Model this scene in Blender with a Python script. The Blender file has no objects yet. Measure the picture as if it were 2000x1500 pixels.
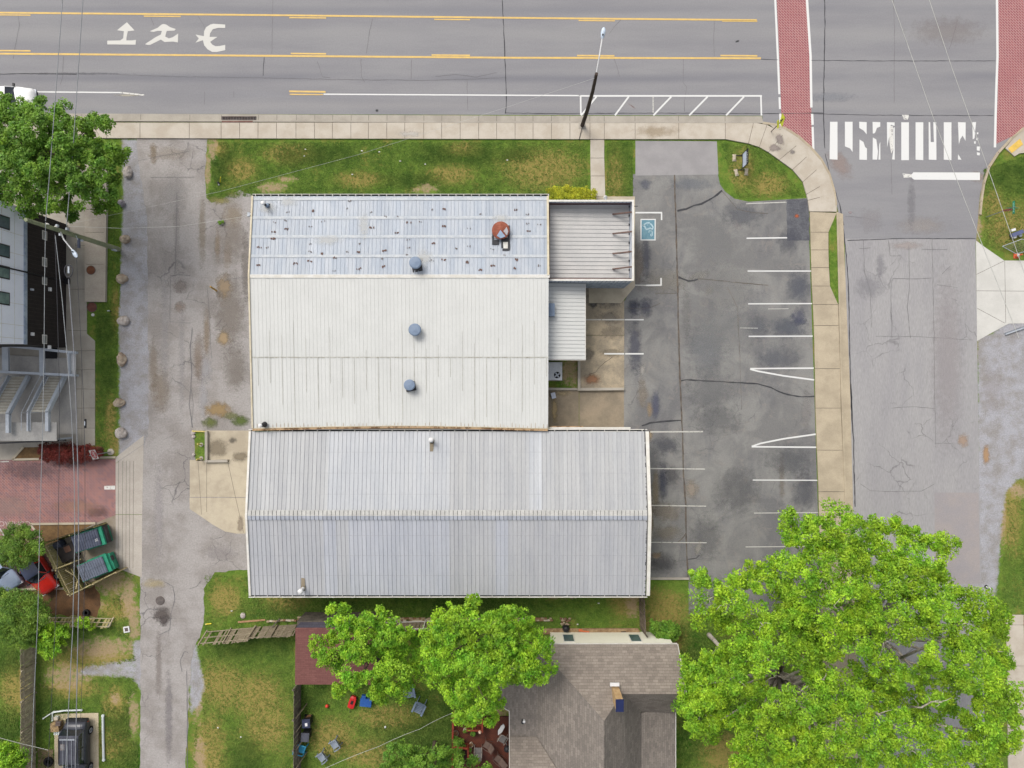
import bpy, math, random
import numpy as np
from mathutils import Vector, Matrix, geometry
R = math.radians
SC = bpy.context.scene
COL = SC.collection
# ------------------------------------------------------------------ camera, sky, sun, exposure
S = 0.043            # metres per photo pixel on the ground
H = 57.3             # flying height
cam_d = bpy.data.cameras.new('drone_camera')
cam = bpy.data.objects.new('drone_camera', cam_d); COL.objects.link(cam)
cam.location = (0, 0, H); cam.rotation_euler = (0, 0, 0)
cam_d.sensor_fit = 'HORIZONTAL'; cam_d.angle = 2 * math.atan(1000 * S / H)
cam_d.clip_start = 0.5; cam_d.clip_end = 6000
SC.camera = cam
AZ, EL = -34, 49      # sun azimuth (from +Y, clockwise) and elevation, degrees
w = bpy.data.worlds.new("World"); SC.world = w; w.use_nodes = True
nt = w.node_tree; nt.nodes.clear()
sky = nt.nodes.new('ShaderNodeTexSky'); sky.sky_type = 'NISHITA'; sky.sun_disc = False
sky.sun_elevation = R(EL); sky.sun_rotation = R(AZ); sky.dust_density = 4.0; sky.air_density = 1.0; sky.ozone_density = 0.6
bg = nt.nodes.new('ShaderNodeBackground'); bg.inputs[1].default_value = 0.15
ow = nt.nodes.new('ShaderNodeOutputWorld')
hs = nt.nodes.new('ShaderNodeHueSaturation'); hs.inputs['Saturation'].default_value = .26   # a cloud-veiled, greyer sky
nt.links.new(sky.outputs[0], hs.inputs['Color']); nt.links.new(hs.outputs[0], bg.inputs[0]); nt.links.new(bg.outputs[0], ow.inputs[0])
sun_d = bpy.data.lights.new('sun', 'SUN'); sun_d.energy = 1.35; sun_d.angle = R(27); sun_d.color = (1, .93, .83)
sun = bpy.data.objects.new('sun', sun_d); COL.objects.link(sun)
sd = Vector((math.sin(R(AZ)) * math.cos(R(EL)), math.cos(R(AZ)) * math.cos(R(EL)), math.sin(R(EL))))
sun.rotation_euler = sd.to_track_quat('Z', 'Y').to_euler(); sun.location = sd * 100
SC.view_settings.view_transform = 'Standard'; SC.view_settings.look = 'None'
SC.view_settings.exposure = 0.44; SC.view_settings.gamma = 1
SC.cycles.max_bounces = 5; SC.cycles.transparent_max_bounces = 12

# ------------------------------------------------------------------ helpers
KA = 0.72
def C(r, g, b, k=1.0):
    f = lambda c: ((c / 255 + .055) / 1.055) ** 2.4 if c > 10 else c / 255 / 12.92
    return (f(r) * KA * k, f(g) * KA * k, f(b) * KA * k, 1)
def P(px, py, z=0.0):
    q = S * (1 - z / H)
    return Vector(((px - 1000) * q, (750 - py) * q, z))
def jag(poly, amp=2.0, step=8, seed=1, closed=True):
    rn = random.Random(seed); out = []
    n = len(poly)
    for i in range(n if closed else n - 1):
        a, b = poly[i], poly[(i + 1) % n]
        L = math.hypot(b[0] - a[0], b[1] - a[1]); k = max(1, int(L / step))
        for j in range(k):
            t = j / k
            x, y = a[0] + (b[0] - a[0]) * t, a[1] + (b[1] - a[1]) * t
            out.append((x + rn.uniform(-amp, amp), y + rn.uniform(-amp, amp)))
    if not closed: out.append(poly[-1])
    return out
class Nd:
    def __init__(s, name):
        s.m = bpy.data.materials.new(name); s.m.use_nodes = True; s.t = s.m.node_tree; s.t.nodes.clear()
        s.o = s.t.nodes.new('ShaderNodeOutputMaterial'); s.b = s.t.nodes.new('ShaderNodeBsdfPrincipled')
        s.t.links.new(s.b.outputs[0], s.o.inputs[0]); s.tc = s.t.nodes.new('ShaderNodeTexCoord')
    def n(s, typ, **kw):
        x = s.t.nodes.new(typ)
        for k, v in kw.items():
            if k.startswith('i_'): 
                key = k[2:]; x.inputs[int(key) if key.isdigit() else key].default_value = v
            else: setattr(x, k, v)
        return x
    def l(s, a, b): s.t.links.new(a, b)
    def map(s, scale=(1, 1, 1), rot=(0, 0, 0), src='Object'):
        x = s.n('ShaderNodeMapping'); x.inputs['Scale'].default_value = scale; x.inputs['Rotation'].default_value = rot
        s.l(s.tc.outputs[src], x.inputs[0]); return x.outputs[0]
    def noise(s, scale, detail=6, rough=.6, vec=None, dist=0):
        x = s.n('ShaderNodeTexNoise'); x.inputs['Scale'].default_value = scale; x.inputs['Detail'].default_value = detail
        x.inputs['Roughness'].default_value = rough; x.inputs['Distortion'].default_value = dist
        s.l(vec if vec is not None else s.tc.outputs['Object'], x.inputs['Vector']); return x.outputs[0]
    def ramp(s, fac, a, b):
        x = s.n('ShaderNodeMapRange', interpolation_type='SMOOTHSTEP'); x.inputs[1].default_value = a; x.inputs[2].default_value = b
        s.l(fac, x.inputs[0]); return x.outputs[0]
    def math(s, op, a, b=None):
        x = s.n('ShaderNodeMath', operation=op)
        for i, v in enumerate((a, b)):
            if v is None: continue
            if isinstance(v, (int, float)): x.inputs[i].default_value = v
            else: s.l(v, x.inputs[i])
        return x.outputs[0]
    def mix(s, fac, a, b, mode='MIX'):
        x = s.n('ShaderNodeMix', data_type='RGBA', blend_type=mode)
        for i, v in ((0, fac), (6, a), (7, b)):
            if isinstance(v, (int, float)): x.inputs[i].default_value = v
            elif isinstance(v, (tuple, list)): x.inputs[i].default_value = v
            else: s.l(v, x.inputs[i])
        return x.outputs[2]
    def attr(s, name):
        x = s.n('ShaderNodeAttribute'); x.attribute_name = name; return x
    def bump(s, h, strength=.3, dist=.02):
        x = s.n('ShaderNodeBump'); x.inputs['Strength'].default_value = strength; x.inputs['Distance'].default_value = dist
        s.l(h, x.inputs['Height']); s.l(x.outputs[0], s.b.inputs['Normal'])
    def col(s, c):
        if isinstance(c, tuple): s.b.inputs['Base Color'].default_value = c
        else: s.l(c, s.b.inputs['Base Color'])
def mul(c, k): return (c[0] * k, c[1] * k, c[2] * k, 1)
def cracknet(N, col, k, sc=.42):           # fine branching cracks, only where the noise mask lets them show
    w = N.n('ShaderNodeTexNoise'); w.inputs['Scale'].default_value = 1.1; w.inputs['Detail'].default_value = 5; N.l(N.tc.outputs['Object'], w.inputs['Vector'])
    a = N.n('ShaderNodeVectorMath', operation='MULTIPLY_ADD'); a.inputs[1].default_value = (1.1, 1.1, 0); N.l(w.outputs['Color'], a.inputs[0]); N.l(N.tc.outputs['Object'], a.inputs[2])
    v = N.n('ShaderNodeTexVoronoi', feature='DISTANCE_TO_EDGE'); v.inputs['Scale'].default_value = sc; N.l(a.outputs[0], v.inputs['Vector'])
    f = N.math('MULTIPLY', N.math('SUBTRACT', 1, N.ramp(v.outputs['Distance'], .003, .016)), N.ramp(N.noise(.17, 4, .6), .5, .62))
    return N.mix(N.math('MULTIPLY', f, k), col, mul(C(92, 90, 92), 1))
def M(name, c, rough=.8, c2=None, sc=1.5, fine=.12, fsc=11, metal=0, bump=0, tone=False, stretch=None, spec=.3, lo=.35, hi=.65, crack=0):
    N = Nd(name); c2 = c2 or mul(c, .82)
    v = N.map(stretch) if stretch else None
    a = N.ramp(N.noise(sc, 6, .65, v), lo, hi)
    col = N.mix(a, c, c2)
    f = N.noise(fsc, 3, .7, v)
    g = N.math('ADD', N.math('MULTIPLY', N.math('SUBTRACT', f, .5), fine * 4), 1)
    cc = N.n('ShaderNodeCombineColor'); [N.l(g, cc.inputs[i]) for i in range(3)]
    col = N.mix(1.0, col, cc.outputs[0], 'MULTIPLY')
    if crack: col = cracknet(N, col, crack)
    if tone: col = N.mix(1.0, col, N.attr('tone').outputs['Color'], 'MULTIPLY')
    N.col(col); N.b.inputs['Roughness'].default_value = rough; N.b.inputs['Metallic'].default_value = metal
    N.b.inputs['Specular IOR Level'].default_value = spec
    if bump: N.bump(f, bump, .02)
    return N.m
WL = {}
class MB:
    def __init__(s): s.v = []; s.f = []; s.m = []; s.t = []
    def quad(s, pts, mi=0, tone=1):
        b = len(s.v); s.v += [tuple(p) for p in pts]; s.f.append(tuple(range(b, b + len(pts)))); s.m.append(mi); s.t.append(tone); return s
    def poly(s, pts, z, mi=0):           # any simple polygon of 2-D metre points, flat at z, facing up
        vs = [Vector((p[0], p[1], 0)) for p in pts]; b = len(s.v)
        s.v += [(p[0], p[1], z) for p in pts]
        for t in geometry.tessellate_polygon([vs]):
            a, c, d = (vs[i] for i in t)
            if (c - a).cross(d - a).z < 0: t = t[::-1]
            s.f.append(tuple(b + i for i in t)); s.m.append(mi); s.t.append(1)
        return s
    def prism(s, pts, z0, z1, mi=0):
        if sum((pts[i][0] - pts[i-1][0]) * (pts[i][1] + pts[i-1][1]) for i in range(len(pts))) > 0: pts = pts[::-1]
        s.poly(pts, z1, mi); n = len(pts)
        for i in range(n):
            a, c = pts[i], pts[(i + 1) % n]
            s.quad([(a[0], a[1], z0), (c[0], c[1], z0), (c[0], c[1], z1), (a[0], a[1], z1)], mi)
        return s
    def box(s, c, d, rot=None, mi=0):
        b = len(s.v); c = Vector(c)
        for x in (-1, 1):
            for y in (-1, 1):
                for z in (-1, 1):
                    p = Vector((x * d[0] / 2, y * d[1] / 2, z * d[2] / 2))
                    if rot is not None: p = rot @ p
                    s.v.append(tuple(p + c))
        for f in ((0, 1, 3, 2), (4, 6, 7, 5), (0, 4, 5, 1), (2, 3, 7, 6), (0, 2, 6, 4), (1, 5, 7, 3)):
            s.f.append(tuple(b + i for i in f)); s.m.append(mi); s.t.append(1)
        return s
    def bar(s, a, b, w_, h_, mi=0, up=(0, 0, 1)):
        a = Vector(a); b = Vector(b); d = b - a; L = d.length
        if L < 1e-6: return s
        x = d / L; u = Vector(up)
        if abs(x.dot(u)) > .98: u = Vector((0, 1, 0))
        y = u.cross(x).normalized(); z = x.cross(y)
        return s.box((a + b) / 2, (L, w_, h_), Matrix((x, y, z)).transposed(), mi)
    def tube(s, pts, r, n=8, mi=0, caps=True):
        pts = [Vector(p) for p in pts]; k = len(pts)
        rs = r if isinstance(r, (list, tuple)) else [r] * k
        base = len(s.v); prev = None
        for i, p in enumerate(pts):
            d = (pts[min(i + 1, k - 1)] - pts[max(i - 1, 0)]).normalized()
            if prev is None: u = d.orthogonal().normalized()
            else: u = (prev - d * prev.dot(d)).normalized()
            prev = u; v = d.cross(u)
            for j in range(n):
                a = 2 * math.pi * j / n
                s.v.append(tuple(p + (u * math.cos(a) + v * math.sin(a)) * rs[i]))
        for i in range(k - 1):
            for j in range(n):
                s.f.append((base + i * n + j, base + i * n + (j + 1) % n, base + (i + 1) * n + (j + 1) % n, base + (i + 1) * n + j)); s.m.append(mi); s.t.append(1)
        if caps:
            s.f.append(tuple(base + j for j in range(n))[::-1]); s.m.append(mi); s.t.append(1)
            s.f.append(tuple(base + (k - 1) * n + j for j in range(n))); s.m.append(mi); s.t.append(1)
        return s
    def lathe(s, prof, c=(0, 0, 0), n=20, mi=0, ax='z', sx=1, sy=1):
        base = len(s.v); k = len(prof)
        for r, z in prof:
            for j in range(n):
                a = 2 * math.pi * j / n; x, y = r * math.cos(a) * sx, r * math.sin(a) * sy
                p = (x, y, z) if ax == 'z' else ((x, z, y) if ax == 'y' else (z, x, y))
                s.v.append((p[0] + c[0], p[1] + c[1], p[2] + c[2]))
        for i in range(k - 1):
            for j in range(n):
                s.f.append((base + i * n + j, base + i * n + (j + 1) % n, base + (i + 1) * n + (j + 1) % n, base + (i + 1) * n + j)); s.m.append(mi); s.t.append(1)
        for q, i in ((True, 0), (False, k - 1)):
            if prof[i][0] > 1e-4:
                t = tuple(base + i * n + j for j in range(n)); s.f.append(t[::-1] if q else t); s.m.append(mi); s.t.append(1)
        return s
    def strip(s, pts, wd, z, mi=0, seed=None, amp=0):   # painted stroke on the ground, points in photo pixels, width in metres
        q = [Vector((P(*p).x, P(*p).y)) for p in pts]
        if seed is not None:
            rn = random.Random(seed); qq = []
            for i in range(len(q) - 1):
                k = max(1, int((q[i + 1] - q[i]).length / .35))
                for j in range(k): qq.append(q[i].lerp(q[i + 1], j / k) + Vector((rn.uniform(-amp, amp), rn.uniform(-amp, amp))))
            q = qq + [q[-1]]
        n = len(q); L = []; Rr = []
        for i in range(n):
            d = (q[min(i + 1, n - 1)] - q[max(i - 1, 0)]).normalized(); nn = Vector((-d.y, d.x))
            ww = (wd if seed is None else wd * rn.uniform(.6, 1.3)) / 2
            L.append(q[i] + nn * ww); Rr.append(q[i] - nn * ww)
        for i in range(n - 1):
            s.quad([(*Rr[i], z), (*Rr[i + 1], z), (*L[i + 1], z), (*L[i], z)], mi)
        return s
    def build(s, name, mats, parent=None, smooth=False):
        me = bpy.data.meshes.new(name); o = bpy.data.objects.new(name, me); COL.objects.link(o)
        off = Vector((0, 0, 0))
        if parent is not None: off = WL.get(parent.name, Vector((0, 0, 0))); o.parent = parent
        WL[o.name] = off
        me.from_pydata([(p[0] - off.x, p[1] - off.y, p[2] - off.z) for p in s.v], [], s.f)
        if not isinstance(mats, (list, tuple)): mats = [mats]
        for m_ in mats: me.materials.append(m_)
        me.polygons.foreach_set('material_index', s.m)
        if smooth: me.polygons.foreach_set('use_smooth', [True] * len(s.f))
        if any(t != 1 for t in s.t):
            at = me.attributes.new('tone', 'FLOAT_COLOR', 'FACE')
            at.data.foreach_set('color', [c for t in s.t for c in ((t, t, t, 1) if not isinstance(t, tuple) else (*t, 1))])
        me.update()
        return o
def parts(b, name, mats, parent=None, smooth=False):      # every loose piece of b becomes an object of its own
    n = len(b.v); p = list(range(n))
    def fd(a):
        while p[a] != a: p[a] = p[p[a]]; a = p[a]
        return a
    for f in b.f:
        r0 = fd(f[0])
        for q in f[1:]: p[fd(q)] = r0
    gr = {}
    for i, f in enumerate(b.f): gr.setdefault(fd(f[0]), []).append(i)
    out = []
    for fs in gr.values():
        c = MB(); mp = {}
        for i in fs:
            for q in b.f[i]:
                if q not in mp: mp[q] = len(c.v); c.v.append(b.v[q])
            c.f.append(tuple(mp[q] for q in b.f[i])); c.m.append(b.m[i]); c.t.append(b.t[i])
        out.append(c.build(name, mats, parent, smooth))
    return out
def tag(o, label=None, cat=None, group=None, kind=None):
    if label: o['label'] = label
    if cat: o['category'] = cat
    if group: o['group'] = group
    if kind: o['kind'] = kind
    return o
def thing(name, loc, label, cat, group=None, rz=0):
    o = bpy.data.objects.new(name, None); COL.objects.link(o); o.location = loc; o.rotation_euler = (0, 0, rz)
    o.empty_display_size = .3
    WL[o.name] = Vector((0, 0, 0)) if rz == 'x' else Vector(loc)
    return tag(o, label, cat, group)
def copy_thing(o, loc, rz, label, group=None):
    def cp(x, par):
        c = x.copy(); COL.objects.link(c); c.parent = par
        for ch in [q for q in bpy.data.objects if q.parent == x]: cp(ch, c)
        return c
    c = cp(o, None); c.location = loc; c.rotation_euler = (0, 0, rz); c['label'] = label
    if group: c['group'] = group
    return c
def struct(name, mb, mats, parent=None, label=None):
    o = mb.build(name, mats, parent)
    if parent is None: o['kind'] = 'structure'
    if label: o['label'] = label
    return o
def PX(poly): return [tuple(P(*p))[:2] for p in poly]
def bumpy(mb, c, rx, ry, rz, seed, n=14, k=9, amp=.25, mi=0):    # irregular stone-like lump
    rn = random.Random(seed); base = len(mb.v)
    ph = [(rn.uniform(0, 6.28), rn.uniform(0, 6.28), rn.uniform(.5, 1)) for _ in range(5)]
    for i in range(k + 1):
        th = math.pi * i / k
        for j in range(n):
            a = 2 * math.pi * j / n
            d = Vector((math.sin(th) * math.cos(a), math.sin(th) * math.sin(a), math.cos(th)))
            r = min([1.0] + [.8 / max(.35, d.x * math.cos(p0) * q + d.y * math.sin(p0) * q + d.z * (1.1 - q)) for p0, p1, q in ph] ) * (1 + amp * .3 * math.sin(3 * d.x + ph[0][1])) + (rn.uniform(-.09, .09) if 0 < i < k else 0)
            mb.v.append((c[0] + d.x * rx * r, c[1] + d.y * ry * r, max(c[2] + d.z * rz * r, -.05)))
    for i in range(k):
        for j in range(n):
            mb.f.append((base + i * n + j, base + (i + 1) * n + j, base + (i + 1) * n + (j + 1) % n, base + i * n + (j + 1) % n)); mb.m.append(mi); mb.t.append(1)
    return mb
def fast_mesh(name, V, F4, mats, parent=None, tone=None, off=None):
    me = bpy.data.meshes.new(name); nv, nf = len(V), len(F4)
    if parent is not None: V = V - np.array(WL.get(parent.name, Vector((0, 0, 0))))
    me.vertices.add(nv); me.vertices.foreach_set('co', V.astype(np.float32).ravel())
    k = F4.shape[1]
    me.loops.add(nf * k); me.loops.foreach_set('vertex_index', F4.astype(np.int32).ravel())
    me.polygons.add(nf); me.polygons.foreach_set('loop_start', np.arange(0, nf * k, k, dtype=np.int32))
    me.polygons.foreach_set('loop_total', np.full(nf, k, dtype=np.int32))
    me.update(calc_edges=True)
    for m_ in (mats if isinstance(mats, (list, tuple)) else [mats]): me.materials.append(m_)
    if tone is not None:
        at = me.attributes.new('tone', 'FLOAT_COLOR', 'FACE')
        at.data.foreach_set('color', np.concatenate([tone, np.ones((nf, 1))], 1).astype(np.float32).ravel())
    o = bpy.data.objects.new(name, me); COL.objects.link(o)
    if parent is not None: o.parent = parent
    WL[o.name] = WL.get(parent.name, Vector((0, 0, 0))) if parent is not None else Vector((0, 0, 0))
    return o
# ------------------------------------------------------------------ materials of the setting
m_road = M('road_asphalt', C(150, 149, 151), .9, C(137, 137, 142), .25, .1, 22, bump=.3, stretch=(.25, 1.6, 1))
N = Nd('main_road_asphalt')                      # tyre-polished lanes: darker oily strips between lighter wheel tracks
sx = N.n('ShaderNodeSeparateXYZ'); N.l(N.tc.outputs['Object'], sx.inputs[0])
yy = N.math('ADD', sx.outputs[1], N.math('MULTIPLY', N.math('SUBTRACT', N.noise(.3, 4, .6, N.map((.12, 1, 1))), .5), .7))
col = N.mix(N.ramp(N.noise(.25, 6, .65, N.map((.25, 1.6, 1))), .35, .65), C(153, 152, 154), C(143, 142, 146))
for y_, h_, c_, k_ in ((152, 14, C(128, 128, 135), .8), (18, 12, C(136, 136, 142), .7), (66, 20, C(158, 157, 157), .6), (122, 10, C(150, 149, 152), .5), (205, 13, C(158, 156, 156), .6), (185, 9, C(146, 146, 152), .4)):
    d = N.math('ABSOLUTE', N.math('SUBTRACT', yy, (750 - y_) * S)); k = N.math('MULTIPLY', N.math('SUBTRACT', 1, N.ramp(d, 0, h_ * S)), N.math('MULTIPLY', N.ramp(N.noise(.5, 5, .6, N.map((.1, .6, 1))), .25, .6), k_))
    col = N.mix(k, col, c_)
f = N.math('ADD', N.math('MULTIPLY', N.math('SUBTRACT', N.noise(9, 4, .75), .5), .4), 1)
cc = N.n('ShaderNodeCombineColor'); [N.l(f, cc.inputs[i]) for i in range(3)]
N.col(N.mix(1.0, col, cc.outputs[0], 'MULTIPLY')); N.b.inputs['Roughness'].default_value = .9; N.b.inputs['Specular IOR Level'].default_value = .3; m_road = N.m
m_sideroad = M('side_road_asphalt', C(170, 168, 168), .9, C(160, 158, 160), .3, .16, 9, bump=.3, crack=.5, stretch=(1.4, .25, 1))
m_alley = M('alley_asphalt', C(174, 169, 166), .9, C(154, 148, 144), .35, .2, 8, bump=.3, crack=.7, lo=.4, hi=.62)
m_apron = M('apron_asphalt', C(166, 163, 163), .9, C(156, 153, 154), .6, .1, 22)
m_patch = M('patch_asphalt', C(108, 109, 114), .85, C(90, 91, 98), 1.2, .3, 9, bump=.4)
N = Nd('lot_asphalt')
a = N.ramp(N.noise(.33, 9, .62, dist=.6), .42, .6); b = N.ramp(N.noise(.16, 7, .6, N.map((1.6, .7, 1)), dist=.4), .5, .63)
d = N.ramp(N.noise(1.1, 8, .7, dist=1.0), .52, .68)
c_ = N.mix(a, C(124, 123, 122), C(142, 141, 138)); c_ = N.mix(N.math('MULTIPLY', b, .45), c_, C(100, 100, 105)); c_ = cracknet(N, c_, .5)
c_ = N.mix(N.math('MULTIPLY', d, .45), c_, C(150, 143, 136))
f = N.math('ADD', N.math('MULTIPLY', N.math('SUBTRACT', N.noise(9, 5, .75), .5), .75), 1)
cc = N.n('ShaderNodeCombineColor'); [N.l(f, cc.inputs[i]) for i in range(3)]
N.col(N.mix(1.0, c_, cc.outputs[0], 'MULTIPLY')); N.b.inputs['Roughness'].default_value = .85; m_lot = N.m
m_conc = M('concrete', C(207, 198, 184), .9, C(193, 182, 166), .7, .08, 18, bump=.1)
m_conc2 = M('grey_concrete', C(186, 179, 167), .9, C(170, 163, 152), .6, .08, 18)
m_tan = M('tan_concrete', C(204, 192, 170), .9, C(184, 172, 152), .5, .1, 16, lo=.4, hi=.65)
m_walk = M('weathered_concrete', C(196, 182, 158), .9, C(178, 165, 143), .6, .12, 14)
m_brown = M('stained_concrete', C(160, 146, 126), .9, C(138, 127, 111), .5, .12, 14)
m_white_conc = M('pale_concrete', C(218, 216, 210), .9, C(207, 205, 199), .5, .06, 14)
m_joint = M('dark_joint', C(112, 104, 96), .95)  # plain dark tone for slab joints, grooves and tread edges
m_tar = M('crack_tar', C(72, 72, 76), .8, fine=.2)
m_hair = M('hairline_crack', C(122, 120, 122), .9, fine=.2)
m_hairb = M('brown_crack', C(118, 106, 94), .9, C(86, 80, 76), 2)
m_yel = M('yellow_paint', C(236, 200, 118), .7, C(222, 188, 122), 2, .12, 30)
def paint(name, c, keep=.35, sc=9, lo=.36):
    N = Nd(name); N.col(c); N.b.inputs['Roughness'].default_value = .7
    a = N.ramp(N.noise(sc, 8, .75), lo - .05, lo + .05)
    N.l(a, N.b.inputs['Alpha']); return N.m
m_wp = paint('white_paint', C(232, 232, 230), sc=12, lo=.33)
m_aged = paint('aged_white_paint', C(216, 214, 208), sc=7, lo=.31)
m_worn = paint('worn_white_paint', C(228, 226, 220), sc=5, lo=.42)
m_wpt = paint('thin_white_paint', C(205, 203, 196), sc=6, lo=.40)
m_blue = M('blue_pavement_paint', C(104, 146, 164), .8, C(122, 160, 172), 3, .15, 16)
def brick(name, c1, c2, cm, sc=1.0, rot=45, mort=.03):
    N = Nd(name); v = N.map((1, 1, 1), (0, 0, R(rot)))
    x = N.n('ShaderNodeTexBrick'); x.offset = .5; N.l(v, x.inputs['Vector'])
    x.inputs['Scale'].default_value = sc; x.inputs['Mortar Size'].default_value = mort; x.inputs['Brick Width'].default_value = .42; x.inputs['Row Height'].default_value = .2
    x.inputs['Color1'].default_value = c1; x.inputs['Color2'].default_value = c2; x.inputs['Mortar'].default_value = cm
    x.inputs['Mortar Smooth'].default_value = .3
    g = N.ramp(N.noise(.35, 7, .65), .35, .68)
    N.col(N.mix(N.math('MULTIPLY', g, .35), x.outputs[0], mul(c1, .9) if rot == 45 else mul(c2, .6))); N.b.inputs['Roughness'].default_value = .9
    return N.m
m_brickx = brick('stamped_brick', C(166, 98, 102), C(150, 84, 92), C(196, 162, 156), 1.25, 45, .03)
m_brickp = brick('brick_paver', C(170, 118, 110), C(138, 104, 108), C(188, 160, 152), 1.15, 44, .014)
m_mulch = M('mulch', C(136, 108, 72), .95, C(112, 88, 60), 1.5, .35, 12)
m_soil = M('bare_soil', C(120, 88, 60), .95, C(92, 70, 50), 1.2, .3, 14)
m_steelgrate = M('rusty_grate', C(110, 100, 98), .6, C(90, 72, 66), 3)

# ------------------------------------------------------------------ the ground: one dense sheet with masks for gravel, dirt, dry and lush grass
def sd_poly(X, Y, poly):
    p = np.array(poly, float); d = np.full(X.shape, 1e9); ins = np.zeros(X.shape, bool)
    for i in range(len(p)):
        a, b = p[i], p[(i + 1) % len(p)]; e = b - a; L = (e ** 2).sum() + 1e-9
        t = np.clip(((X - a[0]) * e[0] + (Y - a[1]) * e[1]) / L, 0, 1)
        d = np.minimum(d, np.hypot(X - a[0] - t * e[0], Y - a[1] - t * e[1]))
        c = (a[1] > Y) != (b[1] > Y)
        ins ^= c & (X < (b[0] - a[0]) * (Y - a[1]) / (b[1] - a[1] + 1e-12) + a[0])
    return np.where(ins, d, -d)
nx, ny = 620, 480
gx = np.linspace(-320, 2320, nx); gy = np.linspace(-300, 1800, ny)
GX, GY = np.meshgrid(gx, gy)
grav = np.zeros(GX.shape); dirt = np.zeros(GX.shape); dry = np.zeros(GX.shape); lush = np.zeros(GX.shape)
def addp(A, poly, soft, k=1): np.maximum(A, k * np.clip(sd_poly(GX, GY, poly) / soft + .5, 0, 1), out=A)
def addb(A, lst, k=1):
    for x, y, rx, ry in lst:
        np.maximum(A, k * np.clip(1.35 * (1 - np.sqrt(((GX - x) / rx) ** 2 + ((GY - y) / ry) ** 2) * .75), 0, 1), out=A)
addp(grav, [(238, 272), (300, 272), (300, 880), (272, 905), (233, 905), (232, 620), (240, 400)], 10)
addp(grav, [(1910, 640), (1930, 655), (1970, 628), (2050, 620), (2320, 620), (2320, 930), (1990, 935), (1965, 960), (1955, 1040), (1950, 1120), (1940, 1190), (1905, 1250)], 12)
addp(grav, [(260, 1250), (280, 1250), (282, 1360), (262, 1330)], 10)
addp(grav, [(165, 1300), (270, 1285), (272, 1325), (150, 1318)], 12, .8)
addp(grav, [(365, 1270), (385, 1260), (400, 1340), (392, 1370), (372, 1400)], 12, .9)
addp(grav, [(470, 380), (492, 380), (492, 440), (440, 400)], 10, .9)
addb(dirt, [(210, 1135, 60, 40), (150, 1180, 70, 36), (250, 1160, 22, 60), (262, 1215, 18, 60), (200, 1265, 90, 30), (130, 1320, 60, 34), (225, 1365, 16, 14), (260, 1400, 14, 60),
            (2000, 960, 50, 20), (1925, 680, 30, 50), (1990, 760, 30, 40), (1955, 1010, 14, 90), (830, 368, 34, 14), (530, 365, 40, 16), (560, 350, 26, 10), (415, 290, 16, 30), (405, 330, 10, 60),
            (385, 1370, 14, 60), (1910, 440, 10, 60), (1110, 722, 26, 40), (1122, 730, 10, 60), (395, 815, 30, 22), (1085, 1160, 60, 14), (1235, 1180, 20, 40), (980, 1390, 30, 20), (390, 1480, 16, 60)])
addb(dry, [(1060, 330, 100, 50), (880, 340, 60, 26), (560, 300, 60, 24), (470, 330, 40, 30), (700, 350, 60, 20), (1200, 350, 24, 70), (1450, 330, 30, 50), (1500, 360, 50, 30), (900, 290, 40, 16),
           (230, 1190, 50, 30), (180, 1290, 110, 40), (140, 1345, 70, 24), (430, 1340, 60, 60), (500, 1360, 70, 60), (520, 1420, 60, 60), (410, 1460, 40, 90), (560, 1170, 60, 30), (30, 1345, 40, 60),
           (225, 1375, 30, 40), (215, 1450, 50, 40), (1300, 1200, 60, 60), (1310, 1250, 40, 40), (650, 1440, 60, 50), (720, 1470, 60, 40), (760, 1400, 90, 30), (1970, 440, 60, 60), (1940, 400, 30, 40), (1975, 1010, 30, 90),
           (440, 1170, 40, 40), (1220, 1170, 40, 50), (1410, 1470, 60, 50), (215, 820, 14, 60), (222, 870, 14, 30), (225, 600, 10, 60), (430, 290, 20, 20)])
addb(lush, [(620, 300, 70, 20), (570, 305, 30, 24), (860, 300, 50, 20), (930, 300, 40, 24), (800, 350, 60, 14), (430, 310, 26, 40), (1010, 300, 40, 14), (560, 1190, 90, 30), (660, 1190, 60, 26), (900, 1190, 160, 26),
            (205, 640, 26, 40), (210, 710, 22, 20), (208, 740, 16, 20), (100, 1390, 40, 40), (230, 1420, 40, 50), (60, 1400, 20, 60), (90, 1370, 24, 30), (20, 1290, 40, 26), (20, 1420, 40, 40), (250, 1480, 40, 40),
            (600, 1360, 30, 40), (460, 1260, 50, 24), (540, 1260, 30, 20), (830, 1440, 120, 60), (900, 1390, 60, 30), (1345, 1270, 40, 60), (1370, 1330, 30, 60), (1350, 1450, 40, 60), (480, 1480, 40, 40), (1975, 340, 40, 30), (1100, 725, 20, 24), (240, 1170, 20, 18)])
V = np.stack([(GX - 1000) * S, (750 - GY) * S, np.zeros(GX.shape)], -1).reshape(-1, 3)
idx = np.arange(nx * ny).reshape(ny, nx)
F = np.stack([idx[1:, :-1], idx[1:, 1:], idx[:-1, 1:], idx[:-1, :-1]], -1).reshape(-1, 4)
N = Nd('grassy_ground')
A1 = N.n('ShaderNodeSeparateColor'); N.l(N.attr('mask').outputs['Color'], A1.inputs[0])
A2 = N.attr('lush').outputs['Fac']
n1 = N.noise(1.2, 9, .7, dist=.5); n2 = N.noise(7, 6, .72); n3 = N.noise(11, 4, .75)
nn = N.math('ADD', N.math('MULTIPLY', n1, .4), N.math('MULTIPLY', N.noise(3.2, 8, .75), .6))
def mk(src, a=.62, k=2.6): return N.ramp(N.math('ADD', src, N.math('MULTIPLY', N.math('SUBTRACT', nn, .5), k)), a - .3, a + .3)
g = N.mix(N.ramp(nn, .42, .58), C(114, 139, 58), C(88, 119, 45))
g = N.mix(N.ramp(N.noise(.5, 7, .7), .5, .66), g, C(134, 134, 68))
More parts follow.
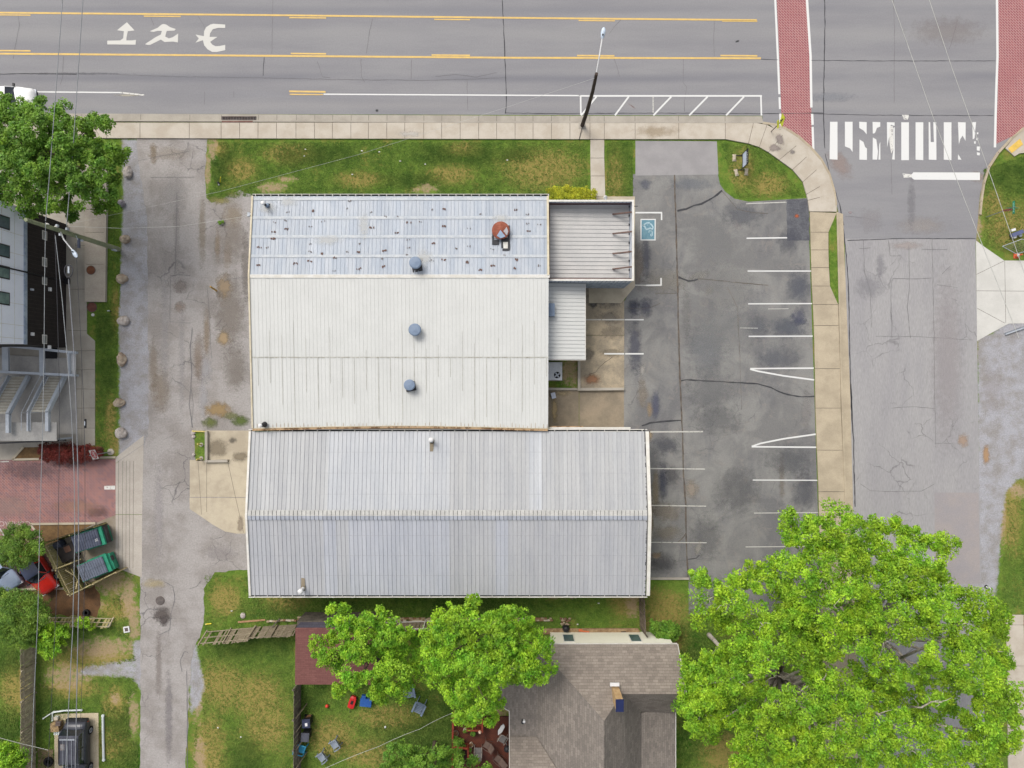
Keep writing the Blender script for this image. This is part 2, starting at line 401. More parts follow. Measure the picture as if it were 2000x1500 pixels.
g = N.mix(mk(A2), g, C(68, 106, 36))
g = N.mix(mk(A1.outputs[2]), g, C(154, 141, 80))
g = N.mix(N.math('MULTIPLY', mk(A1.outputs[1], .78, 4.6), .85), g, N.mix(N.ramp(n3, .4, .6), C(186, 164, 136), C(164, 140, 108)))
gr = N.mix(N.ramp(N.noise(.9, 6, .6), .35, .7), C(176, 176, 182), C(156, 152, 150))
gm = mk(A1.outputs[0], .55); g = N.mix(gm, g, gr)
ff = N.math('ADD', N.math('MULTIPLY', N.math('SUBTRACT', N.math('ADD', N.math('MULTIPLY', n3, .6), N.math('MULTIPLY', n2, .4)), .5), 1.7), 1)
cc = N.n('ShaderNodeCombineColor'); [N.l(ff, cc.inputs[i]) for i in range(3)]
N.col(N.mix(1.0, g, cc.outputs[0], 'MULTIPLY')); N.b.inputs['Roughness'].default_value = .95; N.b.inputs['Specular IOR Level'].default_value = .1
N.bump(N.math('ADD', n3, n2), .5, .06); m_ground = N.m
go = fast_mesh('ground', V, F, m_ground); go['kind'] = 'structure'
at = go.data.attributes.new('mask', 'FLOAT_COLOR', 'POINT')
at.data.foreach_set('color', np.stack([grav, dirt, dry, np.ones(grav.shape)], -1).astype(np.float32).ravel())
at = go.data.attributes.new('lush', 'FLOAT', 'POINT'); at.data.foreach_set('value', lush.astype(np.float32).ravel())
b = MB(); b.quad([(-2500, -2500, -.06), (2500, -2500, -.06), (2500, 2500, -.06), (-2500, 2500, -.06)])
struct('terrain', b, M('far_grass', C(104, 126, 60), .95, C(84, 110, 50), .02, .1, 1))

# tufts of taller grass
m_tuft = M('grass_tuft', C(120, 148, 62), .9, C(90, 122, 46), 1.2, .25, 9, tone=True)
rs = np.random.RandomState(5)
def tufts(name, n, poly_list, excl, h=.1):
    xs = []; 
    for poly, k in poly_list:
        p = np.array(poly); x0, y0 = p.min(0); x1, y1 = p.max(0)
        x = rs.uniform(x0, x1, k * 3); y = rs.uniform(y0, y1, k * 3)
        ok = sd_poly(x, y, poly) > 2.5
        ix = np.clip(((x + 320) / 2640 * (nx - 1)).astype(int), 0, nx - 1); iy = np.clip(((y + 300) / 2100 * (ny - 1)).astype(int), 0, ny - 1)
        bad = (grav[iy, ix] > .5) | (dirt[iy, ix] > .55)
        keep = ok & ~bad & (rs.uniform(size=x.shape) < .55 + .45 * lush[iy, ix] - .3 * dry[iy, ix])
        xs.append(np.stack([x[keep][:k], y[keep][:k], lush[iy, ix][keep][:k], dry[iy, ix][keep][:k]], 1))
    q = np.concatenate(xs); m = len(q); bl = 4
    q = np.repeat(q, bl, 0); k = len(q)
    cx = (q[:, 0] - 1000) * S + rs.normal(0, .03, k); cy = (750 - q[:, 1]) * S + rs.normal(0, .03, k)
    a = rs.uniform(0, 6.28, k); le = (h * rs.uniform(.6, 1.5, k)) * (1 + .8 * q[:, 2]); wd = rs.uniform(.012, .03, k)
    dx, dy = np.cos(a), np.sin(a)
    V = np.empty((k, 3, 3))
    V[:, 0] = np.stack([cx - dy * wd, cy + dx * wd, 0 * cx], 1); V[:, 1] = np.stack([cx + dy * wd, cy - dx * wd, 0 * cx], 1)
    V[:, 2] = np.stack([cx + dx * le * .8, cy + dy * le * .8, le * .6], 1)
    t = rs.uniform(.85, 1.15, k)[:, None] * np.stack([1 + .45 * q[:, 3], 1 + .08 * q[:, 3], 1 + .3 * q[:, 3]], 1) * (1 - .15 * q[:, 2])[:, None]
    o = fast_mesh(name, V.reshape(-1, 3), np.arange(k * 3).reshape(-1, 3), m_tuft, tone=t)
    return tag(o, 'short mown lawn grass growing between the pavements and buildings', 'grass', kind='stuff')
tufts('grass', 0, [([(404, 275), (1150, 275), (1150, 385), (404, 390)], 16000), ([(1183, 275), (1238, 275), (1238, 385), (1183, 385)], 1800),
    ([(1404, 277), (1500, 285), (1575, 385), (1440, 390)], 2600), ([(186, 590), (232, 590), (230, 885), (186, 870)], 3000), ([(212, 390), (236, 390), (236, 600), (212, 600)], 1000),
    ([(398, 1120), (1340, 1165), (1340, 1235), (398, 1260)], 12000), ([(385, 1245), (575, 1245), (575, 1510), (375, 1510)], 9000), ([(590, 1330), (890, 1330), (890, 1510), (585, 1510)], 11000),
    ([(70, 1170), (272, 1140), (272, 1510), (70, 1510)], 9000), ([(-20, 1240), (40, 1240), (40, 1510), (-20, 1510)], 2600), ([(1325, 1160), (1450, 1160), (1450, 1510), (1325, 1510)], 5000),
    ([(1918, 330), (2010, 300), (2010, 505), (1920, 480)], 4200), ([(1960, 960), (2020, 950), (2020, 1200), (1955, 1180)], 2400), ([(1618, 418), (1634, 418), (1634, 594), (1620, 594)], 900)], None)

# ------------------------------------------------------------------ roads
b = MB(); b.poly(PX([(-1500, -300), (3500, -300), (3500, 226), (2100, 226), (2060, 238), (2000, 252), (1962, 285), (1930, 325), (1914, 380), (1906, 472), (1650, 472), (1634, 400), (1618, 340), (1590, 296), (1556, 262), (1520, 243), (1490, 240), (1489, 226), (200, 222), (-1500, 218)]), .008)
road = struct('main_road', b, m_road)
b = MB(); b.poly(PX([(1650, 466), (1905, 468), (1908, 640), (1913, 1000), (1925, 1500), (1940, 2200), (1680, 2200), (1668, 1400), (1662, 1000), (1652, 600)]), .012)
side = struct('side_road', b, m_sideroad)
b = MB(); b.poly(PX([(1825, 962), (1911, 962), (1914, 1140), (1826, 1140)]), .016); b.build('asphalt_patch', M('patch_pinkish', C(160, 155, 157), .9, C(168, 160, 158), .6), side)
b = MB(); b.poly(PX(jag([(268, 268), (405, 268), (400, 340), (402, 385), (412, 396), (432, 392), (450, 378), (470, 372), (495, 384), (495, 842), (495, 1112), (420, 1118), (399, 1150), (398, 1215), (390, 1245), (376, 1272), (370, 1340), (368, 1400), (362, 1500), (352, 2200), (262, 2200), (273, 1500), (275, 1300), (274, 1130), (278, 880), (290, 850), (290, 700), (287, 420), (272, 330)], 1.6, 9, 3)), .010)
alley = struct('alley', b, m_alley)
b = MB(); b.poly(PX([(1236, 340), (1402, 340), (1406, 360), (1416, 374), (1434, 388), (1462, 394), (1578, 387), (1582, 520), (1590, 760), (1597, 985), (1603, 1200), (1345, 1200), (1345, 1131), (1200, 1131), (1200, 700), (1219, 700), (1219, 590), (1236, 555)]), .012)
lot = struct('parking_lot', b, m_lot)
b = MB(); b.poly(PX([(1241, 275), (1400, 276), (1403, 341), (1241, 343)]), .014); b.build('driveway_apron', m_apron, lot)
b = MB(); b.poly(PX(jag([(1536, 390), (1579, 388), (1582, 470), (1537, 470)], .8, 8)), .016); b.build('asphalt_patch', m_patch, lot)
# gravel spots and dirt on the alley
ZC = [0.0]
def stain(par, x, y, rx, ry, c, k=.8, rot=0, sc=2.0, z0=.018):
    key = 'stain_%d_%d_%d_%d' % (*c, int(k * 100)); m = bpy.data.materials.get(key)
    if not m:
        N = Nd(key); N.col(M_noisecol(N, C(*c)))
        N.b.inputs['Roughness'].default_value = .9
        sx = N.n('ShaderNodeSeparateXYZ'); N.l(N.tc.outputs['UV'], sx.inputs[0])
        ln = N.n('ShaderNodeVectorMath', operation='LENGTH'); N.l(N.tc.outputs['UV'], ln.inputs[0])
        no = N.noise(sc, 8, .7)
        r = N.math('ADD', ln.outputs['Value'], N.math('MULTIPLY', N.math('SUBTRACT', no, .5), 1.5))
        inv = N.math('SUBTRACT', 1, N.ramp(r, .2, 1.0)); N.l(N.math('MULTIPLY', inv, k), N.b.inputs['Alpha']); m = N.m
    c0 = P(x, y); z = z0 + ZC[0]; ZC[0] = (ZC[0] + .0007) % .006
    ca, sa = math.cos(R(rot)), math.sin(R(rot)); q = []
    for u, v in ((-1, -1), (1, -1), (1, 1), (-1, 1)):
        X, Y = u * rx * S * 1.25, v * ry * S * 1.25; q.append((c0.x + X * ca - Y * sa, c0.y + X * sa + Y * ca, z))
    b = MB(); b.quad(q); o = b.build('stain', m, par)
    uv = o.data.uv_layers.new(name='UVMap')
    for i, t in enumerate(((-1.25, -1.25), (1.25, -1.25), (1.25, 1.25), (-1.25, 1.25))): uv.data[i].uv = t
    return o
def M_noisecol(N, c):
    f = N.math('ADD', N.math('MULTIPLY', N.math('SUBTRACT', N.noise(20, 3, .7), .5), .5), 1)
    cc = N.n('ShaderNodeCombineColor'); [N.l(f, cc.inputs[i]) for i in range(3)]
    return N.mix(1.0, c, cc.outputs[0], 'MULTIPLY')
for a_ in [(450, 610, 40, 90, (156, 146, 136), .5), (460, 720, 30, 60, (150, 141, 132), .5), (455, 470, 34, 50, (158, 148, 138), .45), (395, 450, 10, 90, (162, 148, 128), .45), (345, 450, 8, 120, (184, 178, 174), .4), (480, 520, 12, 90, (142, 134, 126), .5), (340, 380, 30, 60, (182, 178, 176), .35), (322, 640, 10, 160, (186, 182, 181), .4), (355, 700, 8, 150, (184, 180, 179), .4), (438, 560, 20, 32, (168, 148, 122), .9), (437, 661, 17, 20, (172, 150, 118), .95), (404, 650, 10, 60, (160, 140, 116), .5), (388, 700, 12, 60, (156, 138, 122), .5), (315, 760, 24, 60, (160, 144, 124), .45), (300, 720, 12, 80, (158, 142, 122), .4),
           (352, 560, 20, 18, (150, 140, 134), .6), (352, 600, 16, 14, (164, 148, 136), .6), (455, 420, 26, 30, (168, 152, 128), .45), (425, 480, 8, 40, (160, 142, 120), .5), (445, 500, 12, 40, (168, 150, 128), .35), (316, 1200, 22, 18, (104, 96, 92), .9), (320, 1212, 12, 14, (92, 84, 82), .9),
           (330, 300, 50, 20, (176, 164, 150), .4), (300, 300, 10, 30, (150, 132, 108), .5), (425, 800, 34, 20, (168, 142, 100), .8), (410, 825, 20, 14, (110, 118, 62), .8), (470, 822, 24, 14, (96, 112, 52), .85), (450, 812, 22, 10, (122, 126, 68), .6), (430, 392, 30, 10, (150, 142, 88), .7), (455, 380, 20, 8, (130, 132, 70), .6),
           (330, 1400, 10, 120, (150, 144, 146), .5), (310, 1300, 8, 90, (156, 146, 140), .5), (300, 1140, 30, 12, (196, 180, 140), .5), (430, 1080, 40, 20, (172, 165, 164), .4), (310, 1000, 12, 120, (186, 180, 180), .5), (400, 720, 20, 40, (186, 184, 186), .5), (397, 780, 12, 50, (190, 188, 190), .5)]:
    stain(alley, *a_)
for a_ in [(1300, 550, 60, 30, (150, 145, 136), .6), (1262, 600, 18, 26, (76, 78, 98), .8), (1238, 600, 14, 24, (72, 74, 94), .85), (1240, 680, 18, 70, (88, 90, 106), .8), (1262, 500, 12, 60, (82, 84, 100), .7), (1245, 520, 16, 60, (146, 134, 122), .7), (1280, 790, 12, 40, (92, 96, 118), .8), (1255, 770, 14, 40, (150, 140, 128), .7), (1268, 800, 8, 20, (168, 148, 122), .7),
           (1300, 870, 40, 24, (86, 88, 98), .7), (1295, 940, 12, 50, (74, 78, 96), .8), (1312, 930, 20, 24, (84, 84, 90), .6), (1280, 960, 10, 60, (152, 138, 116), .7), (1350, 955, 18, 24, (168, 156, 142), .8), (1300, 1000, 40, 26, (148, 136, 122), .6), (1300, 1040, 40, 20, (150, 140, 126), .55), (1290, 1100, 40, 26, (78, 76, 80), .7), (1282, 1086, 12, 10, (160, 140, 116), .7), (1364, 1070, 8, 20, (164, 160, 152), .8, -15),
           (1255, 722, 8, 14, (176, 172, 166), .8), (1420, 560, 70, 60, (150, 149, 147), .5), (1420, 640, 80, 60, (146, 146, 146), .45), (1390, 470, 60, 70, (150, 150, 150), .45), (1380, 680, 50, 70, (132, 134, 138), .6), (1560, 560, 30, 40, (90, 96, 112), .6), (1540, 640, 50, 30, (92, 98, 112), .7), (1480, 640, 30, 30, (100, 106, 118), .5), (1560, 620, 20, 24, (86, 90, 112), .7), (1520, 700, 60, 30, (100, 104, 116), .5),
           (1540, 470, 30, 30, (94, 96, 108), .6), (1450, 420, 50, 30, (108, 110, 118), .6), (1540, 900, 60, 40, (96, 98, 104), .55), (1570, 960, 30, 50, (92, 94, 104), .6), (1440, 960, 60, 60, (108, 108, 110), .5), (1380, 1050, 40, 60, (100, 100, 104), .5), (1575, 800, 12, 60, (158, 154, 152), .6), (1527, 930, 8, 60, (142, 132, 120), .5), (1400, 820, 60, 40, (118, 118, 120), .5), (1390, 760, 60, 60, (128, 128, 130), .5),
           (1350, 360, 60, 16, (130, 134, 142), .5), (1260, 360, 16, 14, (98, 102, 118), .7), (1366, 540, 30, 14, (164, 160, 152), .5, 20), (1385, 568, 10, 12, (166, 160, 150), .5), (1270, 850, 8, 14, (166, 148, 122), .8), (1272, 1010, 6, 60, (160, 142, 110), .7), (1340, 610, 12, 60, (140, 138, 136), .5), (1556, 422, 6, 5, (190, 104, 66), .95)]:
    stain(lot, *a_[:5], a_[5] * (.7 if sum(a_[4]) < 330 else .85), *a_[6:])
for a_ in [(1640, 320, 22, 40, (176, 156, 148), .5, 40), (1850, 60, 90, 34, (158, 147, 144), .3), (1910, 345, 20, 14, (178, 160, 146), .5), (250, 186, 30, 3, (200, 194, 178), .7), (1660, 415, 5, 4, (176, 160, 162), .7), (1440, 81, 5, 2.6, (70, 70, 72), .9, 20), (736, 216, 4, 4, (66, 66, 68), .9), (838, 228, 6, 5, (176, 158, 128), .8), (1800, 440, 60, 22, (184, 176, 170), .4), (1700, 430, 30, 30, (174, 170, 172), .4), (1780, 400, 10, 60, (150, 148, 152), .5),
           (150, 144, 120, 3, (120, 120, 126), .5), (1235, 208, 12, 2, (164, 128, 116), .5, -35), (1620, 190, 60, 12, (160, 162, 168), .5)]:
    stain(road, *a_, z0=.011)
for a_ in [(1880, 860, 14, 18, (184, 160, 140), .7), (1925, 900, 8, 24, (178, 146, 114), .0), (1700, 560, 40, 30, (156, 154, 160), .35), (1850, 700, 40, 220, (174, 164, 166), .3), (1720, 520, 12, 30, (150, 148, 154), .4), (1770, 480, 40, 10, (186, 176, 172), .6)]:
    stain(side, *a_, z0=.017)
stain(go, 1926, 890, 9, 26, (186, 150, 112), .8, z0=.004); stain(go, 1938, 760, 30, 60, (186, 178, 176), .3, z0=.004)

# cracks and seams
def cracks(par, name, lst, m, z, seed=1):
    b = MB()
    for i, (w_, pts) in enumerate(lst): b.strip(pts, w_, z, seed=seed + i, amp=.02 if w_ > .02 else .03)
    return b.build(name, m, par)
cracks(lot, 'tar_crack', [(.15, [(1323, 412), (1340, 408), (1355, 402), (1370, 398), (1385, 390), (1400, 381), (1410, 372)]), (.16, [(1325, 541), (1335, 545), (1345, 549), (1356, 548), (1363, 545)]), (.1, [(1330, 744), (1340, 742), (1365, 743), (1400, 745), (1440, 747), (1480, 750), (1505, 757), (1520, 764), (1540, 771), (1565, 775), (1591, 774)]), (.13, [(1253, 832), (1270, 826), (1290, 824), (1310, 822), (1330, 821)]), (.08, [(1343, 1092), (1360, 1090), (1366, 1084)])], m_tar, .026, 3)
cracks(lot, 'long_crack', [(.12, [(1317, 342), (1319, 400), (1321, 470), (1323, 540), (1325, 640), (1328, 745), (1333, 850), (1335, 930), (1339, 980), (1340, 1040), (1342, 1100), (1344, 1131)]), (.05, [(1363, 545), (1390, 547), (1420, 550), (1460, 554), (1500, 557)]), (.03, [(1220, 602), (1245, 603), (1270, 601), (1290, 592)]), (.03, [(1280, 573), (1320, 573)]), (.07, [(1322, 1060), (1336, 1048), (1340, 1040)]), (.04, [(1410, 373), (1440, 408), (1470, 416), (1500, 417)]), (.03, [(1420, 560), (1440, 600), (1445, 700), (1448, 800)])], m_hairb, .025, 23)
cracks(road, 'tar_crack', [(.07, [(981, 0), (984, 60), (986, 110), (988, 160), (989, 200), (987, 222)]), (.07, [(1610, -20), (1611, 60), (1609, 150), (1608, 230), (1611, 290)]), (.05, [(1490, 222), (1560, 221), (1608, 221)]), (.05, [(988, 221), (1100, 222), (1250, 221), (1490, 222)]), (.05, [(1611, 300), (1622, 345), (1640, 400), (1648, 440)]), (.04, [(1486, 116), (1520, 117)]), (.04, [(1584, 118), (1700, 119), (1944, 119)]), (.04, [(1584, 222), (1700, 225), (1940, 226)]),
    (.04, [(516, 112), (514, 148)]), (.06, [(-20, 145), (60, 144), (150, 145)])], m_tar, .017, 50)
cracks(road, 'hairline_crack', [(.03, [(533, 0), (532, 50), (531, 105)]), (.03, [(728, 36), (722, 60), (716, 105)]), (.03, [(215, 145), (350, 150), (500, 152), (700, 156), (850, 157), (990, 152)]), (.03, [(850, 150), (890, 145), (930, 151), (970, 142)]), (.03, [(705, 115), (706, 150), (712, 160)]), (.03, [(804, 117), (803, 155)]), (.03, [(912, 155), (914, 215)]), (.03, [(620, 120), (630, 150), (645, 152)]), (.03, [(1213, 38), (1200, 52), (1190, 66)]),
    (.03, [(1395, 38), (1394, 70), (1395, 110)]), (.03, [(1335, 115), (1334, 160), (1341, 170), (1336, 200), (1337, 218)]), (.03, [(1200, 115), (1210, 150)]), (.03, [(36, 28), (38, 50), (32, 80), (26, 115)]), (.03, [(124, 110), (123, 150), (118, 165)]), (.03, [(295, 35), (301, 50)]), (.03, [(387, 32), (397, 48), (400, 56)]), (.03, [(400, 180), (399, 205)]), (.03, [(457, 178), (457, 190)]), (.03, [(1745, 0), (1747, 60), (1746, 200)]), (.03, [(1870, 38), (1862, 70), (1854, 96)]), (.03, [(1740, 312), (1742, 380)]), (.03, [(1650, 422), (1690, 426), (1715, 432)])], m_hair, .016, 80)
cracks(side, 'tar_crack', [(.08, [(1640, 400), (1646, 440), (1652, 490), (1657, 560), (1659, 660), (1661, 760), (1664, 820)]), (.09, [(1662, 750), (1664, 820), (1667, 860), (1668, 920), (1670, 990)]), (.05, [(1655, 470), (1760, 466), (1840, 466), (1905, 466)])], m_tar, .022, 120)
cracks(side, 'hairline_crack', [(.035, [(1820, 468), (1822, 560), (1824, 650), (1825, 750), (1827, 868)]), (.035, [(1735, 470), (1738, 500), (1758, 500)]), (.035, [(1740, 620), (1740, 550), (1745, 544), (1780, 545), (1820, 543)]), (.035, [(1740, 600), (1742, 660)]), (.035, [(1775, 480), (1776, 560), (1772, 600), (1778, 660)]), (.03, [(1710, 657), (1780, 657), (1900, 664)]), (.03, [(1686, 470), (1688, 530), (1700, 570), (1702, 640)]), (.03, [(1740, 797), (1780, 794), (1827, 798)]), (.03, [(1827, 866), (1860, 866)]), (.03, [(1680, 945), (1700, 958), (1730, 960), (1800, 959), (1825, 945)]), (.03, [(1830, 556), (1870, 562)]), (.03, [(1840, 535), (1856, 520)]), (.03, [(1678, 486), (1700, 484)]), (.03, [(1800, 487), (1850, 487)])], m_hair, .021, 150)
cracks(alley, 'hairline_crack', [(.06, [(376, 640), (372, 680), (375, 730), (370, 790), (376, 835)]), (.04, [(346, 375), (344, 480), (342, 535)]), (.05, [(333, 538), (350, 537), (372, 538)]), (.03, [(333, 540), (332, 630)]), (.03, [(332, 628), (372, 631)]), (.03, [(270, 314), (300, 308), (330, 302), (370, 296)]), (.03, [(295, 347), (380, 346)]), (.05, [(366, 1500), (366, 1400), (365, 1310)]), (.04, [(356, 1312), (352, 1290), (360, 1272), (368, 1275)]), (.04, [(320, 1135), (338, 1145), (342, 1170), (334, 1200), (332, 1230), (310, 1240)]), (.04, [(376, 820), (378, 790), (374, 760)]), (.03, [(405, 560), (408, 600), (413, 700)]), (.04, [(440, 548), (445, 545), (490, 541)]), (.03, [(460, 475), (488, 480)]), (.04, [(370, 1150), (385, 1145), (392, 1135)])], m_hair, .026, 200)
# ------------------------------------------------------------------ markings
def mark(par, name, polys, m, z=.020):
    b = MB()
    for p in polys: b.poly(PX(p), z)
    return b.build(name, m, par)
def line(par, name, pts, w_, m, z=.020): b = MB(); b.strip(pts, w_, z); return b.build(name, m, par)
line(road, 'lane_line', [(-1500, 12), (0, 25), (500, 29.5), (1000, 35), (1478, 39.5)], .15, m_yel)
line(road, 'lane_line', [(-1500, 98), (0, 105), (500, 109), (1000, 113), (1486, 114)], .16, m_yel)
for x0, x1, y in [(-230, -170, 28), (-5, 60, 29.5), (281, 353, 32), (565, 637, 35), (848, 918, 38.3), (1130, 1201, 40.5), (1410, 1479, 41.5)]: line(road, 'lane_dash', [(x0, y - .3), (x1, y + .3)], .1, m_yel)
for x0, x1, y in [(-230, -170, 98), (-5, 60, 99.3), (568, 637, 105), (843, 918, 108), (1127, 1200, 109), (1407, 1479, 109)]: line(road, 'lane_dash', [(x0, y - .3), (x1, y + .3)], .13, m_yel)
line(road, 'lane_dash', [(565, 178.6), (636, 179.6)], .15, m_yel); line(road, 'lane_dash', [(566, 184.4), (631, 184.9)], .1, m_yel)
line(road, 'edge_line', [(632, 184.2), (1133, 187)], .11, m_wp); line(road, 'edge_line', [(-1500, 175), (60, 179.5), (236, 181)], .11, m_wp); line(road, 'edge_line', [(236, 181), (282, 186)], .12, m_worn)
line(road, 'parking_box_line', [(1131, 187.5), (1488, 187.5)], .14, m_wp)
line(road, 'parking_box_line', [(1134, 188.8), (1134.5, 225)], .13, m_wp, .021); line(road, 'parking_box_line', [(1486, 188.8), (1487, 226)], .13, m_wp, .021)
line(road, 'parking_box_line', [(1275.5, 188.8), (1275.5, 221)], .09, m_wpt, .021)
for x0, x1 in [(1165, 1135), (1228, 1201), (1311, 1276), (1382, 1346), (1453, 1418)]: line(road, 'hatch_line', [(x0, 188.9), (x1, 225.5)], .14, m_wp, .022)
Zm = lambda L: [(200 + x / 7.69, 30 + y / 7.69) for x, y in L]
mark(road, 'turn_arrow', [Zm([(75, 382), (270, 378), (315, 345), (325, 240), (222, 225), (370, 105), (485, 228), (385, 240), (365, 330), (362, 378), (450, 378), (506, 370), (500, 442), (75, 438)])], m_aged)
mark(road, 'turn_arrow', [Zm([(640, 435), (740, 370), (800, 330), (880, 290), (895, 235), (830, 235), (770, 250), (712, 240), (830, 190), (890, 140), (920, 130), (960, 140), (1020, 180), (1105, 208), (1080, 232), (968, 235), (945, 320), (1000, 348), (1060, 330), (1140, 275), (1135, 408), (1060, 395), (935, 402), (880, 365), (720, 445), (680, 445)])], m_aged)
mark(road, 'turn_arrow', [Zm([(1400, 290), (1525, 315), (1530, 240), (1560, 180), (1620, 140), (1670, 128), (1846, 140), (1846, 192), (1740, 190), (1660, 210), (1620, 270), (1612, 325), (1728, 325), (1620, 400), (1650, 440), (1700, 465), (1760, 462), (1846, 445), (1846, 525), (1720, 552), (1650, 550), (1580, 510), (1530, 450), (1512, 375), (1400, 412), (1450, 348)])], m_aged)
# crosswalks
def band(L0, R0, par, name, m, z): b = MB(); b.poly(PX(L0 + R0[::-1]), z); return b.build(name, m, par)
band([(1506, -300), (1517, 0), (1522, 110), (1526, 226), (1528, 248)], [(1564, -300), (1574, 0), (1581, 110), (1585, 226), (1586, 291)], road, 'brick_crossing', m_brickx, .013)
b = MB(); b.strip([(1503, -300), (1514, 0), (1519, 110), (1522, 184)], .17, .016); b.strip([(1522.3, 190), (1523.3, 213)], .17, .016); b.strip([(1523.6, 221), (1524.5, 246)], .17, .016); b.build('crossing_border', m_wp, road)
b = MB(); b.strip([(1567, -300), (1576, 0), (1583, 110), (1584.5, 210)], .2, .016); b.strip([(1586, 222), (1587, 244)], .2, .016); b.strip([(1587, 248), (1588.5, 294)], .18, .016); b.build('crossing_border', m_worn if False else m_wp, road)
band([(1945, -300), (1949, 0), (1950, 110), (1948, 200), (1944, 282)], [(2010, -300), (2014, 0), (2016, 110), (2014, 200), (2010, 250)], road, 'brick_crossing', m_brickx, .013)
b = MB(); b.strip([(1943, -300), (1947, 0), (1948, 110), (1945.5, 180), (1943, 288)], .2, .016); b.build('crossing_border', m_wp, road)
bars = {0: [(1621, 238), (1635.5, 238), (1635.5, 312), (1620, 311)], 1: [(1650, 238), (1665, 238), (1665, 297), (1660, 290), (1650, 286)], 2: None, 3: None, 4: None, 5: [(1760, 239), (1775, 239), (1775, 313), (1760, 313)], 6: [(1788, 239), (1803, 239), (1803, 313), (1788, 312)], 7: None, 8: [(1843, 239), (1858, 239), (1858, 313), (1843, 312)], 9: None, 10: None}
Z4 = lambda L: [(1500 + x / 4, y / 4) for x, y in L]
for k, p in bars.items():
    if p: mark(road, 'crosswalk_bar', [p], m_wp)
mark(road, 'crosswalk_bar', [Z4([(712, 952), (770, 955), (770, 1050), (745, 1020), (712, 1000)]), Z4([(714, 1090), (745, 1110), (758, 1150), (772, 1160), (772, 1250), (713, 1248)])], m_wp)
mark(road, 'crosswalk_bar', [Z4([(816, 953), (876, 955), (876, 990), (850, 1000), (835, 1040), (818, 1045)]), Z4([(818, 1075), (845, 1090), (858, 1180), (852, 1248), (816, 1247)]), Z4([(868, 1130), (876, 1110), (877, 1248), (862, 1248)])], m_wp)
mark(road, 'crosswalk_bar', [Z4([(928, 955), (988, 957), (988, 985), (960, 975), (945, 1010), (948, 1060), (930, 1150)]), Z4([(978, 1000), (989, 995), (989, 1248), (968, 1245), (980, 1160)])], m_wp)
mark(road, 'crosswalk_bar', [Z4([(940, 985), (975, 985), (980, 1160), (962, 1200), (950, 1130)])], m_worn, .019)
mark(road, 'crosswalk_bar', [Z4([(1254, 955), (1266, 955), (1270, 1110), (1295, 1110), (1290, 955), (1313, 956), (1315, 1250), (1255, 1248)])], m_wp)
mark(road, 'crosswalk_bar', [Z4([(1483, 955), (1543, 957), (1542, 1100), (1518, 1060), (1500, 1090), (1490, 1130)]), Z4([(1484, 1205), (1510, 1248), (1483, 1247)])], m_wp)
mark(road, 'crosswalk_bar', [Z4([(1595, 955), (1624, 955), (1612, 1080), (1598, 1090)]), Z4([(1630, 1035), (1643, 1035), (1641, 1050), (1630, 1048)]), Z4([(1626, 1075), (1640, 1078), (1640, 1098), (1626, 1095)]), Z4([(1608, 1105), (1622, 1105), (1620, 1125), (1610, 1122)]), Z4([(1630, 1145), (1655, 1145), (1652, 1180), (1630, 1175)]), Z4([(1630, 1190), (1655, 1195), (1652, 1215), (1632, 1212)])], m_wp)
mark(road, 'crosswalk_bar', [Z4([(1046, 898), (1098, 898), (1098, 915), (1090, 935), (1062, 935), (1052, 912)])], m_worn)
mark(road, 'stop_line', [Z4([(1120, 1365), (1135, 1347), (1655, 1348), (1654, 1408), (1140, 1404), (1122, 1390)])], m_wp)
mark(road, 'stop_line', [Z4([(1050, 1355), (1120, 1362), (1122, 1385), (1060, 1390)])], m_worn)
# parking lines
PLN = [([(1458, 465.5), (1537, 464.5)], .11), ([(1460, 529.5), (1584, 529.5)], .1), ([(1461, 593.5), (1586, 593)], .1), ([(1462, 657), (1587, 656.5)], .11), ([(1465, 720), (1589, 719)], .12), ([(1465, 721), (1480, 725), (1530, 734), (1590, 742)], .13), ([(1468, 872), (1485, 866), (1530, 857), (1593, 848)], .13), ([(1468, 872.5), (1594, 873.5)], .12), ([(1470, 937.5), (1596, 938)], .09),
       ([(1241, 415.5), (1293, 415.5)], .13), ([(1292, 416), (1292, 430)], .12), ([(1262, 557.5), (1291, 557)], .12), ([(1291, 543), (1291, 558)], .12), ([(1220, 624.5), (1257, 624.5)], .1), ([(1221, 691), (1257, 691)], .12)]
for i, (pts, w_) in enumerate(PLN): line(lot, 'parking_line', pts, w_, m_wp, .027 + .0006 * (i % 3))
for pts, w_ in [([(1240, 557), (1262, 557.5)], .1), ([(1270, 843.5), (1373, 843)], .11), ([(1270, 915), (1377, 916)], .09), ([(1271, 987), (1379, 988.5)], .09), ([(1271, 1059), (1380, 1060)], .07), ([(1472, 1002), (1598, 1001)], .07), ([(1456, 1068), (1600, 1067)], .07), ([(1457, 398), (1536, 395)], .08), ([(1500, 603.5), (1540, 603)], .05), ([(1445, 640.5), (1480, 641)], .05)]:
    line(lot, 'parking_line', pts, w_, m_wpt, .027)
Z3 = lambda L: [(1220 + x / 18.75, 400 + y / 18.75) for x, y in L]
mark(lot, 'accessible_sign', [[(1251.5, 428), (1280, 428.5), (1280, 469), (1251.5, 469)]], m_blue, .026)
b = MB()
for a_, c2 in (((1251, 428.7), (1281, 428.7)), ((1251, 468.8), (1280.5, 468.8))): b.strip([a_, c2], .09, .029)
for a_, c2 in (((1251.8, 429), (1251.8, 469)), ((1279.6, 429), (1279.2, 469))): b.strip([a_, c2], .09, .030)
sg = [q for q in COL.objects if q.name.startswith('accessible_sign')][0]
b.build('sign_border', m_wp, sg)
b = MB()
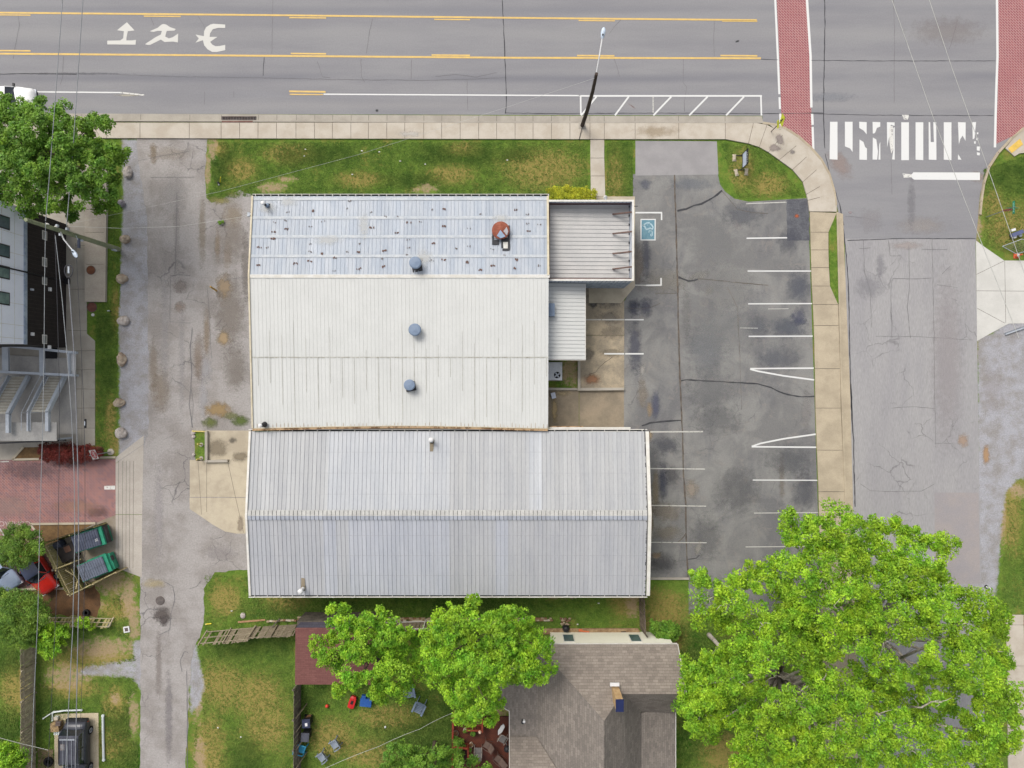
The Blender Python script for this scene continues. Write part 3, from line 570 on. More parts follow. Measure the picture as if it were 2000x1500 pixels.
for w_, pts in [(.1, [(650, 760), (700, 740), (760, 690), (830, 660)]), (.13, [(660, 755), (730, 790), (770, 870), (800, 905), (960, 850)]), (.12, [(830, 665), (920, 665)]), (.12, [(935, 690), (990, 740), (1040, 820), (1020, 890), (960, 870)]), (.07, [(980, 880), (975, 960), (900, 950), (880, 1020)]), (.08, [(975, 930), (1010, 1020), (1015, 1110), (980, 1150), (950, 1130), (950, 1080), (990, 1070)]), (.05, [(820, 745), (850, 740)])]:
    b.strip(Z3(pts), w_, .029)
b.build('wheelchair_symbol', M('glyph_paint', C(186, 212, 222), .8), sg)

# ------------------------------------------------------------------ sidewalks (raised slabs with open joints)
def slabs(name, pairs, z, m, gap=.035, parent=None, skip=0):
    b = MB(); jb = []
    for i in range(len(pairs) - 1):
        (a0, a1), (b0, b1) = pairs[i], pairs[i + 1]
        q = [Vector((P(*p).x, P(*p).y)) for p in (a0, b0, b1, a1)]
        c0 = sum(q, Vector((0, 0))) / 4
        e0 = (q[1] - q[0]); L = max(e0.length, .01); e1 = q[2] - q[3]; L1 = max(e1.length, .01)
        u0 = e0 / L * gap / 2; u1 = e1 / L1 * gap / 2
        b.prism([tuple(q[0] + u0), tuple(q[1] - u0), tuple(q[2] - u1), tuple(q[3] + u1)], 0, z)
    # dark bed under the joints
    L0 = [P(*p[0]) for p in pairs]; L1 = [P(*p[1]) for p in pairs]
    for i in range(len(pairs) - 1): b.quad([(L0[i].x, L0[i].y, z - .03), (L0[i + 1].x, L0[i + 1].y, z - .03), (L1[i + 1].x, L1[i + 1].y, z - .03), (L1[i].x, L1[i].y, z - .03)], 1)
    o = b.build(name, [m, m_joint], parent)
    if parent is None: o['kind'] = 'structure'
    return o
xs = [-600, -400, -200, -60, 60, 160, 210, 275, 371, 433, 469, 505, 541, 579, 615, 650, 686, 720, 756, 791, 828, 863, 899, 935, 970, 1006, 1041, 1077, 1113, 1152, 1180, 1240, 1325, 1416]
pr = [((x, 240.5 + .4 * (x > 1000)), (x, 270.5 + 2 * min(max((x - 200) / 900, 0), 1))) for x in xs]
pr += [((1471, 240), (1461, 281)), ((1497, 245), (1482, 288)), ((1530, 262), (1500, 298)), ((1556, 284), (1521, 313)), ((1580, 302), (1547, 332)), ((1602, 325), (1567, 356)), ((1617, 355), (1574, 380)), ((1624, 380), (1577, 392)), ((1629, 414), (1580, 414))]
walk = slabs('sidewalk', pr, .125, m_conc)
stain(walk, 1522, 274, 9, 14, (162, 150, 143), .9, 20, z0=.13); stain(walk, 1512, 290, 16, 9, (162, 150, 143), .9, 0, z0=.13); stain(walk, 1546, 298, 7, 6, (150, 142, 138), .8, 0, z0=.13); stain(walk, 1280, 258, 50, 14, (184, 166, 138), .5, 0, z0=.13); stain(walk, 800, 262, 30, 8, (218, 214, 206), .6, 0, z0=.13)
# gutter pan and kerb
b = MB()
gp = [(-600, 221), (200, 222), (600, 224), (1000, 226), (1488, 227)]
kb = [(-600, 236.5), (200, 236.5), (600, 238), (1000, 240), (1490, 240)]
for i in range(len(gp) - 1):
    q = PX([gp[i], gp[i + 1], (kb[i + 1][0], kb[i + 1][1] - 2), (kb[i][0], kb[i][1] - 2)]); b.prism(q, 0, .02)
    q = PX([(kb[i][0], kb[i][1] - 2), (kb[i + 1][0], kb[i + 1][1] - 2), (kb[i + 1][0], kb[i + 1][1] + 1.2), (kb[i][0], kb[i][1] + 1.2)]); b.prism(q, 0, .135)
for x in xs[2:]:
    if 433 < x < 505: continue
    b.strip([(x, 223 + .003 * x), (x, 237)], .03, .0215, 1)
struct('kerb', b, [m_conc2, m_joint])
b = MB(); b.prism(PX([(-1500, -301), (3500, -301), (3500, -304.5), (-1500, -304.5)]), 0, .135); struct('kerb', b, m_conc2)
slabs('sidewalk', [((-600 + 60 * i, -305), (-600 + 60 * i, -340)) for i in range(54)], .125, m_conc)
# corner kerb
b = MB(); cc_ = [(1490, 239), (1512, 242), (1535, 250), (1560, 266), (1582, 285), (1604, 310), (1620, 338), (1630, 372), (1634, 400)]
for i in range(len(cc_) - 1): b.prism(PX([cc_[i], cc_[i + 1], (cc_[i + 1][0] - 3, cc_[i + 1][1] + 3.5), (cc_[i][0] - 2, cc_[i][1] + 4)]), 0, .13)
struct('kerb', b, m_walk)
b = MB(); b.poly(PX([(1497, 241), (1512, 243), (1535, 251), (1560, 267), (1582, 286), (1604, 311), (1620, 339), (1630, 373), (1633, 400), (1633, 414), (1600, 414), (1600, 340), (1560, 290)]), .118); struct('sidewalk', b, m_conc)
pr = [((1581, 414), (1633, 416)), ((1582, 454), (1617, 454)), ((1583, 488.5), (1617, 488.5)), ((1584, 523), (1618, 523)), ((1585, 559), (1620, 559)), ((1587, 595), (1636, 595)), ((1589, 636), (1637, 636)), ((1591, 720), (1640, 720)), ((1592, 797), (1641, 797)), ((1595, 879), (1645, 879)), ((1598, 960), (1648, 960)), ((1600, 1040), (1650, 1040)), ((1604, 1200), (1655, 1200)), ((1608, 1360), (1660, 1360)), ((1612, 1540), (1664, 1540)), ((1616, 1900), (1668, 1900))]
slabs('sidewalk', pr, .1, m_walk)
b = MB(); kk = [((1632.5, 415), (1636, 415), (1646, 418)), ((1637, 600), (1640.5, 600), (1653, 600)), ((1641, 760), (1645, 760), (1660, 760)), ((1648, 960), (1652, 960), (1665, 960)), ((1664, 1540), (1668, 1540), (1680, 1540)), ((1668, 1900), (1672, 1900), (1684, 1900))]
for i in range(len(kk) - 1):
    b.prism(PX([kk[i][0], kk[i][1], kk[i + 1][1], kk[i + 1][0]]), 0, .14); b.prism(PX([kk[i][1], kk[i][2], kk[i + 1][2], kk[i + 1][1]]), 0, .035)
struct('kerb', b, m_walk)
b = MB(); b.poly(PX([(1617, 416), (1633, 416), (1637, 594), (1621, 594)]), .09); tag(struct('verge', b, m_ground), kind='structure')
# foot path from the street to the shop front
slabs('footpath', [((1153, 272.5), (1180, 272.5)), ((1153, 309), (1180, 309)), ((1153.5, 344), (1181, 344)), ((1154, 384), (1182, 384))], .05, m_conc)
b = MB(); b.prism(PX([(1182, 384), (1240, 384), (1240, 560), (1213, 592), (1150, 592), (1150, 384)]), 0, .04); struct('footpath', b, m_tan)
# pads beside the building
pad = slabs('concrete_pad', [((1130, 540), (1219, 560)), ((1130, 655), (1219, 655)), ((1130, 758), (1219, 758))], .03, M('worn_tan_concrete', C(188, 173, 148), .9, C(156, 145, 127), .55, .15, 10, lo=.38, hi=.6))
for a_ in [(1180, 580, 50, 26, (128, 122, 114), .85), (1160, 592, 12, 14, (98, 92, 90), .8), (1190, 620, 34, 16, (140, 132, 120), .7), (1195, 650, 30, 16, (146, 136, 120), .6), (1155, 740, 22, 14, (164, 122, 92), .9), (1150, 690, 16, 14, (140, 130, 116), .7, 30), (1195, 690, 26, 12, (150, 140, 122), .7)]: stain(pad, *a_, z0=.034)
pad2 = slabs('concrete_pad', [((1040, 762), (1040, 845)), ((1131, 762), (1131, 845)), ((1219, 762), (1219, 845))], .02, m_brown)
stain(pad2, 1083, 800, 8, 34, (190, 168, 128), .8, z0=.024); stain(pad2, 1100, 768, 20, 8, (186, 168, 134), .6, z0=.024)
line(pad, 'parking_line', [(1143, 624.5), (1219, 624.5)], .1, m_wpt, .04); line(pad, 'parking_line', [(1180, 691), (1219, 691)], .12, m_wp, .04); cracks(pad, 'hairline_crack', [(.04, [(1197, 697), (1182, 707), (1170, 718), (1163, 727), (1150, 731)])], m_hairb, .039)
wl = MB(); wl.prism(PX([(1128, 700), (1133, 700), (1133, 763), (1128, 763)]), 0, .32); wl.prism(PX([(1133.1, 757.5), (1218, 757), (1218, 762), (1133.1, 763)]), 0, .30); wl.prism(PX([(1060, 757), (1127.9, 758), (1127.9, 762), (1060, 762)]), 0, .2)
tag(wl.build('retaining_wall', m_conc2), 'low grey concrete retaining wall around the air conditioner plot', 'wall')
pd = slabs('concrete_pad', [((371, 898), (490, 898)), ((371, 971), (490, 971))], .03, m_tan)
b = MB(); b.prism(PX([(370.5, 972), (484, 972), (480, 1042), (462, 1042), (440, 1038), (415, 1024), (398, 1012), (371, 994)]), 0, .031); b.strip([(446, 905), (460, 970), (476, 1040)], .03, .0345, 1); b.strip([(404, 900), (404, 1000)], .03, .0345, 1); b.strip([(387, 900), (394, 1005)], .025, .0345, 1); struct('concrete_pad', b, [m_tan, m_joint])
stain(pd, 470, 1025, 8, 20, (164, 150, 132), .8, z0=.036); 
b = MB(); b.prism(PX([(404, 841), (495, 841), (495, 897.9), (404, 897.9)]), 0, .033); p3 = struct('concrete_pad', b, m_tan)
stain(p3, 425, 875, 26, 24, (150, 138, 118), .8, z0=.036); stain(p3, 455, 860, 10, 8, (120, 112, 100), .8, z0=.036); stain(p3, 470, 892, 20, 12, (150, 138, 118), .8, z0=.036)
wl = MB(); wl.prism(PX([(403, 842), (408, 842), (408, 902.5), (403, 902.5)]), 0, .3); wl.prism(PX([(408.1, 898), (447, 897), (447, 902), (408.1, 902.5)]), 0, .28)
tag(wl.build('retaining_wall', m_conc2), 'L shaped low concrete kerb wall on the pad west of the long metal building', 'wall')
b = MB(); b.poly(PX(jag([(380, 842), (403, 842), (403, 900), (382, 900)], 1, 8)), .03); struct('verge', b, m_ground)

# west side pavements
b = MB(); b.prism(PX([(40, 330), (170, 330), (170, 652), (186, 666), (186, 870), (118, 870), (40, 875), (28, 898), (-300, 900), (-300, 330)]), 0, .05)
pw = struct('walkway', b, m_conc2)
cracks(pw, 'slab_joint', [(.03, [(132, 565), (170, 565)]), (.03, [(132, 645), (170, 646)]), (.03, [(148, 685), (186, 685)]), (.03, [(148, 722), (186, 722)]), (.03, [(148, 760), (186, 760)]), (.03, [(148, 797), (186, 797)]), (.03, [(148, 836), (186, 836)]), (.03, [(148, 480), (170, 480)]), (.03, [(160, 722), (161, 870)])], m_joint, .053)
b = MB(); b.prism(PX([(168.5, 320), (212, 320), (209, 590), (168.5, 590)]), 0, .22); b.prism(PX([(207.5, 320), (212.4, 320), (209.4, 590.4), (206, 590.4)]), .21, .3); pl = struct('raised_walkway', b, M('raised_concrete', C(196, 186, 172), .9, C(180, 170, 158), .6))
cracks(pl, 'slab_joint', [(.03, [(170, 455), (206, 455)]), (.03, [(170, 517), (206, 517)]), (.03, [(170, 410), (206, 410)])], m_joint, .224)
b = MB(); b.poly(PX([(-300, 860), (40, 860), (28, 900), (226, 896), (226, 1008), (205, 1014), (182, 1024), (62, 1027), (78, 1052), (112, 1120), (120, 1152), (-300, 1148)]), .012)
bp = struct('brick_pavement', b, m_brickp)
for a_ in [(60, 920, 70, 24, (120, 100, 104), .5), (130, 900, 60, 16, (126, 104, 106), .5), (190, 1000, 30, 14, (120, 92, 88), .6), (20, 990, 60, 30, (176, 146, 138), .5), (150, 990, 60, 20, (182, 142, 124), .5)]: stain(bp, *a_, z0=.016)
for p in [[(-20, 873), (28, 854)], [(0, 872.5), (38, 862)], [(-5, 892), (28, 882)], [(-20, 903), (18, 901)], [(0, 1032), (8, 1046)]]: line(bp, 'parking_line', p, .1, m_wpt, .024)
mark(bp, 'parking_line', [[(204, 949), (225, 948.5), (225, 956), (204, 956)]], m_worn, .024)
slabs('concrete_apron', [((226, 893), (281, 850)), ((226, 905), (280.5, 868)), ((226, 1005), (278, 1005)), ((224, 1108), (277, 1128))], .016, M('apron_concrete', C(196, 188, 178), .9, C(184, 176, 166), .6))
b = MB()
for x in (232, 240, 247, 254, 261): b.strip([(x, 900), (x - 1, 1110)], .028, .019)
struct('apron_groove', b, m_joint)
b = MB(); b.prism(PX(jag([(182, 1024), (205, 1014), (226, 1006), (226, 1110), (222, 1112), (135, 1162), (88, 1070), (140, 1046)], .3, 30)), 0, .018); struct('dumpster_pad', b, M('pad_grimy', C(168, 158, 146), .9, C(148, 136, 118), .5, .15, 10))
b = MB()
for a_, c2 in (((60, 1023.5), (187, 1022)), ((60, 1024), (84, 1056)), ((22, 1151), (125, 1149)), ((25, 897.5), (226, 893)), ((25, 897), (46, 873))):
    q0, q1 = P(*a_, .06), P(*c2, .06); b.bar(q0, q1, .17, .12)
struct('kerb', b, m_tan)
b = MB(); b.poly(PX([(62, 1025), (182, 1024), (140, 1044), (90, 1066)]), .03); b.poly(PX([(30, 897), (46, 873.5), (200, 872), (200, 893)]), .052); struct('mulch_bed', b, m_mulch)
b = MB(); b.poly(PX(jag([(-60, 1152), (120, 1150), (140, 1160), (185, 1142), (198, 1170), (190, 1205), (95, 1200), (80, 1180), (-60, 1200)], 3, 9)), .006); struct('bare_soil', b, m_soil)
# east side
b = MB(); ec = [(2060, 238), (2000, 252), (1978, 270), (1950, 300), (1932, 328), (1922, 360), (1917, 395), (1915, 420)]
for i in range(len(ec) - 1): b.prism(PX([ec[i], ec[i + 1], (ec[i + 1][0] - 4, ec[i + 1][1] - 1), (ec[i][0] - 3, ec[i][1] - 3)]), 0, .14)
struct('kerb', b, m_walk)
b = MB(); b.prism(PX([(2000, 252), (1978, 270), (1962, 290), (1980, 306), (1990, 300), (2100, 290), (2300, 280), (2300, 230), (2060, 238)]), 0, .1); struct('sidewalk', b, m_conc)
b = MB(); b.prism(PX([(1967, 291), (1990, 272), (1996, 283), (1974, 300)]), .1, .125); tag(b.build('tactile_paving', M('tactile_yellow', C(240, 200, 100), .7)), 'yellow tactile paving plate on the corner sidewalk by the second brick crossing', 'paving plate')
b = MB(); b.prism(PX([(1906, 470), (1925, 484), (1961, 509), (2150, 509), (2150, 630), (1970, 632), (1940, 648), (1908, 666)]), 0, .02); b.strip([(1907, 536), (1961, 509.5)], .03, .023, 1); b.strip([(1962, 510), (1964, 631)], .03, .023, 1); b.strip([(1907, 568), (2100, 569.5)], .03, .023, 1); b.strip([(1908, 602), (1962, 631)], .03, .023, 1)
struct('driveway', b, [m_white_conc, m_joint])
slabs('sidewalk', [((1964, 1200), (1998, 1200)), ((1964, 1220), (1998, 1220)), ((1966, 1300), (2000, 1300)), ((1967, 1400), (2001, 1400)), ((1969, 1560), (2003, 1560)), ((1975, 1900), (2008, 1900))], .08, m_conc)
b = MB(); b.poly(PX(jag([(2000, 1210), (2300, 1190), (2300, 1600), (2004, 1600)], 2, 10)), .006); struct('bare_soil', b, M('red_mulch', C(122, 76, 58), .95))
# SUV slab bottom left and kerb stones
b = MB(); b.prism(PX([(107, 1394), (193, 1392), (195, 1900), (107, 1900)]), 0, .06); struct('concrete_pad', b, M('cream_pad', C(214, 200, 172), .9, C(196, 180, 152), .6))
b = MB(); b.prism(PX(jag([(74, 1462), (104, 1463), (106, 1560), (74, 1560)], 1, 10)), 0, .02); struct('concrete_pad', b, M('brown_pad', C(160, 136, 110), .9))
b = MB(); b.prism(PX([(1270, 1127.5), (1345, 1127.5), (1345, 1131.5), (1270, 1131.5)]), 0, .14); struct('kerb', b, m_conc2)
# ================================================================== BUILDINGS
m_whiteroof = M('white_roof_sheet', C(219, 220, 217), .6, C(214, 215, 212), .4, .03, 6, tone=True, spec=.3)
m_galv = M('galvanised_roof_sheet', C(187, 193, 201), .6, C(171, 180, 192), .6, .08, 8, tone=True, stretch=(3, .5, 1), metal=.1, spec=.4)
m_galv2 = M('ribbed_roof_sheet', C(196, 197, 198), .6, C(186, 188, 191), .5, .08, 8, tone=True, stretch=(2, .4, 1), metal=.1, spec=.4)
m_band = M('pale_roof_band', C(202, 206, 209), .6, C(184, 191, 199), 1.5, .15)
m_trim = M('white_trim', C(236, 234, 228), .5, C(224, 220, 210), 2, .05)
m_cream = M('cream_trim', C(222, 212, 188), .6, C(206, 194, 166), 2, .1)
m_rusty = M('rusty_gutter', C(190, 160, 124), .8, C(120, 92, 66), 1.6, .3, 10, lo=.45, hi=.6)
m_rust = M('rust', C(124, 96, 86), .9, C(104, 88, 84), 6, .3)
m_rustf = M('faint_rust', C(140, 138, 140), .9, C(120, 110, 106), 5, .3)
m_maroon = M('maroon_parapet', C(104, 62, 58), .7, C(86, 52, 50), 2)
m_wallm = M('blue_grey_cladding', C(184, 196, 210), .6, C(146, 160, 180), 2)
m_wallc = M('cream_wall', C(255, 252, 234), .8, C(250, 246, 228), 1, .04)
m_blackw = M('black_siding', C(52, 46, 44), .8, C(44, 39, 38), 2, .08)
m_whitew = M('pale_blue_panel', C(240, 244, 255, 1.25), .6, C(236, 240, 252, 1.25), 1, .03)
m_capb = M('blue_grey_cap', C(128, 146, 170), .45, C(118, 136, 160), 3, .06, spec=.5)
m_dark = M('dark_void', C(34, 34, 38), .7)
m_black = M('black_plastic', C(42, 42, 46), .5)
m_white = M('white_plastic', C(240, 240, 240), .4, fine=.03)
m_glass = M('window_glass', C(96, 118, 120), .12, C(78, 98, 104), .8, .03, spec=.8)
m_darkglass = M('dark_glass', C(36, 44, 56), .08, C(30, 36, 46), 1, .02, spec=.9)
m_steel = M('galvanised_steel', C(198, 204, 212), .5, C(184, 192, 202), 2, .08)
m_wood = M('weathered_wood', C(158, 146, 124), .9, C(126, 114, 96), 3, .2, 20, stretch=(1, 1, 4))
m_woodd = M('dark_weathered_wood', C(118, 110, 100), .9, C(84, 78, 72), 3, .22, 14)
def slope_roof(name, par, xa, xb, y0, z0, y1, z1, pitch, ribw, ribh, mats, tones=None, rn=None, rib_mi=1, seamevery=0, axis='x', rib_jit=.05, post=None):
    """ribbed sheet between eave line y0,z0 and ridge y1,z1; ribs run up the slope.  axis 'x': sheets stack along x."""
    b = MB(); n = int(round((xb - xa) / pitch)); rnd = random.Random(int(abs(xa * 7 + y0 * 13)) + 1)
    def T(x, y, z): return (x, y, z) if axis == 'x' else (y, x, z)
    def q(pts, mi, t):
        t = tuple(max(0, c + .001) for c in t) if isinstance(t, tuple) else t
        pts = [T(*p) for p in pts]
        nrm = (Vector(pts[1]) - Vector(pts[0])).cross(Vector(pts[2]) - Vector(pts[0]))
        if nrm.z < 0: pts = pts[::-1]
        b.quad(pts, mi, t)
    for i in range(n):
        x0 = xa + (xb - xa) * i / n; x1 = xa + (xb - xa) * (i + 1) / n; t = tones(i, x0) if tones else 1.0
        t = t if isinstance(t, tuple) else (t, t, t)
        w_ = ribw * (1.8 if seamevery and i % seamevery == 0 else 1)
        xm = x0 + w_; q([(xm, y0, z0), (x1, y0, z0), (x1, y1, z1), (xm, y1, z1)], 0, t)
        jj = rnd.uniform(1 - rib_jit, 1 + rib_jit); tt = tuple(c * jj for c in t)
        a = w_ * .25
        q([(x0, y0, z0), (x0 + a, y0, z0 + ribh), (x0 + a, y1, z1 + ribh), (x0, y1, z1)], rib_mi, tt)
        q([(x0 + a, y0, z0 + ribh), (xm - a, y0, z0 + ribh), (xm - a, y1, z1 + ribh), (x0 + a, y1, z1 + ribh)], 0, t)
        q([(xm - a, y0, z0 + ribh), (xm, y0, z0), (xm, y1, z1), (xm - a, y1, z1 + ribh)], rib_mi, tt)
    if post: post(b)
    return b.build(name, mats, par)
m_ribshade = M('rib_side_shade', C(186, 187, 189), .7, C(168, 170, 173), 3, .15, tone=True)  # darker tone for rib sides: their shade is put into the colour
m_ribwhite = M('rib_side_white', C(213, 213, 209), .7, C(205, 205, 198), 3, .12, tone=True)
def spot(x, y, z, w_, h_, b, mi=0): b.box((x, y, z), (w_, h_, .006), None, mi)

# ---- warehouse A : white and galvanised roof
W = thing('metal_warehouse', (-8.5, 4, 0), 'large metal warehouse with white south roof slope and rust spotted galvanised north slope', 'warehouse')
ax0, ax1 = -20.15, 2.83; yN, yR, yS, zE, zR = 14.62, 8.34, -3.42, 4.2, 4.95
b = MB(); b.prism([(ax0 + .15, yS + .25), (ax1 - .12, yS + .25), (ax1 - .12, yN - .3), (ax0 + .15, yN - .3)], 0, 4.1); b.build('wall', m_wallm, W)
b = MB()
for s_ in (ax0 + .16, ax1 - .13): b.quad([(s_, yN - .3, 4.1), (s_, yR, zR - .1), (s_, yS + .25, 4.1)])
parts(b, 'gable_wall', m_wallm, W)
rn_ = random.Random(4); tl = {}
def tA(i, x):
    k = i // 3
    if k not in tl: tl[k] = rn_.uniform(.96, 1.03) + (.07 if k % 7 == 5 else 0)
    return tl[k]
ztop = lambda y: zE + (zR - zE) * (yN - y) / (yN - yR)
def stainR(par, x, y, z, dzdy, rx, ry, c, k=.8, sc=3):
    o = stain(par, 0, 0, rx / S, ry / S, c, k, 0, sc); off = WL.get(par.name, Vector((0, 0, 0)))
    me = o.data; c0 = sum((v.co for v in me.vertices), Vector()) / 4
    for v in me.vertices:
        d = v.co - c0; v.co = Vector((x + d.x, y + d.y, z + dzdy * d.y)) - off
    return o
rm = MB(); rr = random.Random(9); slp = -(zR - zE) / (yN - yR)
marks = [(535, 466, 1.4), (524, 484, .4), (508, 483, .6), (509, 518, .7), (560, 447, .8), (535, 452, .6), (559, 430, .5), (535, 434, .4), (580, 516, .7), (608, 410, 1), (607, 441, .5), (606, 477, .3), (606, 492, .5), (607, 511, .7), (630, 497, .9), (630, 432, .4), (655, 504, .7), (680, 391, .4), (678, 492, .4), (702, 493, 1), (702, 477, .4), (703, 526, .8), (726, 444, 1), (751, 490, 1), (750, 506, .5), (749, 522, .8), (750, 422, .5), (775, 454, .7), (774, 422, .3), (798, 434, 1), (797, 468, .4), (798, 484, .4), (798, 499, .5), (844, 408, .5), (845, 475, .7), (844, 510, .4), (868, 407, .8), (868, 441, 1), (867, 508, .8), (891, 486, .5), (915, 513, 1.1), (916, 446, .4), (915, 481, .4), (939, 528, .8), (963, 520, .8), (962, 487, .4), (983, 499, .5), (1008, 508, 1), (1009, 525, 1), (1008, 408, .7), (1031, 418, .4), (1031, 436, .5), (1031, 451, .6), (1053, 437, .4), (1055, 520, .5), (678, 406, .3), (655, 530, .3), (560, 413, .3), (725, 413, .3), (820, 432, .3), (939, 416, .3), (963, 462, .3)]
for px, py, s_ in marks:
    p = P(px, py, 4.6)
    for k in range(3 if s_ < .6 else 4):
        x = p.x + rr.uniform(-.18, .18) * min(1, s_ + .4); y = p.y + rr.uniform(-.05, .05)
        spot(x, y, ztop(y) + .038, rr.uniform(.04, .07) * (.8 + s_), rr.uniform(.08, .13) * (.6 + s_ * .7), rm, 0 if s_ >= .6 else 1)
for i in range(len(rm.m)): rm.m[i] += 3
for py in (386, 424, 462, 501):
    y = (750 - py) * S * .92; z = ztop(y)
    rm.quad([(ax0, y - .11, z + .047), (ax1 - .12, y - .11, z + .047), (ax1 - .12, y + .11, z + .034 - .013), (ax0, y + .11, z + .034 - .013)], 2)
def merge(src):
    def f(b):
        o = len(b.v); b.v += src.v; b.f += [tuple(q + o for q in f_) for f_ in src.f]; b.m += src.m; b.t += src.t
    return f
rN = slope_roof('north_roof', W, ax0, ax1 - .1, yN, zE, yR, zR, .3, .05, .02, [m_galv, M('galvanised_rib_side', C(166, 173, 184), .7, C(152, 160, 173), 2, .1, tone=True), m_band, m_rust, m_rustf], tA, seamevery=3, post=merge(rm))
zs = lambda y: zE + (zR - zE) * (y - yS) / (yR - yS)
b = MB(); rr = random.Random(12)
x = ax0
while x < ax1 - .1:
    y = (750 - 698.5) * S * .922
    spot(x + .15, y + rr.uniform(-.01, .01), zs(y) + .027, rr.uniform(.1, .3), rr.uniform(.02, .06), b)
    x += rr.uniform(.12, .34)
b.quad([(ax0, (750 - 698) * S * .922, zs(2.06) + .024), (ax1, (750 - 698) * S * .922, zs(2.06) + .024), (ax1, (750 - 697) * S * .922, zs(2.1) + .024), (ax0, (750 - 697) * S * .922, zs(2.1) + .024)])
for i in range(25):                                  # dark drip lines on the seams below the lap
    x = ax0 + .93 * i + .5; y1 = 2.05; y0 = y1 - rr.uniform(1, 5.2)
    b.quad([(x - .014, y0, zs(y0) + .03), (x + .014, y0, zs(y0) + .03), (x + .014, y1, zs(y1) + .03), (x - .014, y1, zs(y1) + .03)])
    if rr.random() < .6: y2 = 2.1 + rr.uniform(.5, 3); b.quad([(x - .01, 2.1, zs(2.1) + .03), (x + .01, 2.1, zs(2.1) + .03), (x + .01, y2, zs(y2) + .03), (x - .01, y2, zs(y2) + .03)])
for i in range(76):
    x = ax0 + .305 * i + rr.uniform(-.03, .03); h = rr.uniform(.1, .45)
    b.quad([(x - .02, yS, zs(yS) + .031), (x + .02, yS, zs(yS) + .031), (x + .012, yS + h, zs(yS + h) + .031), (x - .012, yS + h, zs(yS + h) + .031)], 1)
b.m = [q + 2 for q in b.m]
rS = slope_roof('south_roof', W, ax0, ax1 - .02, yS, zE, yR, zR, .3, .04, .014, [m_whiteroof, m_ribwhite, M('roof_grime', C(178, 176, 164), .9, C(204, 203, 194), 2), M('eave_rust', C(168, 140, 112), .9, C(198, 180, 156), 3)], lambda i, x: 1 - (.012 if (i // 3) % 2 else 0), seamevery=0, rib_jit=.03, post=merge(b))
b = MB(); b.box(((ax0 + ax1) / 2, yR, zR + .03), (ax1 - ax0 + .12, .1, .07)); b.box(((ax0 + ax1) / 2, yR - .12, zR + .015), (ax1 - ax0 + .12, .15, .06)); b.build('ridge_cap', m_trim, W)
b = MB()
b.bar((ax0 - .03, yN, zE + .05), (ax0 - .03, yR, zR + .05), .12, .1); b.bar((ax0 - .03, yR, zR + .05), (ax0 - .03, yS, zE + .05), .12, .1)
b.bar((ax1 - .05, yN, zE + .05), (ax1 - .05, yR, zR + .05), .16, .1); parts(b, 'gable_trim', m_cream, W)
b = MB(); b.box(((ax0 + ax1) / 2, yN + .09, zE - .1), (ax1 - ax0 + .1, .1, .03)); b.box(((ax0 + ax1) / 2, yN + .15, zE - .03), (ax1 - ax0 + .1, .03, .14), None, 1)
for i in range(39): b.box((ax0 + .2 + i * .6, yN + .07, zE + .045), (.05, .18, .02), None, 1)
b.build('gutter', [m_dark, m_trim], W)
b = MB()
rr = random.Random(3); px = [(-20.2, -3.40), (-18.5, -3.36), (-14, -3.26), (-9, -3.2), (-6, -3.22), (-2, -3.3), (2.8, -3.42)]
for i in range(6):
    (x0, y0), (x1, y1) = px[i], px[i + 1]
    b.bar((x0, y0 - .16, zE - .02), (x1, y1 - .16, zE - .02), .16, .08, 0); b.bar((x0, y0 - .05, zE + .03), (x1, y1 - .05, zE + .03), .05, .05, 1)
b.build('gutter', [m_rusty, m_cream], W)
def pipe_vent(par, px, py, z, r, h, cap, m1, m2, tx=.0, ty=.0, name='roof_vent', base=True):
    p = P(px, py, z + h); q = Vector((p.x, p.y, z)); 
    b = MB(); b.tube([q, q + Vector((0, 0, h))], r * .62, 16)
    if base: b.box(q + Vector((0, 0, .05)), (r * 2.1, r * 2.1, .06))
    o = b.build(name, m1, par); b = MB()
    if cap == 'disc': b.lathe([(r, -.14), (r, 0), (r * .85, .05), (.0, .08)], q + Vector((tx, ty, h)), 24)
    elif cap == 'dome': b.lathe([(r, -.08), (r, .02), (r * .7, r * .5), (.0, r * .62)], q + Vector((tx, ty, h)), 20)
    o2 = b.build('vent_cap', m2, o); return o
m_pipe = M('dark_vent_pipe', C(74, 76, 84), .6)
pipe_vent(W, 811, 513, 4.75, .46, .95, 'disc', m_pipe, m_capb)
pipe_vent(W, 810, 644, 4.5, .48, .75, 'disc', m_pipe, m_capb)
pipe_vent(W, 799.5, 752, 4.3, .43, .75, 'disc', m_pipe, m_capb)
for vx, vy, vz in ((813, 522, 4.86), (800.5, 755, 4.45)):
    p = P(vx, vy, vz); b = MB(); b.box((p.x + .06, p.y, vz + .04), (.78, .72, .05), Matrix.Rotation(.2, 3, 'Z')); b.build('vent_flashing', m_tar, W)
pipe_vent(W, 513, 396, 4.25, .16, .9, 'dome', m_black, m_white, name='flue_pipe')
pipe_vent(W, 521.5, 401, 4.25, .17, .25, 'dome', m_black, m_capb, name='flue_pipe')
pipe_vent(W, 508, 831, 4.2, .14, .8, 'dome', m_black, m_white, name='flue_pipe')
b = MB(); p = P(517, 829, 4.4); b.lathe([(.22, 0), (.17, .2), (.1, .34)], p, 14); b.build('flue_boot', m_black, W)
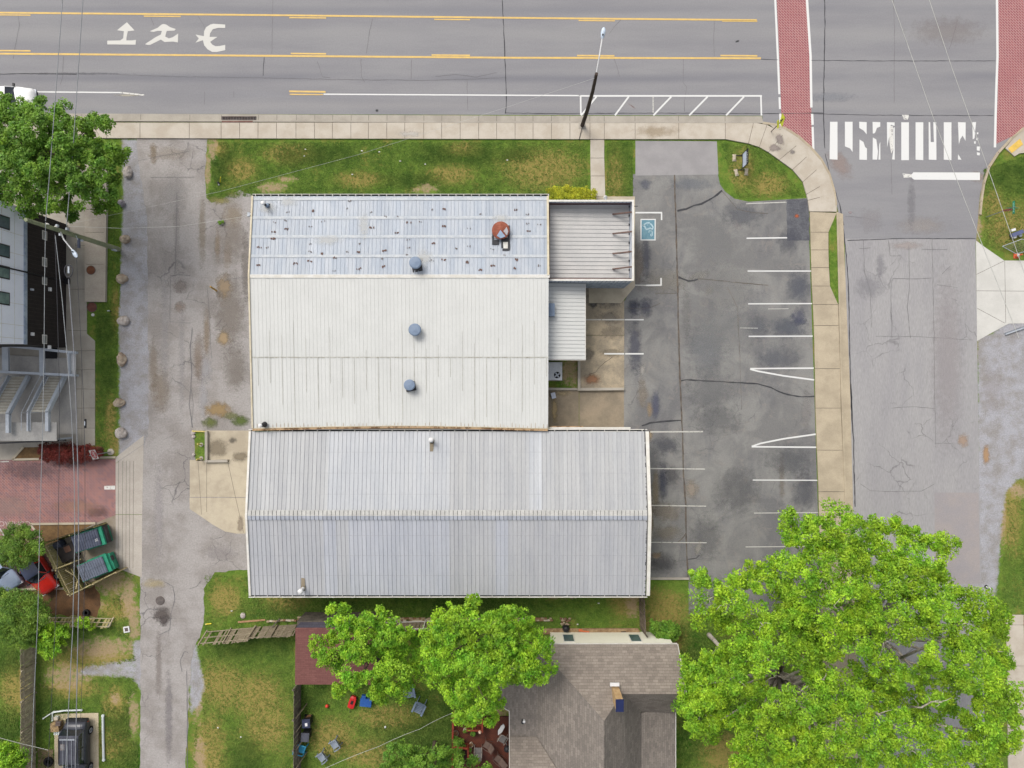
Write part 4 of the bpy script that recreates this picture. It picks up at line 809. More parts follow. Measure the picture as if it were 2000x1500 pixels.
# the rusted turbine vent with its patched lid and tar flashing
q = P(978, 450, 5.0); q.z = 4.45
b = MB(); b.tube([q, q + Vector((0, 0, .55))], .5, 20); rv = b.build('rusted_vent', m_rust, W)
b = MB(); b.lathe([(.68, -.05), (.68, .03), (.3, .14), (0, .2)], q + Vector((0, 0, .58)), 26); b.build('vent_cap', M('red_rust_lid', C(162, 96, 76), .8, C(138, 76, 58), 3, .15), rv)
b = MB(); c0 = q + Vector((0, 0, .74)); b.quad([c0 + Vector((-.02, -.02, .05)), c0 + Vector((-.3, -.45, .0)), c0 + Vector((0, -.64, -.02)), c0 + Vector((.36, -.5, .02))]); b.quad([c0 + Vector((.2, -.1, .02)), c0 + Vector((.48, -.42, -.02)), c0 + Vector((.58, -.1, 0)), c0 + Vector((.45, .22, 0))], 1)
b.build('patched_flap', [M('flap_blue', C(168, 188, 214), .4), M('flap_grey', C(190, 186, 190), .6)], rv)
b = MB(); zz = ztop(q.y - .9) + .05
for dx, dy, w_, h_ in [(-.6, -.4, .14, 1.3), (.62, -.45, .16, 1.9), (.12, -.85, .15, .9), (-.35, -.85, .42, .4), (.3, -.65, .5, .35), (.4, -1.42, .55, .18), (.65, -1.2, .14, .5)]:
    b.box((q.x + dx, q.y + dy, ztop(q.y + dy) + .045), (w_, h_, .02), Matrix.Rotation(-.119 * 1, 3, 'X'))
b.box((q.x + .36, q.y - 1.08, ztop(q.y - 1.08) + .05), (.36, .5, .015), None, 1); b.build('tar_flashing', [m_tar, m_trim], rv)
b = MB(); p = P(958, 582, 4.6); b.tube([p, p + Vector((-.25, .02, .02)), p + Vector((.08, -.03, .01))], .02, 5); b.build('loose_debris', m_dark, W)
for s_ in [(560, 392, .9, .5), (520, 404, .9, .6), (830, 505, .8, .9), (978, 425, .8, .4), (640, 470, 1.4, .5), (710, 440, .5, 1.4)]:
    p = P(s_[0], s_[1], 4.6); stainR(rN, p.x, p.y, ztop(p.y) + .042, slp, s_[2], s_[3], (226, 226, 222), .45)

# ---- the shop front annex with parapets
A = thing('storefront_annex', (5.8, 12, 0), 'square flat roofed annex with raised parapet, maroon flashing and four brown braces', 'shop building')
x0, x1, y0, y1 = 2.86, 9.42, 8.05, 14.26; zr, zp = 3.05, 4.3
b = MB(); b.prism([(x0 + .1, y0), (x1, y0), (x1, y1), (x0 + .1, y1)], 0, 3.0); b.build('wall', m_wallm, A)
rf = slope_roof('roof', A, y0 + .06, y1 - .06, x0 + .1, zr + .25, x1 - .1, zr, .325, .05, .04, [M('pale_standing_seam', C(209, 207, 204), .6, C(198, 197, 195), .6, .06, 8, tone=True), m_ribshade], None, axis='y')
def wallbox(b, a, c, mi=0): b.box(((a[0] + c[0]) / 2, (a[1] + c[1]) / 2, (a[2] + c[2]) / 2), (abs(a[0] - c[0]), abs(a[1] - c[1]), abs(a[2] - c[2])), None, mi)
b = MB(); wallbox(b, (x0, y1 - .06, 3.0), (x1, y1, zp)); wallbox(b, (x0, y0, 3.0), (x1, y0 + .06, zp)); wallbox(b, (x1 - .06, y0 + .06, 3.0), (x1, y1 - .06, zp)); parts(b, 'parapet', M('parapet_sheet', C(222, 227, 235), .6, C(210, 217, 228), 1), A)
b = MB(); wallbox(b, (x0, y1 - .08, 3.3), (x1 - .1, y1 - .062, zp - .55)); wallbox(b, (x0, y0 + .062, 3.2), (x1 - .1, y0 + .2, zp - .25)); wallbox(b, (x0 - .02, y0 + .1, 3.3), (x0 + .1, y1 - .1, 3.9)); parts(b, 'maroon_flashing', m_maroon, A)
b = MB(); wallbox(b, (x0 - .05, y1 - .1, zp), (x1 + .06, y1 + .04, zp + .04)); wallbox(b, (x0 - .05, y0 - .04, zp), (x1 + .06, y0 + .1, zp + .04)); wallbox(b, (x1 - .1, y0 + .1, zp), (x1 + .06, y1 - .1, zp + .04)); parts(b, 'coping', m_trim, A)
for py in (414, 452, 491, 521):
    p = P(1197, py + 4, 3.3); q2 = P(1232, py, 4.2); b = MB(); b.bar((p.x, p.y, 3.2), (x1 - .08, q2.y, 4.15), .1, .12); b.build('parapet_brace', m_rust, A)
b = MB()
for i in range(9):
    y = y0 + .3 + i * .72; b.box((x1 - .1, y, zr + .03), (.1, .16, .05))
parts(b, 'drain_slot', m_dark, A)
b = MB()
for i in range(21): b.box((x0 + .2 + i * .31, y0 - .02, 2.1), (.05, .03, 4.1)); b.box((x0 + .2 + i * .31, y1 - .075, 4.05), (.05, .03, .46))
parts(b, 'cladding_seam', m_wallm, A)
b = MB(); p = P(1177, 387, 2.2); b.tube([(p.x, y1 + .03, 3.6), (p.x + .05, y1 + .4, 3.9), (p.x + .1, y1 + .55, 3.4)], .05); b.lathe([(.16, 0), (.05, .3)], (p.x + .1, y1 + .55, 3.15), 12); b.build('wall_lamp', m_white, A)
b = MB(); b.box((x1 + .2, y1 - .35, 3.9), (.45, .04, .06)); b.build('bracket', m_black, A)

# ---- lean-to
Lt = thing('lean_to', (4.3, 5, 0), 'small white ribbed lean-to roof with a box on top, east of the warehouse', 'lean-to')
lx0, lx1, ly0, ly1 = 2.84, 5.82, 1.95, 8.0
b = MB(); b.prism([(lx0, ly0 + .12), (lx1 - .15, ly0 + .12), (lx1 - .15, ly1), (lx0, ly1)], 0, 2.75); b.build('wall', m_wallc, Lt)
slope_roof('roof', Lt, ly0, ly1, lx0, 3.3, lx1, 2.95, .305, .045, .035, [m_whiteroof, m_ribshade], lambda i, x: 1 if x < 7.4 else .93, axis='y')
b = MB(); b.box(((lx0 + lx1) / 2, ly0 - .03, 3.05), (lx1 - lx0 + .1, .06, .12), Matrix.Rotation(.117, 3, 'Y')); b.box((lx1 + .03, (ly0 + ly1) / 2, 2.9), (.05, ly1 - ly0, .14)); parts(b, 'fascia', m_trim, Lt)
b = MB(); wallbox(b, (2.84, P(0, 618, 3.5).y, 3.35), (P(1083, 600, 3.5).x, P(0, 593, 3.5).y, 3.78)); b.build('wall_unit', m_capb, Lt)

# ---- long metal building B
Bd = thing('long_metal_building', (-5, -10, 0), 'long low metal building with grey ribbed gable roof at the south of the block', 'warehouse')
bx0, bx1, bN, bS, zb, zbr = -20.42, 10.66, -3.70, -16.5, 4.0, 4.75; bR = -10.12
b = MB(); b.prism([(bx0 + .2, bS + .35), (bx1 - .2, bS + .35), (bx1 - .2, bN - .25), (bx0 + .2, bN - .25)], 0, 3.9); b.build('wall', m_wallc, Bd)
b = MB()
for s_ in (bx0 + .22, bx1 - .22): b.quad([(s_, bN - .2, 3.9), (s_, bR, zbr - .1), (s_, bS + .3, 3.9)])
parts(b, 'gable_wall', m_wallc, Bd)
rn_ = random.Random(8); t1 = {}
def tone_n(i, x):
    k = i // 3
    if k not in t1: t1[k] = rn_.uniform(.96, 1.02)
    t = t1[k]; px = 1000 + x / S / .92
    t *= .95
    if 635 < px < 870: t *= 1.1
    if 1028 < px < 1056: t *= 1.14
    if 502 < px < 540 and i % 3 == 1: t *= 1.07
    if i % 3 == 0 and not 635 < px < 870: t *= 1.06
    return (t * 1.0, t * 1.015, t * 1.04) if 635 < px < 870 or 1028 < px < 1056 else t
t2 = {}
def tone_s(i, x):
    k = i // 3
    if k not in t2: t2[k] = rn_.uniform(.95, 1.0)
    t = t2[k]; px = 1000 + x / S / .92
    t *= .95; v = (t, t, t)
    if 628 < px < 656 or 680 < px < 870 or 965 < px < 985: v = (t * 1.04, t * 1.06, t * 1.11)
    if i % 3 == 0: v = tuple(c * 1.04 for c in v)
    return v
scr = [MB(), MB()]; rr = random.Random(6); L_ = bx1 - .25 - bx0; cx = (bx0 + bx1 - .25) / 2
for f_ in (.25, .5, .75):
    for k_, y in ((0, bN + (bR - bN) * f_), (1, bS + (bR - bS) * f_)): scr[k_].box((cx, y, zb + (zbr - zb) * f_ + .006), (L_, .02, .01), None, 1)
for i in range(70):
    f_ = rr.random(); y = bN + (bS - bN) * f_; z = zb + (zbr - zb) * (1 - abs(2 * f_ - 1)); scr[0 if f_ < .5 else 1].box((bx1 - .3, y, z + .06), (.05, rr.uniform(.03, .12 if f_ > .15 else .6), .02), None, 2)
slope_roof('north_roof', Bd, bx0, bx1 - .25, bN, zb, bR, zbr, .325, .07, .035, [m_galv2, m_ribshade, m_tar], tone_n, rib_jit=.07, post=merge(scr[0]))
class _T(tuple): pass
def tone_s2(i, x): return tone_s(i, x)
slope_roof('south_roof', Bd, bx0, bx1 - .25, bS, zb, bR, zbr, .325, .07, .035, [M('ribbed_roof_sheet_south', C(198, 199, 203), .6, C(188, 190, 196), .5, .08, 8, tone=True, stretch=(2, .4, 1), metal=.1, spec=.4), m_ribshade, m_tar], tone_s2, rib_jit=.07, post=merge(scr[1]))
b = MB(); L_ = bx1 - .25 - bx0; cx = (bx0 + bx1 - .25) / 2
b.quad([(bx0, bR, zbr + .075), (bx0, bR - .34, zbr + .036), (bx1 - .25, bR - .34, zbr + .036), (bx1 - .25, bR, zbr + .075)], 1); b.quad([(bx0, bR + .42, zbr + .028), (bx0, bR, zbr + .075), (bx1 - .25, bR, zbr + .075), (bx1 - .25, bR + .42, zbr + .028)])
b.box((cx, bR, zbr + .078), (L_, .03, .02)); 
for i in range(95): b.box((bx0 + .04 + i * .3237, bR + .02, zbr + .078), (.025, .74, .012), None, 2)
b.build('ridge_cap', [M('ridge_pale', C(206, 205, 201), .6), M('ridge_blue', C(184, 189, 200), .6), m_ribshade], Bd)
b = MB()
for a_, c2 in (((bx1 - .12, bN, zb + .05), (bx1 - .06, bR, zbr + .06)), ((bx1 - .06, bR, zbr + .06), (bx1 - .04, bS, zb + .05))): b.bar(a_, c2, .26, .14)
for a_, c2 in (((bx0 - .02, bN, zb + .05), (bx0 - .02, bR, zbr + .06)), ((bx0 - .02, bR, zbr + .06), (bx0 - .02, bS, zb + .05))): b.bar(a_, c2, .16, .14)
parts(b, 'gable_trim', m_trim, Bd)
for sgn, yy, nm in ((1, bN, 'gutter'), (-1, bS, 'gutter')):
    b = MB(); b.box((cx, yy + sgn * .07, zb - .12), (L_, .12, .03)); b.box((cx, yy + sgn * .145, zb - .03), (L_ + .3, .05, .15), None, 1)
    for i in range(32): b.box((bx0 + .35 + i * .975, yy + sgn * .06, zb + .062), (.04, .16, .02), None, 1)
    b.build(nm, [m_dark, m_trim], Bd)
b = MB(); b.box((bx0 + 4, bN + .22, 3.6), (7.8, .1, .2)); b.box((-5, bN + .22, 3.7), (16, .12, .14), None, 0); p0 = P(1133, 836, 3.8); b.box((6.1, bN + .24, 3.7), (6.4, .13, .12), None, 1); b.box((4.3, bN + .3, 3.5), (2.6, .16, .1), None, 2); b.build('eave_flashing', [m_cream, m_trim, m_rusty], Bd)
def soil(px, py, bpx, bpy):
    p = P(bpx, bpy, 4.3); zz = 4.12
    b = MB(); b.box((p.x, p.y, zz + .05), (.34, .36, .05)); b.box((p.x + .0, p.y + (.45 if py > 1000 else -.45), zz + .06), (.28, .7, .03)); f = b.build('roof_vent', M('vent_flashing_%d' % px, C(150, 138, 118), .8), Bd)
    b = MB(); t = P(px, py, 4.95); b.tube([(p.x, p.y, zz), (t.x, t.y, 4.85)], .13, 12); b.build('vent_pipe', m_white, f)
    b = MB(); b.lathe([(.2, -.12), (.2, .02), (.13, .1), (0, .13)], (t.x, t.y, 4.9), 18); b.build('vent_cap', m_white, f)
soil(841.5, 859.5, 843, 862); soil(586, 1156, 591, 1150)

# ---- apartment block on the west edge
Ap = thing('apartment_block', (-40, 5, 0), 'tall apartment block with black lower siding and pale blue panels above', 'building')
XW = -870 * S
def onwall(px, py):                     # photo point lying on the facade plane -> (y, z)
    z = H * (1 - 870 / (1000 - px)); return (750 - py) * S * (1 - z / H), z
yn, ys = (750 - 438) * S, 3.05
b = MB(); wallbox(b, (XW - 14, ys, 0), (XW, yn, 4.72)); b.build('lower_wall', m_blackw, Ap)
b = MB(); wallbox(b, (XW - 14.05, ys + .02, 4.72), (XW - .06, yn + .03, 12)); b.build('upper_wall', m_whitew, Ap)
b = MB(); wallbox(b, (XW - .06, ys, 4.7), (XW + .05, yn + .03, 4.95)); b.build('ledge', m_wallm, Ap)
b = MB()
for i in range(33): wallbox(b, (XW, ys + .1 + i * .31, 0), (XW + .012, ys + .12 + i * .31, 4.7))
b.build('siding_seam', M('siding_seam', C(70, 62, 60), .8), Ap)
b = MB()
for z in (5.9, 7.2, 9): wallbox(b, (XW - .06, ys, z), (XW - .045, yn, z + .03))
for py in (405, 470, 507, 545, 600, 640, 665): y = (750 - py) * S * .94; wallbox(b, (XW - .058, y, 4.95), (XW - .047, y + .03, 12))
parts(b, 'panel_joint', m_trim, Ap)
yb = (750 - 550) * S; b = MB(); b.tube([(XW + .07, yb, .3), (XW + .07, yb, 12)], .06, 8); b.box((XW + .2, yb, .25), (.35, .5, .3)); b.build('downspout', m_black, Ap)
for px0, py0, py1 in [(20, 428, 445), (20, 483, 500), (20, 525, 541), (20, 575, 592)]:
    ya, za = onwall(px0, (py0 + py1) / 2 + 1); hw = .42
    b = MB(); wallbox(b, (XW - .07, ya - hw - .06, za), (XW - .02, ya + hw + .06, za + 1.75)); wn = b.build('window', m_black, Ap)
    b = MB(); wallbox(b, (XW - .05, ya - hw + .03, za + .09), (XW - .012, ya + hw - .03, za + 1.66)); b.build('pane', M('curtained_pane_%d' % py0, C(134, 158, 150), .2, C(110, 132, 128), 2, .05) if py0 > 500 else m_glass, wn)
for py in (461, 513, 548.5, 663):
    ya, za = onwall(91, py); yb_, zb_ = onwall(83, py)
    b = MB(); wallbox(b, (XW, ya - .36, za - .02), (XW + .03, ya + .36, zb_ + .05)); wn = b.build('window', m_trim, Ap)
    b = MB(); wallbox(b, (XW + .01, ya - .3, za + .04), (XW + .035, ya + .3, zb_ - .02)); b.build('pane', M('frosted_pane_%d' % int(py), C(150, 152, 150), .3), wn)
for px, py, w_, nm, mm in [(96, 565, .4, 'wall_lamp', m_white), (95, 678, .4, 'wall_lamp', m_white), (61, 565.5, .25, 'vent_hood', m_steel), (62, 652.5, .35, 'vent_hood', m_white)]:
    ya, za = onwall(px, py); b = MB(); wallbox(b, (XW, ya - w_ / 2 + .05, za - .12), (XW + .14, ya + w_ / 2 - .05, za + .12)); b.lathe([(.02, -w_ / 2 + .04), (.11, -w_ / 4), (.11, w_ / 4), (.02, w_ / 2 - .04)], (XW + .07, ya, za), 10, 0, 'y'); b.build(nm, mm, Ap)

# ---- steel stair at the end of the apartment block
St = thing('steel_staircase', (-37, -2, 0), 'galvanised steel staircase with two flights and landings at the end of the apartment block', 'staircase')
m_tread = M('stair_tread', C(200, 196, 184), .9, C(186, 180, 166), 2)
def GP(px, py, z): return P(px, py, z)
b = MB()
zt = 1.1
for a_, c2 in [((-40, 670), (150, 689)), ((-40, 724), (147, 733))]: b.bar(P(*a_, zt), P(*c2, zt), .2, .25)
for x_, y_ in ((11, 673), (82, 681)): b.bar(P(x_, y_, zt - .02), P(x_ + 1, y_ + 53, zt - .02), .5 if x_ < 50 else .36, .2)
b.bar(P(134.5, 688, zt), P(136, 732, zt), .14, .2)
for x_, y_ in ((11, 673), (82, 681), (135, 688), (12, 727), (82, 730), (136, 733)): q = P(x_, y_, zt); b.bar((q.x, q.y, 0), (q.x, q.y, zt), .18, .18)
b.build('frame', m_steel, St)
b = MB(); q = P(142, 710, .9); b.box((q.x, q.y, .85), (.42, 1.85, .12)); b.build('side_panel', m_white, St)
b = MB(); b.prism(PX([(-60, 690), (150, 700), (150, 848), (-60, 850)]), .05, .12); b.build('floor_slab', M('stair_slab', C(196, 192, 186), .9, C(176, 173, 170), .6), St)
b = MB(); b.prism(PX([(85, 765), (106, 765), (98, 800), (72, 800)]), .12, .135); b.prism(PX([(-10, 770), (14, 770), (0, 800), (-20, 800)]), .12, .135); parts(b, 'brick_panel', m_brickp, St)
b = MB(); b.box(P(95, 690, .13), (1.4, .9, .04), None, 0); b.build('dark_opening', m_dark, St)
def flight(xa, xb, z0, z1, ya, yb, n):
    y0_, y1_ = (750 - ya) * S, (750 - yb) * S
    fl = MB()
    for i in range(n):
        t = (i + .5) / n; y = y0_ + (y1_ - y0_) * t; z = z0 + (z1 - z0) * t
        fl.box(((xa + xb) / 2, y, z), (xb - xa, abs(y1_ - y0_) / n * .9, .05)); fl.box(((xa + xb) / 2, y + abs(y1_ - y0_) / n * .45, z - .03), (xb - xa, .05, .08), None, 1)
    o = fl.build('flight', [m_tread, m_joint], St)
    for x in (xa, xb):
        s_ = MB(); s_.bar((x, y0_, z0 + .15), (x, y1_, z1 + .15), .12 if x == xa else .26, .32); s_.bar((x, y1_, z1 + .1), (x, y1_ - 1.5, z1 + .1), .12 if x == xa else .26, .3); s_.build('stringer', m_steel, o)
    for x in (xa + .06, (xa + xb) / 2, ):
        s_ = MB(); s_.tube([(x, y0_, z0 + 1.0), (x, y1_, z1 + 1.0), (x, y1_ - 1.4, z1 + 1.0)], .022, 6)
        for t in (0, .33, .66, 1): s_.tube([(x, y0_ + (y1_ - y0_) * t, z0 + (z1 - z0) * t), (x, y0_ + (y1_ - y0_) * t, z0 + (z1 - z0) * t + 1)], .016, 5)
        s_.build('handrail', m_steel, o)
zq = lambda px, X: H * (1 + X / S / (1000 - px))
flight(-38.9, -37.35, .15, 2.3, 735, 803, 13)
flight(-41.9, -40.3, .3, 2.6, 735, 806, 13)
b = MB(); b.box((-40.5, (750 - 843) * S * .96, 2.25), (7.6, 1.5, .12)); b.bar((-44, -4.9, 2.0), (-36.2, -4.55, 2.0), .12, .25, 1); b.build('landing', [M('landing_slab', C(178, 176, 172), .9, C(160, 158, 156), 1), m_black], St)  # the black bar is the landing's edge shadow built as a dark strip
b = MB()
for X in (-36.9, -43.5): b.bar((X, -4.5, 0), (X, -4.5, 2.2), .15, .15)
parts(b, 'post', m_steel, St)

# ---- house with the shingle roof
def shingle(name, c1, c2, rot=0):
    N = Nd(name); v = N.map((1, 1, 1), (0, 0, R(rot)))
    x = N.n('ShaderNodeTexBrick'); x.offset = .37; N.l(v, x.inputs['Vector']); x.inputs['Scale'].default_value = 1; x.inputs['Brick Width'].default_value = .42; x.inputs['Row Height'].default_value = .16
    x.inputs['Mortar Size'].default_value = .012; x.inputs['Color1'].default_value = c1; x.inputs['Color2'].default_value = c2; x.inputs['Mortar'].default_value = mul(c2, .75); x.inputs['Mortar Smooth'].default_value = .5; x.inputs['Bias'].default_value = -.1
    g = N.ramp(N.noise(.6, 6, .6), .35, .7); col = N.mix(N.math('MULTIPLY', g, .4), x.outputs[0], mul(c2, .8))
    f = N.math('ADD', N.math('MULTIPLY', N.math('SUBTRACT', N.noise(10, 4, .75), .5), .8), 1); cc = N.n('ShaderNodeCombineColor'); [N.l(f, cc.inputs[i]) for i in range(3)]
    N.col(N.mix(1.0, col, cc.outputs[0], 'MULTIPLY')); N.b.inputs['Roughness'].default_value = .95; N.b.inputs['Specular IOR Level'].default_value = .15; return N.m
m_shH = shingle('shingle_courses', C(156, 146, 136), C(132, 123, 115)); m_shV = shingle('shingle_courses_turned', C(152, 143, 135), C(128, 121, 115), 90)
Ho = thing('shingle_house', (8, -26, 0), 'house with brown shingle hip roof, cream wall and chimney at the bottom of the photo', 'house')
eN = -20.70; zeh = 3.0; yWr = -23.4; zWr = 5.9; xE = 13.16; ap = Vector((6.77, -24.74, 7.2)); bot = -44.0
def face(b, pts, mi=0):
    pts = [Vector(p) for p in pts]
    if (pts[1] - pts[0]).cross(pts[2] - pts[0]).z < 0: pts = pts[::-1]
    b.quad(pts, mi)
sN = (zWr - zeh) / (eN - yWr)
nw = Vector((1.96, eN, zeh)); yA = ap.y
zN = lambda y: zeh + (eN - y) * (ap.z - zeh) / (eN - ap.y)
# north slope (wing and hip share the plane)
zW = zN(yWr)
b = MB(); xv = 9.2
xh = nw.x + (ap.x - nw.x) * ((eN - yWr) / (eN - ap.y))
face(b, [nw, (xE, eN, zeh), (xE, yWr, zW), (xh, yWr, zW)]); 
xr = ap.x + (xv - ap.x) * .55
face(b, [(xh, yWr, zW), (8.3, yWr, zW), ap])
b.build('north_roof', m_shH, Ho)
b = MB(); swr = yWr - (zW - zeh)*.93
face(b, [(8.0, yWr, zW), (xE, yWr, zW), (xE, swr, zeh + .2), (10.3, swr, zeh + .2)]); b.build('wing_south_roof', m_shH, Ho)
b = MB()
ze = zeh + .3; xe = 10.15
face(b, [ap, (8.3, yWr, zW), (xe, swr + .3, ze + .2), (xe, bot, ze), (ap.x, bot, ap.z)])
b.build('east_roof', m_shV, Ho)
b = MB(); face(b, [(xe, swr + .0, ze + .02), (13.05, swr + .0, 2.75), (13.05, bot, 2.75), (xe, bot, ze + .02)]); b.build('porch_roof', m_shV, Ho)
b = MB(); face(b, [nw, ap, (ap.x, bot, ap.z), (nw.x, bot, zeh)]); b.build('west_roof', m_shV, Ho)
dkx = -.18
b = MB(); face(b, [(nw.x, -22.0, zeh + .001), (nw.x, bot, zeh + .001), (dkx, bot, 2.72), (dkx, -26.2, 2.72), (-1.3, -25.6, 2.6), (-1.3, -23.0, 2.6)]); b.build('back_porch_roof', m_shV, Ho)
# small cross gable on the west slope
b = MB(); face(b, [(-.15, -28.05, 3.0), (1.95, -28.05, 3.05), (4.1, -30.6, 5.0), (-.15, -30.6, 5.0)]); face(b, [(-.15, -30.6, 5.0), (4.1, -30.6, 5.0), (1.95, -33.2, 3.05), (-.15, -33.2, 3.0)]); b.build('cross_gable_roof', m_shH, Ho)
b = MB()
b.prism([(1.9, -38), (13.0, -38), (13.0, swr + .3), (12.9, eN - .25), (3.2, eN - .25), (3.2, -22), (1.9, -22)], 0, 2.6)
for yy in (eN - .26,): b.box(((3.2 + 12.9) / 2, yy + .12, 1.4), (9.7, .05, 2.8))
b.quad([(12.9, eN - .2, 2.6), (12.9, yWr, zW - .15), (12.9, swr + .3, 2.6)])
b.build('wall', m_wallc, Ho)
def houswin(px0, px1, pyt, pyb):
    yw = eN - .11
    b = MB(); xa, xb = P(px0, 0, 1.6).x, P(px1, 0, 1.6).x
    wallbox(b, (xa - .07, yw, .75), (xb + .07, yw + .06, 2.35)); o = b.build('window', m_trim, Ho)
    b = MB(); wallbox(b, (xa, yw + .02, .85), (xb, yw + .08, 1.55)); wallbox(b, (xa, yw + .02, 1.6), (xb, yw + .08, 2.25)); b.build('pane', m_glass, o)
houswin(1101, 1120, 0, 0); houswin(1231, 1250, 0, 0)
b = MB(); b.box((2.0 + 5.6, eN + .02, zeh - .06), (11.1, .05, .14)); b.box((xE + .03, (eN + yWr) / 2, (zeh + zW) / 2), (.04, 3.9, .12), Matrix.Rotation(math.atan2(-(zW - zeh), (eN - yWr)), 3, 'X')); b.box((13.09, -30, 2.72), (.05, 16, .1)); b.box((dkx - .03, -33, 2.66), (.06, 14, .1)); b.bar((-1.3, -25.6, 2.6), (dkx, -26.2, 2.68), .06, .1); parts(b, 'fascia', m_trim, Ho)
# chimney
p = P(1210, 1377, 7.6); q = Vector((P(1205, 1357, 6.6).x, P(1205, 1357, 6.6).y))
cxm, cym = p.x, p.y
b = MB(); b.box((cxm, cym, 6.3), (.52, .85, 2.7)); ch = b.build('chimney', M('chimney_siding', C(206, 176, 132), .8, C(186, 152, 108), 3), Ho)
b = MB(); b.box((cxm, cym, 7.68), (.58, .9, .06)); b.build('chimney_cap', M('navy_cap', C(38, 48, 92), .4), ch)
b = MB(); b.box((cxm - .1, cym + .75, 5.9), (.7, .25, .1)); b.build('chimney_flashing', m_white, ch)
b = MB(); b.lathe([(.09, 0), (.09, .35), (.13, .36), (.13, .45)], P(1021, 1406, 4.3), 12); b.build('roof_vent_pipe', m_black, Ho); b = MB(); b.lathe([(.1, 0), (.1, .25), (0, .3)], P(1023.5, 1407, 4.5), 12); b.build('roof_vent_pipe', m_white, Ho)

# ---- shed with red brown roof
Sh = thing('garden_shed', (-14, -22, 0), 'garden shed with red-brown shingle roof partly under the leafy tree', 'shed')
m_shR = shingle('red_shingles', C(142, 98, 92), C(128, 86, 82), 0); m_shD = shingle('dark_shingles', C(84, 82, 92), C(72, 70, 80), 0)
a0 = P(576, 1337, 2.3); a1 = P(735, 1337, 2.3); r0 = P(576, 1226, 3.3); r1 = P(735, 1226, 3.3); n0 = P(600, 1216, 2.3); n1 = P(735, 1216, 2.3)
b = MB(); face(b, [a0, a1, r1, P(577, 1226, 3.3)]); b.build('front_roof', m_shR, Sh)
b = MB(); face(b, [P(577, 1226, 3.3), r1, (n1.x, n1.y + .25, 2.9), (n0.x - .35, n0.y + .25, 2.9)]); b.build('back_roof', m_shD, Sh)
b = MB(); b.prism([(a0.x + .15, a0.y + .15), (a1.x - .15, a0.y + .15), (a1.x - .15, n0.y + .1), (a0.x + .15, n0.y + .1)], 0, 2.2); b.build('wall', m_woodd, Sh)
# ================================================================== TREES AND SHRUBS
def leafmat(name, c, c2, trans=.26):
    N = Nd(name); a = N.attr('tone').outputs['Color']
    g = N.mix(N.ramp(N.noise(1.3, 4, .6), .35, .65), c, c2); col = N.mix(1.0, g, a, 'MULTIPLY')
    N.col(col); N.b.inputs['Roughness'].default_value = .55; N.b.inputs['Specular IOR Level'].default_value = .25
    t = N.n('ShaderNodeBsdfTranslucent'); N.l(N.mix(1.0, col, (1.1, 1.2, .6, 1), 'MULTIPLY'), t.inputs[0])
    mx = N.n('ShaderNodeMixShader'); mx.inputs[0].default_value = trans
    N.l(N.b.outputs[0], mx.inputs[1]); N.l(t.outputs[0], mx.inputs[2]); N.l(mx.outputs[0], N.o.inputs[0]); return N.m
m_leafA = leafmat('lime_leaves', C(178, 216, 58), C(124, 178, 44))
m_leafB = leafmat('bright_green_leaves', C(174, 216, 60), C(114, 174, 42))
m_leafC = leafmat('mid_green_leaves', C(142, 182, 66), C(98, 146, 50))
m_leafD = leafmat('dense_green_leaves', C(138, 172, 66), C(96, 136, 48), .2)
m_leafY = leafmat('yellow_shrub_leaves', C(214, 214, 62), C(170, 178, 48), .25)
m_leafR = leafmat('red_shrub_leaves', C(130, 52, 46), C(88, 46, 38), .15)
m_bark = M('grey_bark', C(206, 198, 186), .9, C(170, 160, 146), 3, .2)
m_barkd = M('brown_bark', C(112, 98, 82), .95, C(88, 76, 64), 3, .2)
def clumps_in(poly, spacing, z_edge, z_top, seed, inset=.0, jz=1.0, holes=()):
    r = np.random.RandomState(seed); p = np.array(poly, float); x0, y0 = p.min(0); x1, y1 = p.max(0); out = []
    cand = np.stack([r.uniform(x0, x1, 6000), r.uniform(y0, y1, 6000)], 1); d = sd_poly(cand[:, 0], cand[:, 1], poly); mx = d.max()
    for (x, y), dd in zip(cand, d):
        if dd < inset: continue
        if any(((x - hx) / hr) ** 2 + ((y - hy) / hq) ** 2 < 1 for hx, hy, hr, hq in holes): continue
        if all((x - a) ** 2 + (y - b_) ** 2 > (spacing * (.75 + .4 * r.rand())) ** 2 for a, b_, *_ in out[-400:]):
            t = min(1, dd / (mx * .75)); z = z_edge + (z_top - z_edge) * math.sqrt(max(0, 1 - (1 - t) ** 2)) + r.uniform(-jz, jz)
            out.append((x, y, z, dd))
    return out
